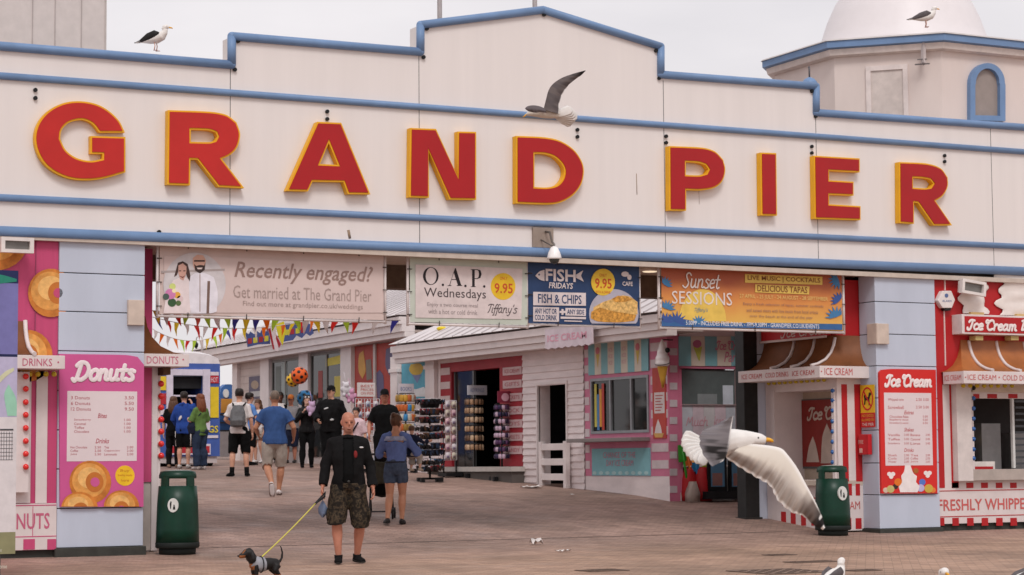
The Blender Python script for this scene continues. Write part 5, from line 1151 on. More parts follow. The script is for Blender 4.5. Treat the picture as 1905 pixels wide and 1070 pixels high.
for dz0, dz1, dx in [(-.17, 0, 0), (-.34, -.173, .07), (-.46, -.343, .14)]:
    m.add([(XE2 + dx, y2a, zf2(y2a) + dz0), (XE2 + dx, y2b, zf2(y2b) + dz0), (XE2 + dx, y2b, zf2(y2b) + dz1), (XE2 + dx, y2a, zf2(y2a) + dz1), (XE2 + .4, y2a, zf2(y2a) + dz0), (XE2 + .4, y2b, zf2(y2b) + dz0), (XE2 + .4, y2b, zf2(y2b) + dz1), (XE2 + .4, y2a, zf2(y2a) + dz1)], [(0, 1, 2, 3), (4, 7, 6, 5), (0, 4, 5, 1), (3, 2, 6, 7), (0, 3, 7, 4), (1, 5, 6, 2)], False)
m.build('eave_fascia', far)
m = MB(C(176, 160, 152, .7)); m.add([(XE2 + .4, y2a, zf2(y2a) - .36), (XE2 + .4, y2b, zf2(y2b) - .36), (XF + .3, y2b, zf2(y2b) - .36), (XF + .3, y2a, zf2(y2a) - .36), (XE2 + .4, y2a, zf2(y2a) - .3), (XE2 + .4, y2b, zf2(y2b) - .3), (XF + .3, y2b, zf2(y2b) - .3), (XF + .3, y2a, zf2(y2a) - .3)], [(0, 1, 2, 3), (4, 5, 6, 7), (0, 4, 5, 1), (2, 6, 7, 3), (0, 3, 7, 4), (1, 5, 6, 2)], False); m.build('eave_soffit', far)
roof(far, XE2, y2a, y2b, zf2, 4.5, 1.9, 4.0, .5)
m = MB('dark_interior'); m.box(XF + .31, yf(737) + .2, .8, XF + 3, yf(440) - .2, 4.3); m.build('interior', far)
# curved lantern at the far end
p = atX(365, 646, 20.2); t = thing('lantern', 'small black lantern on a curved white arm at the arcade roof end', 'lamp', p)
k = depth(p) / F; m = MB('black_paint'); m.lathe(p, [(1 * k, -3 * k), (3.4 * k, 1 * k), (4.4 * k, 6 * k), (1 * k, 10 * k), (.4 * k, 14 * k)], 10); m.build('lamp_head', t)
m = MB(C(190, 184, 180, .5)); m.tube([p + v * k for v in [Vector((0, 0, 14)), Vector((1, 0, 18)), Vector((5, -2, 21)), Vector((9, -4, 19)), Vector((11, -5, 12)), Vector((11, -5, 2)), Vector((11, -5, -140))]], 1.1 * k, 6); m.build('arm', t)
# ================================================================== food trailer
TY = 21.5; T = FY(TY); zg = gz(TY); tr = thing('food_trailer', 'blue and yellow food trailer with white domed roof and open serving hatch', 'trailer', (17, TY, zg))
X0 = T.px(262, 780)[0]; X1 = T.px(409, 780)[0]; zt1 = T.px(350, 676)[1]; zb1 = T.px(350, 849)[1]
hx0, hz0, hx1, hz1 = T.R(322, 699, 378, 780)
m = MB(C(72, 98, 168, .4)); m.box(X0, TY, zb1, hx0, TY + 3.6, zt1); m.box(hx1, TY, zb1, X1, TY + 3.6, zt1); m.box(hx0, TY, hz1, hx1, TY + .1, zt1); m.box(hx0, TY, zb1, hx1, TY + .1, hz0); m.build('body', tr)
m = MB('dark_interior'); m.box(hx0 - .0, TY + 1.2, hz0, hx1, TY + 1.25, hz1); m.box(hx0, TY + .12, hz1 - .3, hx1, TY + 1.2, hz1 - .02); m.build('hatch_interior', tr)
n = 10; m = MB(C(226, 220, 222, .4)); ring = lambda y, s: [(X0 + (X1 - X0) * (.5 - .5 * math.cos(math.pi * i / n)), y, zt1 + s * (T.px(350, 656)[1] - zt1) * math.sin(math.pi * i / n) ** .6) for i in range(n + 1)]
m.sm = True; m.loft([ring(TY, 1.0), ring(TY + .25, 1.25), ring(TY + 3.6, 1.25)], True, False, False); m.add(ring(TY, 1.0), [tuple(range(n + 1))], False); m.build('roof', tr)
wl_ = MB(C(214, 206, 220, .4))
for a in [(310, 687, 322, 800), (378, 687, 391, 800), (322.1, 687, 377.9, 698.5)]: T.rect(wl_, *a, .0, .05)
T.rect(wl_, 322, 735, 378, 738, -.02, .02); T.rect(wl_, 312, 826, 392, 846, .0, .03); wl_.build('hatch_frame', tr)
m = MB(C(120, 116, 112, .5)); T.rect(m, 323, 701, 377, 716, -.5, -.4); m.build('canopy_blind', tr)
m = MB(C(226, 196, 50, .5)); T.rect(m, 391.5, 720, 407, 777, .0, .02); m.build('yellow_panel', tr); m = MB(C(226, 196, 50, .5)); T.rect(m, 297, 700, 309, 726, .0, .02); m.build('yellow_panel', tr)
m = MB(C(186, 50, 60, .5)); T.rect(m, 391.5, 699, 407, 713, .0, .02); m.build('red_panel', tr)
for a_ in ((296, 732, 309, 752, .0, .02), (314, 830, 390, 843, .03, .034)): m = MB(C(186, 50, 60, .5)); T.rect(m, *a_); m.build('red_panel', tr)
m = MB(C(220, 210, 216, .5)); T.rect(m, 391.5, 692, 407, 698.5, .0, .02); T.text(m, 'HOT', 393, 702, 405, 711, .024); T.rect(m, 297, 762, 309, 772, .0, .02); T.rect(m, 385, 810, 406, 815, .0, .02); m.build('white_lettering', tr)
m = MB(C(226, 206, 60, .5)); T.text(m, 'HOT DOGS', 322, 792, 406, 805, .022, bold=.02); m.build('lettering', tr)
m = MB(C(196, 186, 186, .5)); m.box(X0 + .05, TY + .05, zb1 - .16, X1 - .05, TY + 3.5, zb1 - .003); m.build('skirt', tr)
for x in (394, 305):
    a = T.px(x, 865)[0]; q = MB('black_paint'); q.lathe((a - .1, TY + .3, zg + .13), [(.13, 0), (.15, .03), (.15, .17), (.13, .2)], 14, M=Matrix.Rotation(R_(90), 3, 'Y')); q.build('wheel', tr)
# ride beyond the trailer and low deck rail
p = at(424, 800, 33); k = depth(p) / F; t = thing('fairground_ride', 'small blue arched fairground ride with orange panel beyond the trailer', 'ride', p)
R9 = FY(33); m = MB(C(70, 110, 170, .5)); o = [R9.px(x, y) for x, y in [(409, 800), (409, 735), (412, 722), (420, 715), (430, 715), (437, 722), (440, 735), (440, 800)]]; m.prism([o], R9, -.3, .0); m.build('arch', t)
m = MB(C(214, 150, 70, .5)); R9.rect(m, 412, 742, 437, 768, .0, .06); m.build('panel', t); m = MB(C(226, 224, 222, .5)); R9.disc(m, 421, 732, 5, 8, .0, .07); m.build('round_panel', t)
for y in (770, 785, 800): m = MB(C(60, 58, 60, .6)); R9.rect(m, 405, y, 470, y + 3, .1, .2); m.build('step_rail', t)
m = MB(C(206, 200, 200, .5)); R9.rect(m, 404, 803, 475, 850, .1, .3); m.build('base', t)
# ================================================================== hanging flags
def flag(lab, pts, Y, cols, deco):
    P = FY(Y); ctr = [sum(p[0] for p in pts) / len(pts), sum(p[1] for p in pts) / len(pts)]
    t = thing('flag', lab, 'flag', P.pt(*P.px(*ctr)))
    m = MB(C(*cols, .75)); P.poly(m, pts, -.008, .008); m.build('cloth', t)
    for c, q in deco: m = MB(C(*c, .75)); P.poly(m, q, .008, .012); m.build('printed_block', t)
def blocks(x0, y0, x1, y1, n, cs): return [(cs[i % len(cs)], [(x0 + (x1 - x0) * i / n, y0 + (y1 - y0) * i / n), (x0 + (x1 - x0) * (i + .75) / n, y0 + (y1 - y0) * (i + .75) / n), (x0 + (x1 - x0) * (i + .75) / n, y0 + 10 + (y1 - y0) * (i + .75) / n), (x0 + (x1 - x0) * i / n, y0 + 10 + (y1 - y0) * i / n)]) for i in range(n)]
flag('blue flag with battlement edge and red and yellow squares, left of the striped flag', [(457, 618), (463, 622), (466, 617), (473, 622), (477, 615), (484, 620), (488, 612), (495, 617), (500, 610), (503, 640), (480, 641), (461, 646)], 10, (72, 84, 136), blocks(461, 630, 502, 624, 4, [(160, 50, 60), (196, 190, 70)]))
flag('blue flag with red and yellow squares, right of the yellow flag', [(531, 602), (560, 600), (579, 603), (584, 620), (577, 625), (570, 620), (562, 629), (552, 624), (545, 633), (528, 636)], 10.5, (76, 88, 140), blocks(530, 614, 570, 608, 4, [(196, 190, 70), (160, 50, 60)]))
flag('narrow red and white folded flag hanging by the arcade roof', [(499, 612), (506, 608), (524, 640), (516, 654), (508, 650)], 9.8, (214, 200, 204), [((158, 40, 50), [(499, 612), (503, 610), (511, 650), (508, 650)]), ((158, 40, 50), [(508, 612), (523, 640), (519, 648)])])
flag('narrow yellow hanging flag beside the folded striped flag', [(513, 604), (528, 598), (532, 612), (526, 643), (519, 628)], 10.2, (214, 200, 50), [])
# ================================================================== spotted balls
def ball(lab, x, y, r, Y, c):
    p = at(x, y, Y); R0 = r * depth(p) / F; t = thing('beach_ball', lab, 'ball', p, 'spotted balls hung at the arcade'); m = MB(C(*c, .3)); m.ell(p, R0, R0, R0, 18, 12); m.build('ball_skin', t)
    m = MB('black_paint')
    for i in range(26):
        z = 1 - 2 * (i + .5) / 26; a = i * 2.39996; n_ = Vector((math.sqrt(1 - z * z) * math.cos(a), math.sqrt(1 - z * z) * math.sin(a), z)); M = n_.to_track_quat('Z', 'Y').to_matrix()
        m.ell(p + n_ * R0 * .985, R0 * .2, R0 * .2, R0 * .04, 10, 4, M=M)
    m.build('spots', t)
ball('orange ball with black spots hanging by the arcade window', 557, 699, 16, 20.0, (222, 96, 40)); ball('yellow ball with black spots hanging left of the orange ball', 545, 707, 13, 20.4, (222, 176, 46)); ball('blue ball with dark spots behind the woman in black', 567, 741, 15, 20.6, (40, 110, 160))
# ================================================================== display racks and their goods
rnd = random.Random(3)
def rack_base(t, p, r, h, arms=4):
    m = MB('black_paint'); m.tube([p + Vector((0, 0, .05)), p + Vector((0, 0, h))], .022, 8)
    m.build('pole', t)
    for a in range(arms):
        an = math.pi * 2 * a / arms + .5; e = p + Vector((math.cos(an) * r, math.sin(an) * r, .0)); q = MB('black_paint'); q.beam(p + Vector((0, 0, .07)), e + Vector((0, 0, .07)), .05, .04); q.box(e.x - .04, e.y - .04, e.z, e.x + .04, e.y + .04, e.z + .09); q.build('foot', t)
def sunglasses_mesh(lens, fr):
    m = MB(C(*fr, .3))
    for s in (-1, 1): m.tube([(s * .07, -.01, .012), (s * .072, .1, .004)], .006, 4)
    m.tube([(-.07, -.01, .018), (-.02, -.014, .02), (.02, -.014, .02), (.07, -.01, .018)], .007, 5)
    m.mat(C(*lens, .12))
    for s in (-1, 1): m.ell((s * .036, -.012, 0), .031, .006, .025, 10, 6)
    return m
protos = [sunglasses_mesh(l, f).build('sunglasses', None, Vector((0, 0, 0))) for l, f in [((20, 20, 24), (16, 16, 18)), ((60, 30, 34), (130, 30, 40)), ((36, 50, 70), (30, 40, 60)), ((70, 50, 36), (90, 60, 40)), ((24, 24, 26), (206, 196, 200)), ((30, 32, 40), (60, 90, 120))]]
glab = ['pair of all black sunglasses on the tall round rack', 'pair of red framed sunglasses on the tall round rack', 'pair of dark blue sunglasses on the tall round rack', 'pair of brown sunglasses on the tall round rack', 'pair of white framed sunglasses on the tall round rack', 'pair of blue framed sunglasses on the tall round rack']
p = gp(800, 897); d = depth(p); k = d / F; t = thing('display_rack', 'tall round sunglasses rack with nine tiers outside the gift shop', 'display rack', p); rack_base(t, p, .26, 1.62)
facing = math.atan2(CAM.y - p.y, CAM.x - p.x); used = set()
for j, y in enumerate([748, 766, 781, 797, 811, 829.5, 842, 859, 871]):
    z = p.z + (897 - y) * k; R0 = .25 if j < 8 else .22
    q = MB(C(196, 186, 188, .5)); q.lathe((p.x, p.y, z + .05), [(R0 * .9, 0), (R0 * .9, .016)], 20); q.mat('black_paint'); q.lathe((p.x, p.y, z - .07), [(R0 * .8, 0), (R0 * .8, .10)], 12); q.build('tier', t)
    for i in range(9):
        an = facing + R_(-86 + 21.5 * i + rnd.uniform(-4, 4)); b = rnd.choice([0, 0, 0, 1, 2, 3, 4, 5]); o = protos[b]
        if b in used: o = o.copy(); COL.objects.link(o)
        used.add(b); tag(o, glab[b], 'sunglasses', glab[b].replace('pair of', 'pairs of'))
        o.location = (p.x + math.cos(an) * (R0 + .02), p.y + math.sin(an) * (R0 + .02), z - .005); o.rotation_euler = (rnd.uniform(-.15, .15), rnd.uniform(-.1, .1), an + math.pi / 2); o.scale = (1.35, 1.35, 2.2)
q = MB('black_paint'); q.lathe((p.x, p.y, p.z + 1.46), [(.17, 0), (.19, .04), (.19, .14), (.12, .18)], 16); q.build('top_drum', t)
def goods_rack(lab, x, yb, rows, R0, goods, gl, grp, n, sign=None, dims=(.035, .02, .06), shape='packet', spread=75, foot=.25):
    p = gp(x, yb); k = depth(p) / F; t = thing('display_rack', lab, 'display rack', p); rack_base(t, p, foot, (yb - rows[0]) * k + .05); fc = math.atan2(CAM.y - p.y, CAM.x - p.x); pr_ = []
    for c in goods:
        m = MB(C(*c, .35)); w_, dp, h = dims
        if shape == 'packet': m.loft([[(-w_ * s, -dp * e, z), (w_ * s, -dp * e, z), (w_ * s, dp * e, z), (-w_ * s, dp * e, z)] for s, e, z in ((.9, .3, -h), (1, 1, -h * .7), (1, 1, h * .5), (.9, .3, h * .8))]); m.tube([(0, 0, h * .75), (0, .012, h * 1.15)], .004, 4)
        else: m.ell((0, 0, 0), w_, dp, h, 10, 6); m.tube([(0, 0, h * .9), (0, .012, h * 1.3)], .004, 4)
        pr_.append(m.build(shape if shape == 'packet' else 'keyring', None, Vector((0, 0, 0))))
    seen = set()
    for y in rows:
        z = p.z + (yb - y) * k; q = MB(C(60, 58, 60, .4)); q.lathe((p.x, p.y, z + dims[2] * 1.1), [(R0, 0), (R0, .012)], 18); q.build('tier', t)
        for i in range(n):
            an = fc + R_(-spread + 2 * spread * i / (n - 1)); b = rnd.randrange(len(goods)); o = pr_[b]
            if b in seen: o = o.copy(); COL.objects.link(o)
            seen.add(b); tag(o, gl[b], 'souvenir', grp[b]); o.location = (p.x + math.cos(an) * R0, p.y + math.sin(an) * R0, z); o.rotation_euler = (0, rnd.uniform(-.1, .1), an + math.pi / 2)
    for b in range(len(goods)):
        if b not in seen: bpy.data.objects.remove(pr_[b])
    if sign:
        sx0, sy0, sx1, sy1, cb, ct, tx = sign; P = FY(p.y - .05); q = MB(C(*cb, .5)); P.rect(q, sx0, sy0, sx1, sy1, .0, .02); q.build('header', t)
        q = MB(C(*ct, .5)); A0, B0, A1, B1 = P.R(sx0, sy0, sx1, sy1, .02); P.tab(q, tx, A0 + (A1 - A0) * .15, B0 + (B1 - B0) * .3, A1 - (A1 - A0) * .15, B1 - (B1 - B0) * .3, .024); q.build('header_lettering', t)
    return t
goods_rack('brown and tan souvenir rack with a white header in the red shop doorway', 883, 889, [748, 764, 781, 798, 815, 832], .18, [(150, 116, 90), (176, 140, 110), (110, 84, 66), (200, 170, 140)], ['brown souvenir packet on the rack in the red doorway', 'tan souvenir packet on the rack in the red doorway', 'dark brown souvenir packet on the rack in the red doorway', 'pale tan souvenir packet on the rack in the red doorway'], ['brown packets in the doorway rack', 'tan packets in the doorway rack', 'dark packets in the doorway rack', 'pale packets in the doorway rack'], 6, (870, 717, 906, 735, (206, 206, 214), (110, 130, 170), 'KEYRINGS'), (.036, .018, .062))
t5 = goods_rack('narrow purple souvenir rack with a maroon header by the red name strips', 934, 895, [758, 771, 784, 797, 810, 823, 836, 849], .14, [(56, 46, 78), (90, 60, 96), (196, 170, 190), (40, 38, 56)], ['dark purple souvenir packet on the narrow rack', 'plum souvenir packet on the narrow rack', 'pale pink souvenir packet on the narrow rack', 'near black souvenir packet on the narrow rack'], ['dark purple packets', 'plum packets', 'pale pink packets', 'near black packets'], 6, None, (.032, .018, .05))
p = gp(934, 895); P = FY(p.y - .1); q = MB(C(130, 44, 66, .5)); P.rect(q, 926, 728, 952, 749, .0, .02); q.mat(C(214, 170, 186, .5)); P.disc(q, 940, 739, 7, 7.5, .02, .024); q.build('header', t5)
goods_rack('rack of yellow and orange books behind the sunglasses rack', 755, 880, [741, 759, 777, 795], .2, [(196, 150, 60), (190, 100, 50), (60, 130, 180), (190, 184, 170), (150, 120, 60)], ['yellow booklet on the book rack', 'orange booklet on the book rack', 'blue booklet on the book rack', 'white booklet on the book rack', 'brown booklet on the book rack'], ['yellow booklets', 'orange booklets', 'blue booklets', 'white booklets', 'brown booklets'], 7, (741, 714, 770, 733, (206, 200, 206), (110, 120, 160), 'BOOKS'), (.045, .02, .085))
def panel_rack(lab, x, yb, x0, x1, y0, y1, Yo, rows, cols, goods, gl, grp, sign=None):
    p = gp(x, yb); P = FY(p.y + Yo); t = thing('display_rack', lab, 'display rack', p); A0, B0, A1, B1 = P.R(x0, y0, x1, y1); m = MB(C(214, 206, 210, .5))
    for i in range(9): a = A0 + (A1 - A0) * i / 8; P.ab(m, a - .006, B0, a + .006, B1, .0, .012)
    for i in range(15): b = B0 + (B1 - B0) * i / 14; P.ab(m, A0, b - .006, A1, b + .006, -.012, -.001)
    m.build('grid', t); m = MB('black_paint')
    for a in (A0, A1): m.tube([P.pt(a, p.z - ORG[t.name].z + p.z if False else p.z, -.02), P.pt(a, B1 + .03, -.02)], .018, 6)
    m.build('upright', t); m = MB('black_paint'); P.ab(m, A0 - .05, p.z + .02, A1 + .05, p.z + .09, -.2, .2); m.build('foot', t)
    prs = []
    for c in goods: q = MB(C(*c, .5)); q.loft([[(-.055 * s, -.006, z), (.055 * s, -.006, z), (.055 * s, .006, z), (-.055 * s, .006, z)] for s, z in ((1, -.07), (1, .04), (.5, .07))]); q.mat(C(max(c[0] - 90, 20), max(c[1] - 100, 16), max(c[2] - 80, 20), .4)); q.ell((0, -.012, -.02), .03, .012, .03, 8, 6); prs.append(q.build('souvenir_card', None, Vector((0, 0, 0))))
    seen = set()
    for j in range(rows):
        for i in range(cols):
            b = (i * 2 + j) % len(goods); o = prs[b]
            if b in seen: o = o.copy(); COL.objects.link(o)
            seen.add(b); tag(o, gl[b], 'souvenir', grp[b]); o.location = P.pt(A0 + (A1 - A0) * (i + .5) / cols, B0 + (B1 - B0) * (j + .5) / rows, .03); o.rotation_euler = (0, rnd.uniform(-.06, .06), rnd.uniform(-.2, .2))
    if sign:
        sx0, sy0, sx1, sy1, tx = sign; q = MB(C(216, 208, 206, .5)); P.rect(q, sx0, sy0, sx1, sy1, .02, .04); q.build('header', t); q = MB(C(190, 90, 80, .6)); A, B_, A2, B2 = P.R(sx0, sy0, sx1, sy1); dw, dh = A2 - A, B2 - B_
        for i, w_ in enumerate(tx): P.tab(q, w_, A + dw * .14, B_ + dh * (.66 - i * .26), A2 - dw * .14, B_ + dh * (.84 - i * .26), .044)
        q.build('header_lettering', t)
panel_rack('flat white rack of pale cards right of the sunglasses rack', 838, 888, 826, 849, 745, 856, .0, 7, 2, [(214, 206, 210), (214, 180, 186), (206, 196, 180)], ['white souvenir card on the flat rack', 'pink souvenir card on the flat rack', 'cream souvenir card on the flat rack'], ['white cards', 'pink cards', 'cream cards'])
panel_rack('white wire grid rack with a white notice behind the bald man', 682, 880, 661, 706, 742, 862, .0, 6, 3, [(206, 200, 204), (190, 196, 206), (214, 196, 190)], ['white card on the wire grid rack', 'bluish card on the wire grid rack', 'peach card on the wire grid rack'], ['wire rack white cards', 'wire rack bluish cards', 'wire rack peach cards'], (665, 712, 698, 738, ['BEST', 'PRICES', 'ON PIER']))
# ================================================================== tower, pavilion block, flagpoles
def cw(lat, fwd, z): q = CAM + RIGHT_H * lat + FWD_H * fwd; q.z = z; return q
FWD_H = Vector((FWD.x, FWD.y, 0)).normalized(); RIGHT_H = Vector((FWD_H.y, -FWD_H.x, 0))
tw = thing('corner_tower', 'cream eight sided tower with white dome and blue arched window', 'tower', cw(6.9, 36.4, 4.1))
ang = R_(-18); s = 1.93; Bv = (5.285, 34.5); R8 = s / (2 * math.sin(math.pi / 8)); ap = s / (2 * math.tan(math.pi / 8))
mid = (Bv[0] + math.cos(ang) * s / 2, Bv[1] + math.sin(ang) * s / 2); cen = (mid[0] - math.sin(ang) * ap, mid[1] + math.cos(ang) * ap)
a_B = math.atan2(Bv[1] - cen[1], Bv[0] - cen[0])
def octo(r, z): return [cw(cen[0] + r * math.cos(a_B + i * math.pi / 4), cen[1] + r * math.sin(a_B + i * math.pi / 4), z) for i in range(8)]
ze = 8.06
mat('tower_cream', (218, 204, 198), .55, .05, 1.2, stretch=(1, 1, .3))
m = MB('tower_cream'); m.loft([octo(R8 * .915, 3.9), octo(R8 * .915, ze - .12)], False); m.build('wall', tw)
m = MB(C(214, 202, 196, .6)); m.loft([octo(R8 * .93, ze - .19), octo(R8 * .965, ze - .17), octo(R8 * .975, ze - .07)], False); m.build('cornice', tw)
m = MB('blue_trim'); m.loft([octo(R8 * .97, ze - .068), octo(R8, ze - .05), octo(R8, ze + .06)], False); m.build('eave_band', tw)
m = MB(C(196, 190, 188, .6)); m.loft([octo(R8 * 1.01, ze + .062), octo(R8 * 1.0, ze + .09), octo(R8 * .5, ze + .3)], False); m.build('eave_roof', tw)
cc = cw(cen[0], cen[1], 0); m = MB(C(222, 216, 217, .4, var=.015)); m.sm = True
m.lathe(cc, [(1.62, ze + .1), (1.5, ze + .3), (1.42, ze + .5), (1.32, ze + .8), (1.18, ze + 1.1), (.95, ze + 1.4), (.6, ze + 1.65), (.2, ze + 1.78), (.02, ze + 1.8)], 40); m.build('dome', tw)
V = octo(R8 * .915, 0)
def facet(i):
    a, b = V[i % 8], V[(i + 1) % 8]; u = (b - a).normalized(); return PL(((a + b) / 2).to_tuple()[:2] + (0,), u, (0, 0, 1))
fs = sorted(range(8), key=lambda i: ((V[i] + V[(i + 1) % 8]) / 2 - CAM).dot(FWD))
def facet_at(px):
    best = None
    for i in range(8):
        P = facet(i)
        if P.n.dot(_ray(px, 150)) > 0: P = PL(P.o, -P.u, P.v)
        a, b = P.px(px, 150)
        if abs(a) <= s * .44 and P.n.dot(_ray(px, 150)) < 0:
            dd = depth(P.pt(a, b))
            if best is None or dd < best[0]: best = (dd, P)
    return best[1]
P = facet_at(1650); m = MB(C(222, 210, 206, .5)); A0, B0, A1, B1 = P.R(1612, 122, 1690, 230)
for q in ((A0, B0, A0 + .08, B1), (A1 - .08, B0, A1, B1), (A0 + .08, B1 - .08, A1 - .08, B1)): P.ab(m, *q, .0, .04)
m.build('blank_window_frame', tw)
m = MB(C(206, 194, 188, .6)); P.ab(m, A0 + .08, B0, A1 - .08, B1 - .08, .0, .015); m.build('blank_panel', tw)
P = facet_at(1832); out = [(1799, 225), (1799, 160)] + ell_px(1831, 156, 32, 37, 16, 180, 0) + [(1864, 160), (1864, 227)]; inn = [(1808, 216), (1808, 160)] + ell_px(1831, 156, 22, 27, 16, 180, 0) + [(1854, 160), (1854, 217)]
L0 = [P.px(*q) for q in out]; L1 = [P.px(*q) for q in inn]
m = MB('blue_trim'); m.prism([L0, L1[::-1]], P, .0, .09); m.build('window_frame', tw)
m = MB(C(150, 138, 132, .25, var=.05)); m.prism([L1], P, .0, .02); m.build('window_pane', tw)
P = facet_at(1719); p0 = P.pt(*P.px(1719, 82), .0); m = MB(C(196, 186, 184, .5)); m.beam(p0 + P.n * .12 + Vector((0, 0, .02)), p0 + P.n * .12 + Vector((0, 0, -.34)), .07, .05); m.beam(p0, p0 + P.n * .14, .04, .04); t = thing('aerial', 'small white aerial on a bracket under the tower eave', 'aerial', p0); m.build('mast', t)
m = MB(C(110, 104, 104, .5)); q = p0 + P.n * .14 + Vector((0, 0, -.36)); m.beam(q - P.u * .14, q + P.u * .1, .02, .02); m.beam(q + P.n * .1, q - P.n * .05, .02, .02); m.beam(q + Vector((0, 0, .08)) - P.u * .1, q + Vector((0, 0, .08)) + P.u * .06, .015, .015); m.build('element', t)
p0 = at(1506, 152, .6); t = thing('wall_lamp', 'blue domed lamp peeping over the coping beside the tower', 'lamp', p0); m = MB('blue_trim'); m.lathe(p0 - Vector((0, 0, .05)), [(.13, -.02), (.12, .04), (.08, .09), (.02, .12)], 16); m.build('shade', t); m = MB(C(90, 88, 92, .5)); m.tube([p0 + Vector((0, 0, .06)), p0 + Vector((0, 0, .24)), p0 + Vector((.1, .15, .26))], .015, 6); m.build('arm', t)
# grey block behind the left end
G = FY(2.0); t = thing('pavilion_block', 'plain pale grey panelled block rising behind the left end of the front', 'building', G.pt(G.px(90, 60)[0], 5))
x1 = G.px(198, 50)[0]; m = MB(C(206, 197, 194, .6, var=.05)); m.box(x1 - 4, 2, 4.2, x1, 5, 9.5); m.build('wall', t)
m = MB(C(176, 166, 164, .6))
for x in (61, 103, 152): G.rect(m, x - .7, -60, x + .7, 95, .0, .012)
m.build('panel_joint', t); m = MB(C(190, 182, 178, .6)); G.rect(m, 196, -60, 198.5, 95, .0, .02); m.build('corner_trim', t)
for lab, x, yb in [('white flagpole rising behind the stepped roofline left of the peak', 818, 34), ('white flagpole rising directly behind the roof peak', 995, 14)]:
    p = at(x, yb, 1.0); p.z -= 1.5; m = MB(C(216, 210, 210, .4)); m.tube([p, p + Vector((0, 0, 8))], .036, 10); t = thing('flagpole', lab, 'flagpole', p); m.build('pole', t); m = MB('white_paint'); m.lathe(p + Vector((0, 0, 8)), [(.04, 0), (.06, .04), (.06, .08), (.01, .12)], 10); m.build('finial', t)
# ================================================================== small things on the paving
def paper(lab, x, y, w_, h_, sd):
    p = gp(x, y); r = random.Random(sd); rows = []
    for j in range(5): rows.append([p + Vector(((i / 5 - .5) * w_, (j / 4 - .5) * w_ * .9, .008 + abs(math.sin(i * 1.3 + j * .9 + sd)) * h_ * (.3 + r.random() * .7))) for i in range(6)])
    m = MB(C(232, 224, 220, .7)); m.loft(rows, True, False, False); m.loft([[q + Vector((0, 0, .003)) for q in R0] for R0 in rows], True, False, False); solo('paper_scrap', m, lab, 'paper scrap', p)
paper('crumpled white paper on the paving, the more upright one', 997, 1014, .16, .1, 3); paper('flat white paper scrap lying right of the crumpled one', 1047, 1027, .17, .03, 5)
paper('white paper scraps lying by the gate foot', 990, 908, .36, .05, 8); paper('tiny white scrap near the gate post', 1064, 922, .07, .03, 9)
mat('cast_iron', (136, 114, 102), .8, .2, 9, metal=.2)
def cover(lab, x, y, w_, l_):
    p = gp(x, y); p.z = gz(p.y); t = thing('manhole_cover', lab, 'cover', p); m = MB('cast_iron'); m.box(p.x - w_ / 2, p.y - l_ / 2, p.z + .004, p.x + w_ / 2, p.y + l_ / 2, p.z + .008); m.build('plate', t)
    m = MB(C(100, 84, 75, .8)); n = 9
    for i in range(n):
        for j in range(n):
            if (i + j) % 2: m.box(p.x - w_ * .46 + w_ * .92 * i / n, p.y - l_ * .46 + l_ * .92 * j / n, p.z + .008, p.x - w_ * .46 + w_ * .92 * (i + .7) / n, p.y - l_ * .46 + l_ * .92 * (j + .7) / n, p.z + .013)
    m.build('tread', t); m = MB(C(112, 95, 85, .8)); a, b = w_ / 2, l_ / 2
    for q in ((-a - .03, -b - .03, a + .03, -b), (-a - .03, b, a + .03, b + .03), (-a - .03, -b, -a, b), (a, -b, a + .03, b)): m.box(p.x + q[0], p.y + q[1], p.z + .003, p.x + q[2], p.y + q[3], p.z + .01)
    m.build('rim', t)
cover('large patterned iron cover in the paving near the front gull', 1450, 1064, .75, .75); cover('long thin iron cover behind the patterned one', 1510, 1046, .55, .22)
cover('small dark puddle built as a cover, left of the patterned one', 1120, 1062, .42, .3); cover('slim iron cover furthest back near the green bin', 1450, 1033, .3, .2)  # the small dark one stands in for a puddle
cover('small iron cover right of the front gull', 1606, 1062, .3, .14)
# ================================================================== people
def fuse(mb, voxel, smooth=6, folds=0.0, freq=9.0, seed=0):
    """melts overlapping closed tubes into one continuous skin"""
    me = bpy.data.meshes.new('melt'); me.from_pydata([tuple(p) for p in mb.v], [], mb.f); me.update()
    bm = bmesh.new(); bm.from_mesh(me); bmesh.ops.recalc_face_normals(bm, faces=bm.faces); bm.to_mesh(me); bm.free()
    ob = bpy.data.objects.new('melt', me); COL.objects.link(ob)
    r = ob.modifiers.new('r', 'REMESH'); r.mode = 'VOXEL'; r.voxel_size = voxel
    s = ob.modifiers.new('s', 'SMOOTH'); s.factor = .5; s.iterations = smooth
    bpy.context.view_layer.update()
    ev = ob.evaluated_get(bpy.context.evaluated_depsgraph_get()); m2 = ev.to_mesh()
    V = [v.co.copy() for v in m2.vertices]; N = [v.normal.copy() for v in m2.vertices]; Fc = [tuple(p.vertices) for p in m2.polygons]
    bpy.data.objects.remove(ob); bpy.data.meshes.remove(me)
    if folds:
        so = Vector((seed * 3.1, seed * 1.7, 0))
        for i, p in enumerate(V):
            q = Vector((p.x * freq, p.y * freq, p.z * freq * .55)) + so
            V[i] = p + N[i] * folds * (noise.noise(q) + .5 * noise.noise(q * 2.3))
    return V, Fc
mat('skin_light', (206, 156, 132), .5, .06, 12); mat('skin_tan', (188, 134, 106), .5, .07, 12); mat('skin_pale', (216, 170, 150), .5, .05, 12); mat('skin_dark', (96, 62, 48), .5, .06, 12); mat('skin_red', (184, 124, 102), .45, .07, 12)
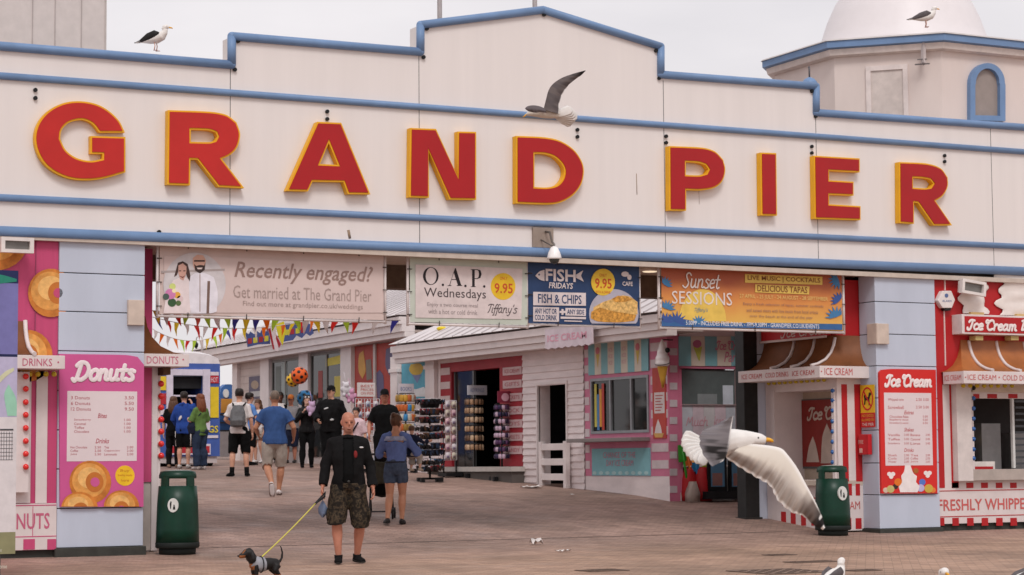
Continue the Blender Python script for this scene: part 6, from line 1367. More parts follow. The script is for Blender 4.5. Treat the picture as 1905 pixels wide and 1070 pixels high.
mat('hair_dark', (38, 28, 24), .5, .2, 40, stretch=(1, 1, .2)); mat('hair_brown', (92, 62, 44), .5, .25, 40, stretch=(1, 1, .2)); mat('hair_auburn', (118, 66, 42), .5, .2, 40, stretch=(1, 1, .2)); mat('hair_grey', (120, 104, 92), .5, .2, 30)
def cloth(name, rgb, var=.12, rough=.85): return mat(name, rgb, rough, var, 14, bump=.15, bscale=90, spec=.1)
cloth('cloth_black', (24, 23, 24)); cloth('cloth_jet', (17, 17, 18)); cloth('cloth_white', (216, 208, 206), .06); cloth('cloth_polo', (60, 88, 138), .08); cloth('cloth_royal', (42, 70, 142), .1); cloth('cloth_green', (94, 122, 66), .12); cloth('cloth_beige', (168, 159, 150), .08); cloth('cloth_denim', (70, 80, 98), .2); cloth('cloth_jeans', (44, 54, 74), .16); cloth('cloth_blouse', (96, 112, 160), .1); cloth('cloth_grey', (140, 136, 138), .1); cloth('cloth_pink', (214, 186, 192), .12); cloth('cloth_pack', (104, 104, 106), .15); cloth('cloth_sky', (96, 136, 196), .1); cloth('cloth_navy', (34, 38, 56)); cloth('cloth_leather', (26, 25, 26), .1, .4)
def camo():
    m = bpy.data.materials.new('cloth_camouflage'); m.use_nodes = True; MATS['cloth_camouflage'] = m; nt = m.node_tree; b = nt.nodes['Principled BSDF']; b.inputs['Roughness'].default_value = .85; b.inputs['Specular IOR Level'].default_value = .1
    g = nt.nodes.new('ShaderNodeNewGeometry'); n = nt.nodes.new('ShaderNodeTexNoise'); n.inputs['Scale'].default_value = 24; n.inputs['Detail'].default_value = 3; nt.links.new(g.outputs['Position'], n.inputs['Vector'])
    r = nt.nodes.new('ShaderNodeValToRGB'); r.color_ramp.interpolation = 'CONSTANT'; r.color_ramp.elements[0].color = (*lin((38, 33, 29)), 1); r.color_ramp.elements[1].position = .47; r.color_ramp.elements[1].color = (*lin((58, 50, 41)), 1)
    e = r.color_ramp.elements.new(.56); e.color = (*lin((78, 65, 52)), 1); e = r.color_ramp.elements.new(.62); e.color = (*lin((44, 41, 34)), 1)
    nt.links.new(n.outputs['Fac'], r.inputs['Fac']); nt.links.new(r.outputs[0], b.inputs['Base Color'])
camo()
def path_cut(P, Rr, f):
    L = [(P[i + 1] - P[i]).length for i in range(len(P) - 1)]; T = sum(L) * f; out = [P[0]]; ro = [Rr[0]]
    for i, l in enumerate(L):
        if T <= l + 1e-9:
            k = T / l; out.append(P[i].lerp(P[i + 1], k)); ro.append(Rr[i] + (Rr[i + 1] - Rr[i]) * k); break
        out.append(P[i + 1]); ro.append(Rr[i + 1]); T -= l
    return out, ro
def person(label, foot, face, H, skin, top, bottom, shoes, hair, pose=None, wide=1.0, belly=0.0, vox=.013, group=None, female=False, extra=None, seed=0, features=True, turn=0, tilt=0, hem=.86, sit=False):
    pose = pose or {}; foot = Vector(foot); tc = Vector((CAM.x - foot.x, CAM.y - foot.y, 0)).normalized(); rt = Vector((-tc.y, tc.x, 0)); 
    if rt.dot(RIGHT) < 0: rt = -rt
    f = (tc * math.cos(R_(face)) + rt * math.sin(R_(face))); side = f.cross(Vector((0, 0, 1)))
    k = H / 1.75
    t = thing('person', label, 'person', foot, group)
    Mx = Matrix((side, f, Vector((0, 0, 1)))).transposed()
    W_ = lambda p: foot + Mx @ (Vector(p) * k)
    J = {'an-': (-.10, -.02, .085), 'an+': (.10, -.02, .085), 'kn-': (-.10, .025, .485), 'kn+': (.10, .025, .485), 'el-': (-.235 * wide, -.03, 1.12), 'el+': (.235 * wide, -.03, 1.12), 'wr-': (-.25 * wide, .05, .87), 'wr+': (.25 * wide, .05, .87), 'lean': (0, 0, 0), 'toe-': (-.03, 1, 0), 'toe+': (.03, 1, 0), 'hand-': None, 'hand+': None}
    J.update(pose); ln = Vector(J['lean']); L3 = lambda p: Vector(p) + ln * max(0, (p[2] - .9) / .7)
    fw = .92 if female else 1.0
    spine = [((0, -.005, .84), (.150, .110)), ((0, -.012, .93), (.168 * (1.04 if female else 1), .122)), ((0, .0 + belly * .5, 1.06), (.142 * (.92 if female else 1), .105 + belly)), ((0, .005 + belly * .35, 1.2), (.155 * fw, .112 + belly * .6)), ((0, .01, 1.31), (.172 * fw, .12 + (.015 if female else 0))), ((0, -.005, 1.395), (.160 * fw, .098)), ((0, -.015, 1.445), (.108 * fw, .074)), ((0, -.012, 1.50), (.062, .06))]
    sp = [(L3(p), (r[0] * wide, r[1] * (.6 + .4 * wide))) for p, r in spine]
    nk = [L3((0, -.012, 1.47)), L3((0, -.002, 1.545)), L3((0, .004, 1.60))]
    # head turned / tilted about the neck
    HM = Matrix.Rotation(R_(turn), 3, 'Z') @ Matrix.Rotation(R_(-tilt), 3, 'X'); hc = L3((0, 0, 1.56))
    hd = lambda p: hc + HM @ (Vector(p) - Vector((0, 0, 1.56)))
    hs = top.get('head', 1.06) if top else 1.06
    hd = lambda p: hc + HM @ Vector(((p[0]) * hs * .95, p[1] * hs, (p[2] - 1.545) * hs - .015))
    head = [((0, .05, 1.522), (.026, .022)), ((0, .04, 1.542), (.046, .046)), ((0, .022, 1.575), (.060, .074)), ((0, .008, 1.61), (.069, .090)), ((0, 0, 1.65), (.075, .099)), ((0, -.004, 1.69), (.074, .098)), ((0, -.006, 1.72), (.063, .083)), ((0, -.006, 1.74), (.043, .056)), ((0, -.006, 1.75), (.016, .02))]
    arms, legs = {}, {}
    for s, c in ((-1, '-'), (1, '+')):
        sh = L3((s * .163 * wide * fw, -.01, 1.39)); cl = L3((s * .06, -.012, 1.44)); el = L3(J['el' + c]) if J['el' + c][2] > 1 else Vector(J['el' + c]); wr = Vector(J['wr' + c])
        arms[c] = ([cl, sh, sh.lerp(el, .5), el, el.lerp(wr, .4), wr], [.046, .056 * wide, .049 * wide, .041 * wide, .040 * wide, .028])
        hp = Vector((s * .09 * wide, -.005, .90)); kn = Vector(J['kn' + c]); an = Vector(J['an' + c])
        cb = kn.lerp(an, .35) + Vector((0, -.018, 0))
        legs[c] = ([hp, hp.lerp(kn, .5), kn, kn.lerp(cb, .55) + Vector((0, -.006, 0)), cb, kn.lerp(an, .68), an], [.092 * wide, .078 * wide, .056 * wide, .060 * wide, .059 * wide, .043 * wide, .035])
    sk = MB(); sx = Mx @ Vector((1, 0, 0))
    sc = lambda R0: [(a * k, b * k) if not isinstance(a, (int, float)) is False else (a, b) for a, b in R0]
    def T(mb, pts, rr, **kw): mb.tube([W_(p) for p in pts], [(q[0] * k, q[1] * k) if isinstance(q, tuple) else q * k for q in rr], 14, True, side=sx, **kw)
    T(sk, [p for p, r in sp], [(r[0] * .93, r[1] * .93) for p, r in sp]); T(sk, nk, [.062, .055, .056])
    T(sk, [hd(p) for p, r in head], [r for p, r in head])
    if features:
        T(sk, [hd(p) for p in ((0, .094, 1.648), (0, .112, 1.612), (0, .098, 1.598))], [.008, .014, .009]); T(sk, [hd(p) for p in ((-.045, .078, 1.66), (0, .096, 1.662), (.045, .078, 1.66))], [.009, .011, .009])
        T(sk, [hd(p) for p in ((-.02, .088, 1.568), (0, .096, 1.567), (.02, .088, 1.568))], [.007, .011, .007])
    for s in (-1, 1): T(sk, [hd(p) for p in ((s * .07, -.005, 1.605), (s * .082, -.014, 1.635), (s * .074, -.012, 1.66))], [(.008, .012), (.009, .02), (.008, .012)])
    for c in '-+':
        T(sk, *arms[c]); T(sk, *legs[c])
    V, Fc = fuse(sk, vox, 5); b = MB(skin)
    if top and top.get('stubble'):
        o = len(b.v); b.v += V; hi = HM.transposed(); iv = Mx.transposed(); mat('skin_stubble', (164, 114, 96), .6, .08, 60); mat('skin_brow_shade', (150, 98, 80), .5, .05, 20)  # second tone paints the brow shadow into the skin around the eyes
        for fc in Fc:
            c = iv @ (sum((V[i] for i in fc), Vector()) / len(fc) - foot) / k; h = hi @ (c - hc); z_ = (h.z + .015) / hs + 1.545
            nz_ = noise.noise(c * 60) * .008
            b.mat('skin_stubble' if (h.y > .035 and 1.505 < z_ < 1.588 + nz_ - abs(h.x) * .1 and h.y > -.02) else ('skin_brow_shade' if h.y > .06 and 1.628 < z_ < 1.645 and .012 < abs(h.x) < .05 else skin)); b.face([i + o for i in fc], True)
        b.mat(skin)
    else: b.add(V, Fc, True)
    # hands: palm, four fingers, thumb
    for s, c in ((-1, '-'), (1, '+')):
        wr, el = arms[c][0][-1], arms[c][0][3]; d = (wr - el).normalized() if J['hand' + c] is None else Vector(J['hand' + c]).normalized()
        pn = Vector((-s, .25, 0)); pn = (pn - d * pn.dot(d)); pn.normalize(); ac = d.cross(pn) * (1 if s > 0 else -1)   # across the palm towards the thumb
        if ac.y < 0: ac = -ac
        b.tube([W_(wr - d * .02), W_(wr + d * .03), W_(wr + d * .075), W_(wr + d * .095)], [(.02 * k, .026 * k), (.017 * k, .036 * k), (.015 * k, .04 * k), (.011 * k, .034 * k)], 10, True, side=Mx @ pn)
        for i in range(4):
            o = ac * (.027 - .018 * i); l = (.07, .078, .073, .058)[i]; cu = .35 + .1 * i
            p0 = wr + d * .085 + o; p1 = p0 + d * l * .45 + pn * l * .12; p2 = p1 + (d * .8 + pn * cu).normalized() * l * .32; p3 = p2 + (d * .4 + pn * .9).normalized() * l * .28
            b.tube([W_(p) for p in (p0, p1, p2, p3)], [.009 * k, .0085 * k, .008 * k, .006 * k], 7)
        p0 = wr + d * .03 + ac * .028; b.tube([W_(p) for p in (p0, p0 + ac * .022 + d * .025 + pn * .008, p0 + ac * .028 + d * .052 + pn * .02, p0 + ac * .024 + d * .07 + pn * .028)], [.012 * k, .011 * k, .009 * k, .007 * k], 7)
    b.build('body', t)
    if features:
        e = MB(C(60, 44, 40, .3))
        for s in (-1, 1): e.ell(W_(hd((s * .032, .087, 1.634))), .0095 * k, .009 * k, .005 * k, 8, 6)
        e.build('eyes', t); e = MB(C(158, 96, 86, .5)); e.ell(W_(hd((0, .094, 1.566))), .022 * k, .008 * k, .004 * k, 8, 6, M=Mx @ HM); e.build('mouth', t)
    # top garment
    if top:
        lo = top.get('loose', .016); q = MB(); z0 = top.get('hem', hem)
        P = [p for p in sp if p[0].z > z0 - .02]; P = [(Vector((P[0][0].x, P[0][0].y, z0)), P[0][1])] + P[(1 if P[0][0].z < z0 + .03 else 0):]
        if top.get('off'): P = [p for p in P if p[0].z < 1.42]
        T(q, [p for p, r in P[:-1]] + ([] if top.get('off') else [L3((0, -.012, 1.495))]), [(r[0] + lo, r[1] + lo) for p, r in P[:-1]] + ([] if top.get('off') else [(.074, .07)]))
        sl = top.get('sleeve', .45)
        for c in '-+':
            if sl > 0:
                A, Rr = path_cut(*arms[c], .17 + .83 * sl); fl = top.get('flare', .014)
                T(q, A, [r + lo * .8 + (fl if i == len(Rr) - 1 else 0) for i, r in enumerate(Rr)])
        if top.get('hood'):
            T(q, [L3(p) for p in ((-.1, -.06, 1.47), (0, -.1, 1.49), (.1, -.06, 1.47))], [.045, .06, .045])
        V, Fc = fuse(q, vox * 1.05, 3, top.get('folds', .017), 8, seed)
        if top.get('open'):
            inv = Mx.transposed(); Fc = [fc for fc in Fc if not ((lambda m_: m_.y > .02 * k and abs(m_.x) < (.062 + .05 * max(0, 1.1 - m_.z / k)) * k and m_.z < 1.47 * k)(inv @ (V[fc[0]] - foot)))]
        m = MB(top['mat']); m.add(V, Fc, True); m.build(top.get('name', 'shirt'), t)
    if top and top.get('under'):
        q = MB(); P = [p for p in sp if p[0].z > .84]; T(q, [p for p, r in P], [(r[0] + .003, r[1] + .006) for p, r in P]); V, Fc = fuse(q, vox, 3, .004, 7, seed + 4); m = MB(top['under']); m.add(V, Fc, True); m.build('tee_shirt', t)
    if bottom:
        lo = bottom.get('loose', .016); q = MB(); fr = bottom.get('to', 1.0); wz = bottom.get('waist', 1.0)
        P = [((0, 0, .80), (.10 * wide, .09)), ((0, -.008, .87), (.162 * wide + lo, .118 + lo)), ((0, -.01, .93), (.168 * wide + lo, .12 + lo)), ((0, .0 + belly * .3, wz), (.15 * wide + lo, .108 + belly * .6 + lo * .7))]
        T(q, [p for p, r in P], [r for p, r in P])
        for c in '-+':
            A, Rr = path_cut(*legs[c], fr); fl = bottom.get('flare', .01); T(q, A, [r + lo + (fl * i / (len(Rr) - 1)) for i, r in enumerate(Rr)])
        V, Fc = fuse(q, vox * 1.05, 3, bottom.get('folds', .016), 8, seed + 9); m = MB(bottom['mat']); m.add(V, Fc, True)
        m.build(bottom.get('name', 'shorts'), t)
        if bottom.get('pockets'):
            for s, c in ((-1, '-'), (1, '+')):
                kn = legs[c][0][2]; hp = legs[c][0][0]; pc = hp.lerp(kn, .78) + Vector((s * (.07 * wide + lo + .012), 0, 0)); m = MB(bottom['mat']); m.ell(W_(pc), .022 * k, .075 * k, .085 * k, 12, 8, M=Mx); m.build('pocket', t)
    # shoes
    for s, c in ((-1, '-'), (1, '+')):
        an = Vector(J['an' + c]); td = Vector(J['toe' + c]).normalized(); up = Vector((0, 0, 1)); up = (up - td * up.dot(td)).normalized(); m = MB(shoes[0])
        pts = [an - td * .065 - up * .045, an - td * .03 - up * .03, an + td * .05 - up * .035, an + td * .13 - up * .048, an + td * .185 - up * .056]
        m.tube([W_(p) for p in pts], [(.03 * k, .028 * k), (.041 * k, .046 * k), (.045 * k, .042 * k), (.047 * k, .03 * k), (.03 * k, .018 * k)], 12, True, side=sx)
        if shoes[2:]: m.tube([W_(an - up * .03), W_(an + (legs[c][0][2] - an) * shoes[2] * .6)], [.046 * k, .05 * k], 12)
        m.build('shoe', t); m = MB(shoes[1]); m.tube([W_(p - up * (.018 - .008 * i / 4)) for i, p in enumerate(pts)], [(.03 * k, .012 * k), (.043 * k, .014 * k), (.046 * k, .014 * k), (.048 * k, .013 * k), (.03 * k, .01 * k)], 12, True, side=sx); m.build('sole', t)
    # hair
    style, hm = hair
    if style not in ('bald', 'none'):
        if style in ('short', 'long', 'bun', 'cap', 'shaved'):
            q = MB(hm); o0 = len(q.v); th = {'short': .014, 'long': .018, 'bun': .012, 'cap': .01, 'shaved': .004}[style]
            ring = 20; secs = []
            for p, r in head[1:]:
                row = []
                for i in range(ring):
                    a = 2 * math.pi * i / ring; ca, sa = math.cos(a), math.sin(a); g_ = th * (1 + .5 * noise.noise(Vector((ca * 2, sa * 2, p[2] * 20 + seed))))
                    row.append(Vector((ca * (r[0] + g_), p[1] + sa * (r[1] + g_), p[2] + (g_ * .9 if p[2] > 1.70 else 0))))
                secs.append(row)
            o = len(q.v); q.v += [W_(hd(p)) for row in secs for p in row]
            for j in range(len(secs) - 1):
                for i in range(ring):
                    i2 = (i + 1) % ring; c4 = [secs[j][i], secs[j][i2], secs[j + 1][i2], secs[j + 1][i]]; cy = sum(p.y for p in c4) / 4; cz = sum(p.z for p in c4) / 4
                    line = 1.675 if cy > .055 else (1.635 if cy > .01 else (1.60 if style in ('short', 'cap', 'shaved') else 1.55))
                    if style == 'shaved' and cz > 1.715: pass
                    if cz > line: q.face((o + j * ring + i, o + j * ring + i2, o + (j + 1) * ring + i2, o + (j + 1) * ring + i), True)
            q.face([o + (len(secs) - 1) * ring + i for i in range(ring)], True)
            if style == 'long':
                for i in range(13):
                    a = math.pi + math.pi * (i - 6) / 6 * .56 + math.pi / 2 * 0; x, y = .078 * math.sin(a - math.pi), -.085 * abs(math.cos(a - math.pi)) - .005
                    e = Vector((x * 1.45, y * .9 - .035, 1.33 - .03 * (i % 3))); q.tube([W_(hd((x * .9, y * .9, 1.69))), W_(hd((x * 1.12, y * 1.12, 1.6))), W_(L3((x * 1.35, y - .03, 1.46))), W_(L3(e))], [.022 * k, .03 * k, .03 * k, .01 * k], 8)
            if style == 'bun': q.ell(W_(hd((0, -.085, 1.735))), .045 * k, .045 * k, .042 * k, 12, 8); q.tube([W_(hd((0, -.095, 1.62))), W_(hd((0, -.1, 1.69)))], [.04 * k, .045 * k], 10)
            q.build('hair', t)
        if style == 'cap':
            q = MB(pose.get('cap', 'cloth_black'))
            secs = [[W_(hd((math.cos(a) * r * .082, math.sin(a) * r * .108 - .004, z))) for a in [2 * math.pi * i / 20 for i in range(20)]] for r, z in ((1.0, 1.675), (1.0, 1.70), (.92, 1.735), (.66, 1.765), (.2, 1.778))]
            q.sm = True; q.loft(secs, True, True); br = [[W_(hd((.07 * x, .09 + y * .085 * (1 - .35 * x * x), 1.68 - .012 * y - .012 * x * x + z))) for x in (-1, -.6, 0, .6, 1)] for y, z in ((0, 0), (1, 0))]
            q.loft(br, True, False, False); q.loft([[p + Vector((0, 0, .006)) for p in r] for r in br], True, False, False); q.build('cap', t)
    if extra: extra(t, W_, k, Mx, hd, L3, arms, legs)
    return t
def backpack(m_, w=.16, big=1):
    def f(t, W_, k, Mx, hd, L3, arms, legs):
        q = MB(); q.tube([W_((0, -.19, 1.0)), W_((0, -.22, 1.12)), W_((0, -.2, 1.3)), W_((0, -.17, 1.42))], [(w * k, .07 * k), (w * 1.05 * k, .11 * k), (w * k, .09 * k), (w * .7 * k, .05 * k)], 14, True, side=Mx @ Vector((1, 0, 0)))
        q.tube([W_((0, -.3, 1.02)), W_((0, -.33, 1.12)), W_((0, -.29, 1.2))], [(w * .75 * k, .03 * k), (w * .8 * k, .045 * k), (w * .7 * k, .02 * k)], 12, True, side=Mx @ Vector((1, 0, 0)))
        V, Fc = fuse(q, .012, 3, .008, 9, 3); q = MB(m_); q.add(V, Fc, True); q.build('backpack', t)
        q = MB('cloth_black')
        for s in (-1, 1): q.tube([W_(p) for p in ((s * .1, -.16, 1.42), (s * .13, -.02, 1.475), (s * .13, .12, 1.38), (s * .14, .1, 1.2), (s * .13, -.1, 1.05))], .018 * k, 6)
        q.tube([W_((-.1, -.315, 1.14)), W_((.1, -.315, 1.14))], .008 * k, 5); q.build('strap', t)
    return f
LS = {}   # places shared with the leash
def man_extra(t, W_, k, Mx, hd, L3, arms, legs):
    q = MB(C(120, 34, 34, .8)); c = W_((-.08, .15, 1.27)); n = Mx @ Vector((0, 1, 0)); q.ell(c, .024, .010, .045, 10, 6, M=Mx); q.build('red_badge', t)
    q = MB(C(214, 210, 210, .6)); q.ell(W_((-.15, .12, 1.35)), .026, .014, .010, 8, 6, M=Mx); q.build('white_mark', t)
    q = MB(C(60, 58, 56, .4, metal=.6)); q.ell(W_((0, .165, .955)), .02, .008, .016, 8, 6, M=Mx); q.build('belt_buckle', t)
    q = MB(C(176, 140, 122, .7)); q.build
    LS['hand'] = W_(arms['+'][0][-1] + Vector((0, .02, -.1)))
pm = gp(648, 1049)
person('bald man in black jacket and camouflage shorts walking a small dog', pm, 2, 1.76, 'skin_red', dict(mat='cloth_black', sleeve=.97, loose=.026, hem=.86, open=True, under='cloth_jet', name='jacket', flare=.01, folds=.018, head=1.07, stubble=True), dict(mat='cloth_camouflage', to=.52, loose=.026, flare=.03, pockets=True, folds=.016, waist=.98), ('cloth_black', C(40, 38, 36, .7), .09), ('bald', None),
       dict([('an+', (.115, .05, .085)), ('kn+', (.135, .07, .485)), ('toe+', (.06, 1, 0)), ('an-', (-.105, -.12, .085)), ('kn-', (-.138, .03, .47)), ('toe-', (-.4, 1, 0)), ('el+', (.268, -.02, 1.14)), ('wr+', (.298, .06, .90)), ('el-', (-.265, -.03, 1.13)), ('wr-', (-.285, .08, .88))]), wide=1.05, belly=.03, vox=.009, seed=1, extra=man_extra, turn=6)
J0 = (0, 0, 0)
def woman_extra(t, W_, k, Mx, hd, L3, arms, legs):
    q = MB(cloth('lace_band', (150, 154, 176), .25)); q.sm = True
    q.loft([[W_(Vector((x_ * math.cos(a_), y_ * math.sin(a_) - .01 + J0[1] * .7, z_))) for a_ in [2 * math.pi * i / 28 for i in range(28)]] for x_, y_, z_ in ((.20, .110, 1.408), (.20, .130, 1.36), (.20, .138, 1.338))], True, False)
    q.build('lace_trim', t); b_ = MB(C(44, 46, 56, .7)); b_.tube([W_((.165 * math.cos(x), .125 * math.sin(x) - .005, 1.0)) for x in [2 * math.pi * i / 24 for i in range(25)]], .014, 6); b_.build('belt', t)
pw = gp(737, 977)
person('woman in blue off shoulder top and denim shorts seen from behind', pw, 172, 1.66, 'skin_tan', dict(mat='cloth_blouse', sleeve=.6, loose=.024, off=True, hem=1.0, flare=.04, folds=.022, name='blouse'), dict(mat='cloth_denim', to=.27, loose=.006, flare=.012, waist=1.04), (C(40, 36, 36), C(30, 28, 28)), ('bun', 'hair_brown'),
       {'an-': (-.12, -.13, .10), 'kn-': (-.105, .02, .48), 'an+': (.075, .12, .085), 'kn+': (.085, .12, .48), 'el-': (-.27, .06, 1.16), 'wr-': (-.16, .26, 1.08), 'el+': (.33, .05, 1.17), 'wr+': (.30, .26, 1.12), 'toe-': (-.35, 1, 0)}, wide=1.06, vox=.010, female=True, seed=2, extra=woman_extra, turn=-14)
# child carried on her hip
ch = pw + Vector((0, 0, .0)); d0 = depth(pw)
cp = atd(766, 862, d0 + .22); person('small brown haired child carried on the hip of the woman in denim shorts', cp - Vector((0, 0, .30)), 150, .86, 'skin_light', dict(mat='cloth_navy', sleeve=.9, loose=.03, hem=.8), dict(mat='cloth_beige', to=.8, loose=.02, waist=1.0), (C(190, 170, 150), C(180, 170, 160)), ('short', 'hair_brown'),
       {'kn-': (-.14, .3, .80), 'an-': (-.16, .22, .45), 'kn+': (.14, .3, .80), 'an+': (.16, .22, .45), 'el+': (.34, .16, 1.26), 'wr+': (.42, .36, 1.30), 'el-': (-.26, .12, 1.2), 'wr-': (-.2, .34, 1.25)}, wide=1.1, vox=.009, seed=5)
person('bald man in blue polo shirt and beige shorts striding away', gp(511, 922), 176, 1.80, 'skin_tan', dict(mat='cloth_polo', sleeve=.36, loose=.028, hem=.86, name='polo_shirt', folds=.014), dict(mat='cloth_beige', to=.5, loose=.018, flare=.016, waist=.98), ('cloth_white', C(120, 100, 92, .7)), ('shaved', 'hair_grey'),
       {'an-': (-.02, -.26, .17), 'kn-': (-.13, .02, .50), 'toe-': (.1, .35, -1), 'an+': (.06, .12, .085), 'kn+': (.10, .10, .49), 'el-': (-.32, -.02, 1.14), 'wr-': (-.29, .18, 1.02), 'el+': (.32, -.02, 1.14), 'wr+': (.31, .16, .98)}, wide=1.1, belly=.02, vox=.011, seed=3, features=False, turn=8)
person('man in white t-shirt with grey backpack and black shorts seen from behind', gp(445, 887), 172, 1.77, 'skin_light', dict(mat='cloth_white', sleeve=.42, loose=.024, name='tee_shirt'), dict(mat='cloth_jet', to=.52, loose=.024, flare=.02), ('cloth_jet', 'cloth_black', .45), ('short', 'hair_dark'),
       {'an-': (-.14, -.05, .085), 'an+': (.15, .02, .085), 'kn-': (-.13, .0, .485), 'kn+': (.13, .04, .485), 'el-': (-.28, .0, 1.14), 'wr-': (-.2, .2, 1.06), 'toe-': (-.8, 1, 0)}, wide=1.02, seed=4, extra=backpack('cloth_pack', .15), features=False)
person('girl in black with long brown hair at the trailer hatch', gp(322, 871), 170, 1.62, 'skin_pale', dict(mat='cloth_jet', sleeve=.5, loose=.024, hem=.78, name='tee_shirt'), dict(mat='cloth_black', loose=.02, name='trousers'), (C(150, 120, 100), C(120, 100, 90)), ('long', 'hair_brown'), {'el+': (.24, .06, 1.14), 'wr+': (.16, .25, 1.05)}, vox=.014, female=True, seed=6, features=False)
def stripe_extra(t, W_, k, Mx, hd, L3, arms, legs):
    q = MB('cloth_white')
    for c in '-+':
        hp, kn = legs[c][0][0], legs[c][0][2]; s = -1 if c == '-' else 1; q.tube([W_(hp.lerp(kn, .1) + Vector((s * .085, -.07, 0))), W_(hp.lerp(kn, .92) + Vector((s * .07, -.075, 0)))], .016, 5)
    q.build('side_stripe', t); q = MB('cloth_white'); q.ell(W_((-.05, -.165, 1.16)), .03, .012, .06, 8, 6, M=Mx @ Matrix.Rotation(.5, 3, 'Y')); q.build('white_mark', t)
person('boy in royal blue hooded top holding a hand up to his face at the hatch', gp(342, 872), 166, 1.72, 'skin_light', dict(mat='cloth_royal', sleeve=.96, loose=.036, hood=True, hem=.80, name='hoodie', folds=.02), dict(mat='cloth_jet', to=.5, loose=.028, flare=.02), (C(196, 190, 186), C(150, 140, 136)), ('short', 'hair_dark'), {'el+': (.30, .10, 1.22), 'wr+': (.14, .20, 1.48), 'hand+': (-.4, .1, 1), 'el-': (-.28, .02, 1.13), 'wr-': (-.2, .22, 1.02)}, vox=.014, seed=7, extra=stripe_extra, features=False)
def bag_extra(t, W_, k, Mx, hd, L3, arms, legs):
    q = MB(); q.tube([W_((-.2, .05, .84)), W_((-.22, .06, 1.0)), W_((-.2, .06, 1.12))], [(.1 * k, .06 * k), (.12 * k, .08 * k), (.06 * k, .05 * k)], 12, True, side=Mx @ Vector((0, 1, 0))); V, Fc = fuse(q, .014, 3, .01, 8, 2); q = MB('cloth_navy'); q.add(V, Fc, True); q.tube([W_((-.2, .06, 1.1)), W_((-.1, -.12, 1.3)), W_((.1, -.05, 1.46))], .012, 5); q.build('shoulder_bag', t)
person('girl in green top with auburn hair and a navy bag beside the blue hooded boy', gp(372, 874), -140, 1.66, 'skin_pale', dict(mat='cloth_green', sleeve=.5, loose=.024, hem=.80, name='tee_shirt'), dict(mat='cloth_jeans', loose=.022, flare=.03, name='jeans'), (C(190, 180, 176), C(160, 150, 146)), ('long', 'hair_auburn'), {'el-': (-.25, .05, 1.13), 'wr-': (-.12, .28, 1.18), 'el+': (.25, .02, 1.13), 'wr+': (.15, .25, 1.1)}, vox=.014, female=True, seed=8, extra=bag_extra, features=False)
person('young man in light blue shirt with dark hair beyond the grey backpack', gp(464, 866), 120, 1.76, 'skin_light', dict(mat='cloth_sky', sleeve=.42, loose=.024), dict(mat='cloth_jet', to=.55, loose=.024), ('cloth_jet', 'cloth_black'), ('short', 'hair_dark'), {'el+': (.26, .04, 1.13), 'wr+': (.2, .24, 1.02)}, vox=.015, seed=9)
person('woman with long brown hair in a white top and bare legs', gp(480, 862), -40, 1.62, 'skin_light', dict(mat='cloth_white', sleeve=.8, loose=.03, hem=.76), dict(mat='cloth_beige', to=.3, loose=.02), ('cloth_white', C(60, 56, 56, .7)), ('long', 'hair_brown'), {'el+': (.26, .05, 1.14), 'wr+': (.12, .26, 1.12), 'an-': (-.1, -.1, .085)}, vox=.015, female=True, seed=10)
person('man in grey t-shirt and bright cap facing the street', gp(541, 862), -12, 1.74, 'skin_red', dict(mat='cloth_grey', sleeve=.42, loose=.03), dict(mat='cloth_navy', to=.55, loose=.026, flare=.02), (C(50, 46, 46), 'cloth_black'), ('cap', 'hair_brown'), {'cap': cloth('cap_orange', (196, 116, 60)), 'el+': (.28, .03, 1.13), 'wr+': (.2, .22, 1.02)}, wide=1.08, belly=.03, vox=.014, seed=11)
person('tall dark haired man in white shirt and black waistcoat by the arcade window', gp(521, 862), 10, 1.82, 'skin_dark', dict(mat='cloth_white', sleeve=.9, loose=.02), dict(mat='cloth_jet', loose=.02, name='trousers'), ('cloth_jet', 'cloth_black'), ('short', 'hair_dark'), {}, vox=.016, seed=12, extra=lambda t, W_, k, Mx, hd, L3, arms, legs: [(lambda q: (q.tube([W_((s * .1, .03, .95)), W_((s * .115, .03, 1.2)), W_((s * .12, .0, 1.45))], [(.085 * k, .13 * k), (.085 * k, .135 * k), (.06 * k, .09 * k)], 12, True, side=Mx @ Vector((1, 0, 0))), q.build('waistcoat', t)))(MB('cloth_jet')) for s in (-1, 1)])
def shades_extra(t, W_, k, Mx, hd, L3, arms, legs):
    q = MB(C(226, 216, 214, .4))
    for s in (-1, 1): q.ell(W_(hd((s * .035, .085, 1.705))), .03 * k, .014 * k, .024 * k, 10, 6)
    q.build('white_sunglasses', t); q = MB('black_paint'); c = W_((.03, .27, 1.42)); q.obox(c, Mx @ Vector((.035, 0, 0)), Mx @ Vector((0, .006, 0)), (0, 0, .07)); q.build('phone', t)
person('woman in black leather jacket with white sunglasses on her head holding up a phone', gp(571, 871), 4, 1.66, 'skin_pale', dict(mat='cloth_leather', sleeve=.96, loose=.026, hem=.86, name='jacket', folds=.016), dict(mat='cloth_jet', loose=.012, name='leggings'), ('cloth_jet', 'cloth_black', .6), ('long', 'hair_dark'), {'el+': (.27, .10, 1.15), 'wr+': (.10, .24, 1.36), 'hand+': (-.5, .3, .9), 'el-': (-.27, .10, 1.15), 'wr-': (-.06, .24, 1.34), 'hand-': (.5, .3, .9), 'an+': (.12, .08, .085), 'an-': (-.11, -.06, .085)}, wide=1.02, vox=.013, female=True, seed=13, extra=shades_extra)
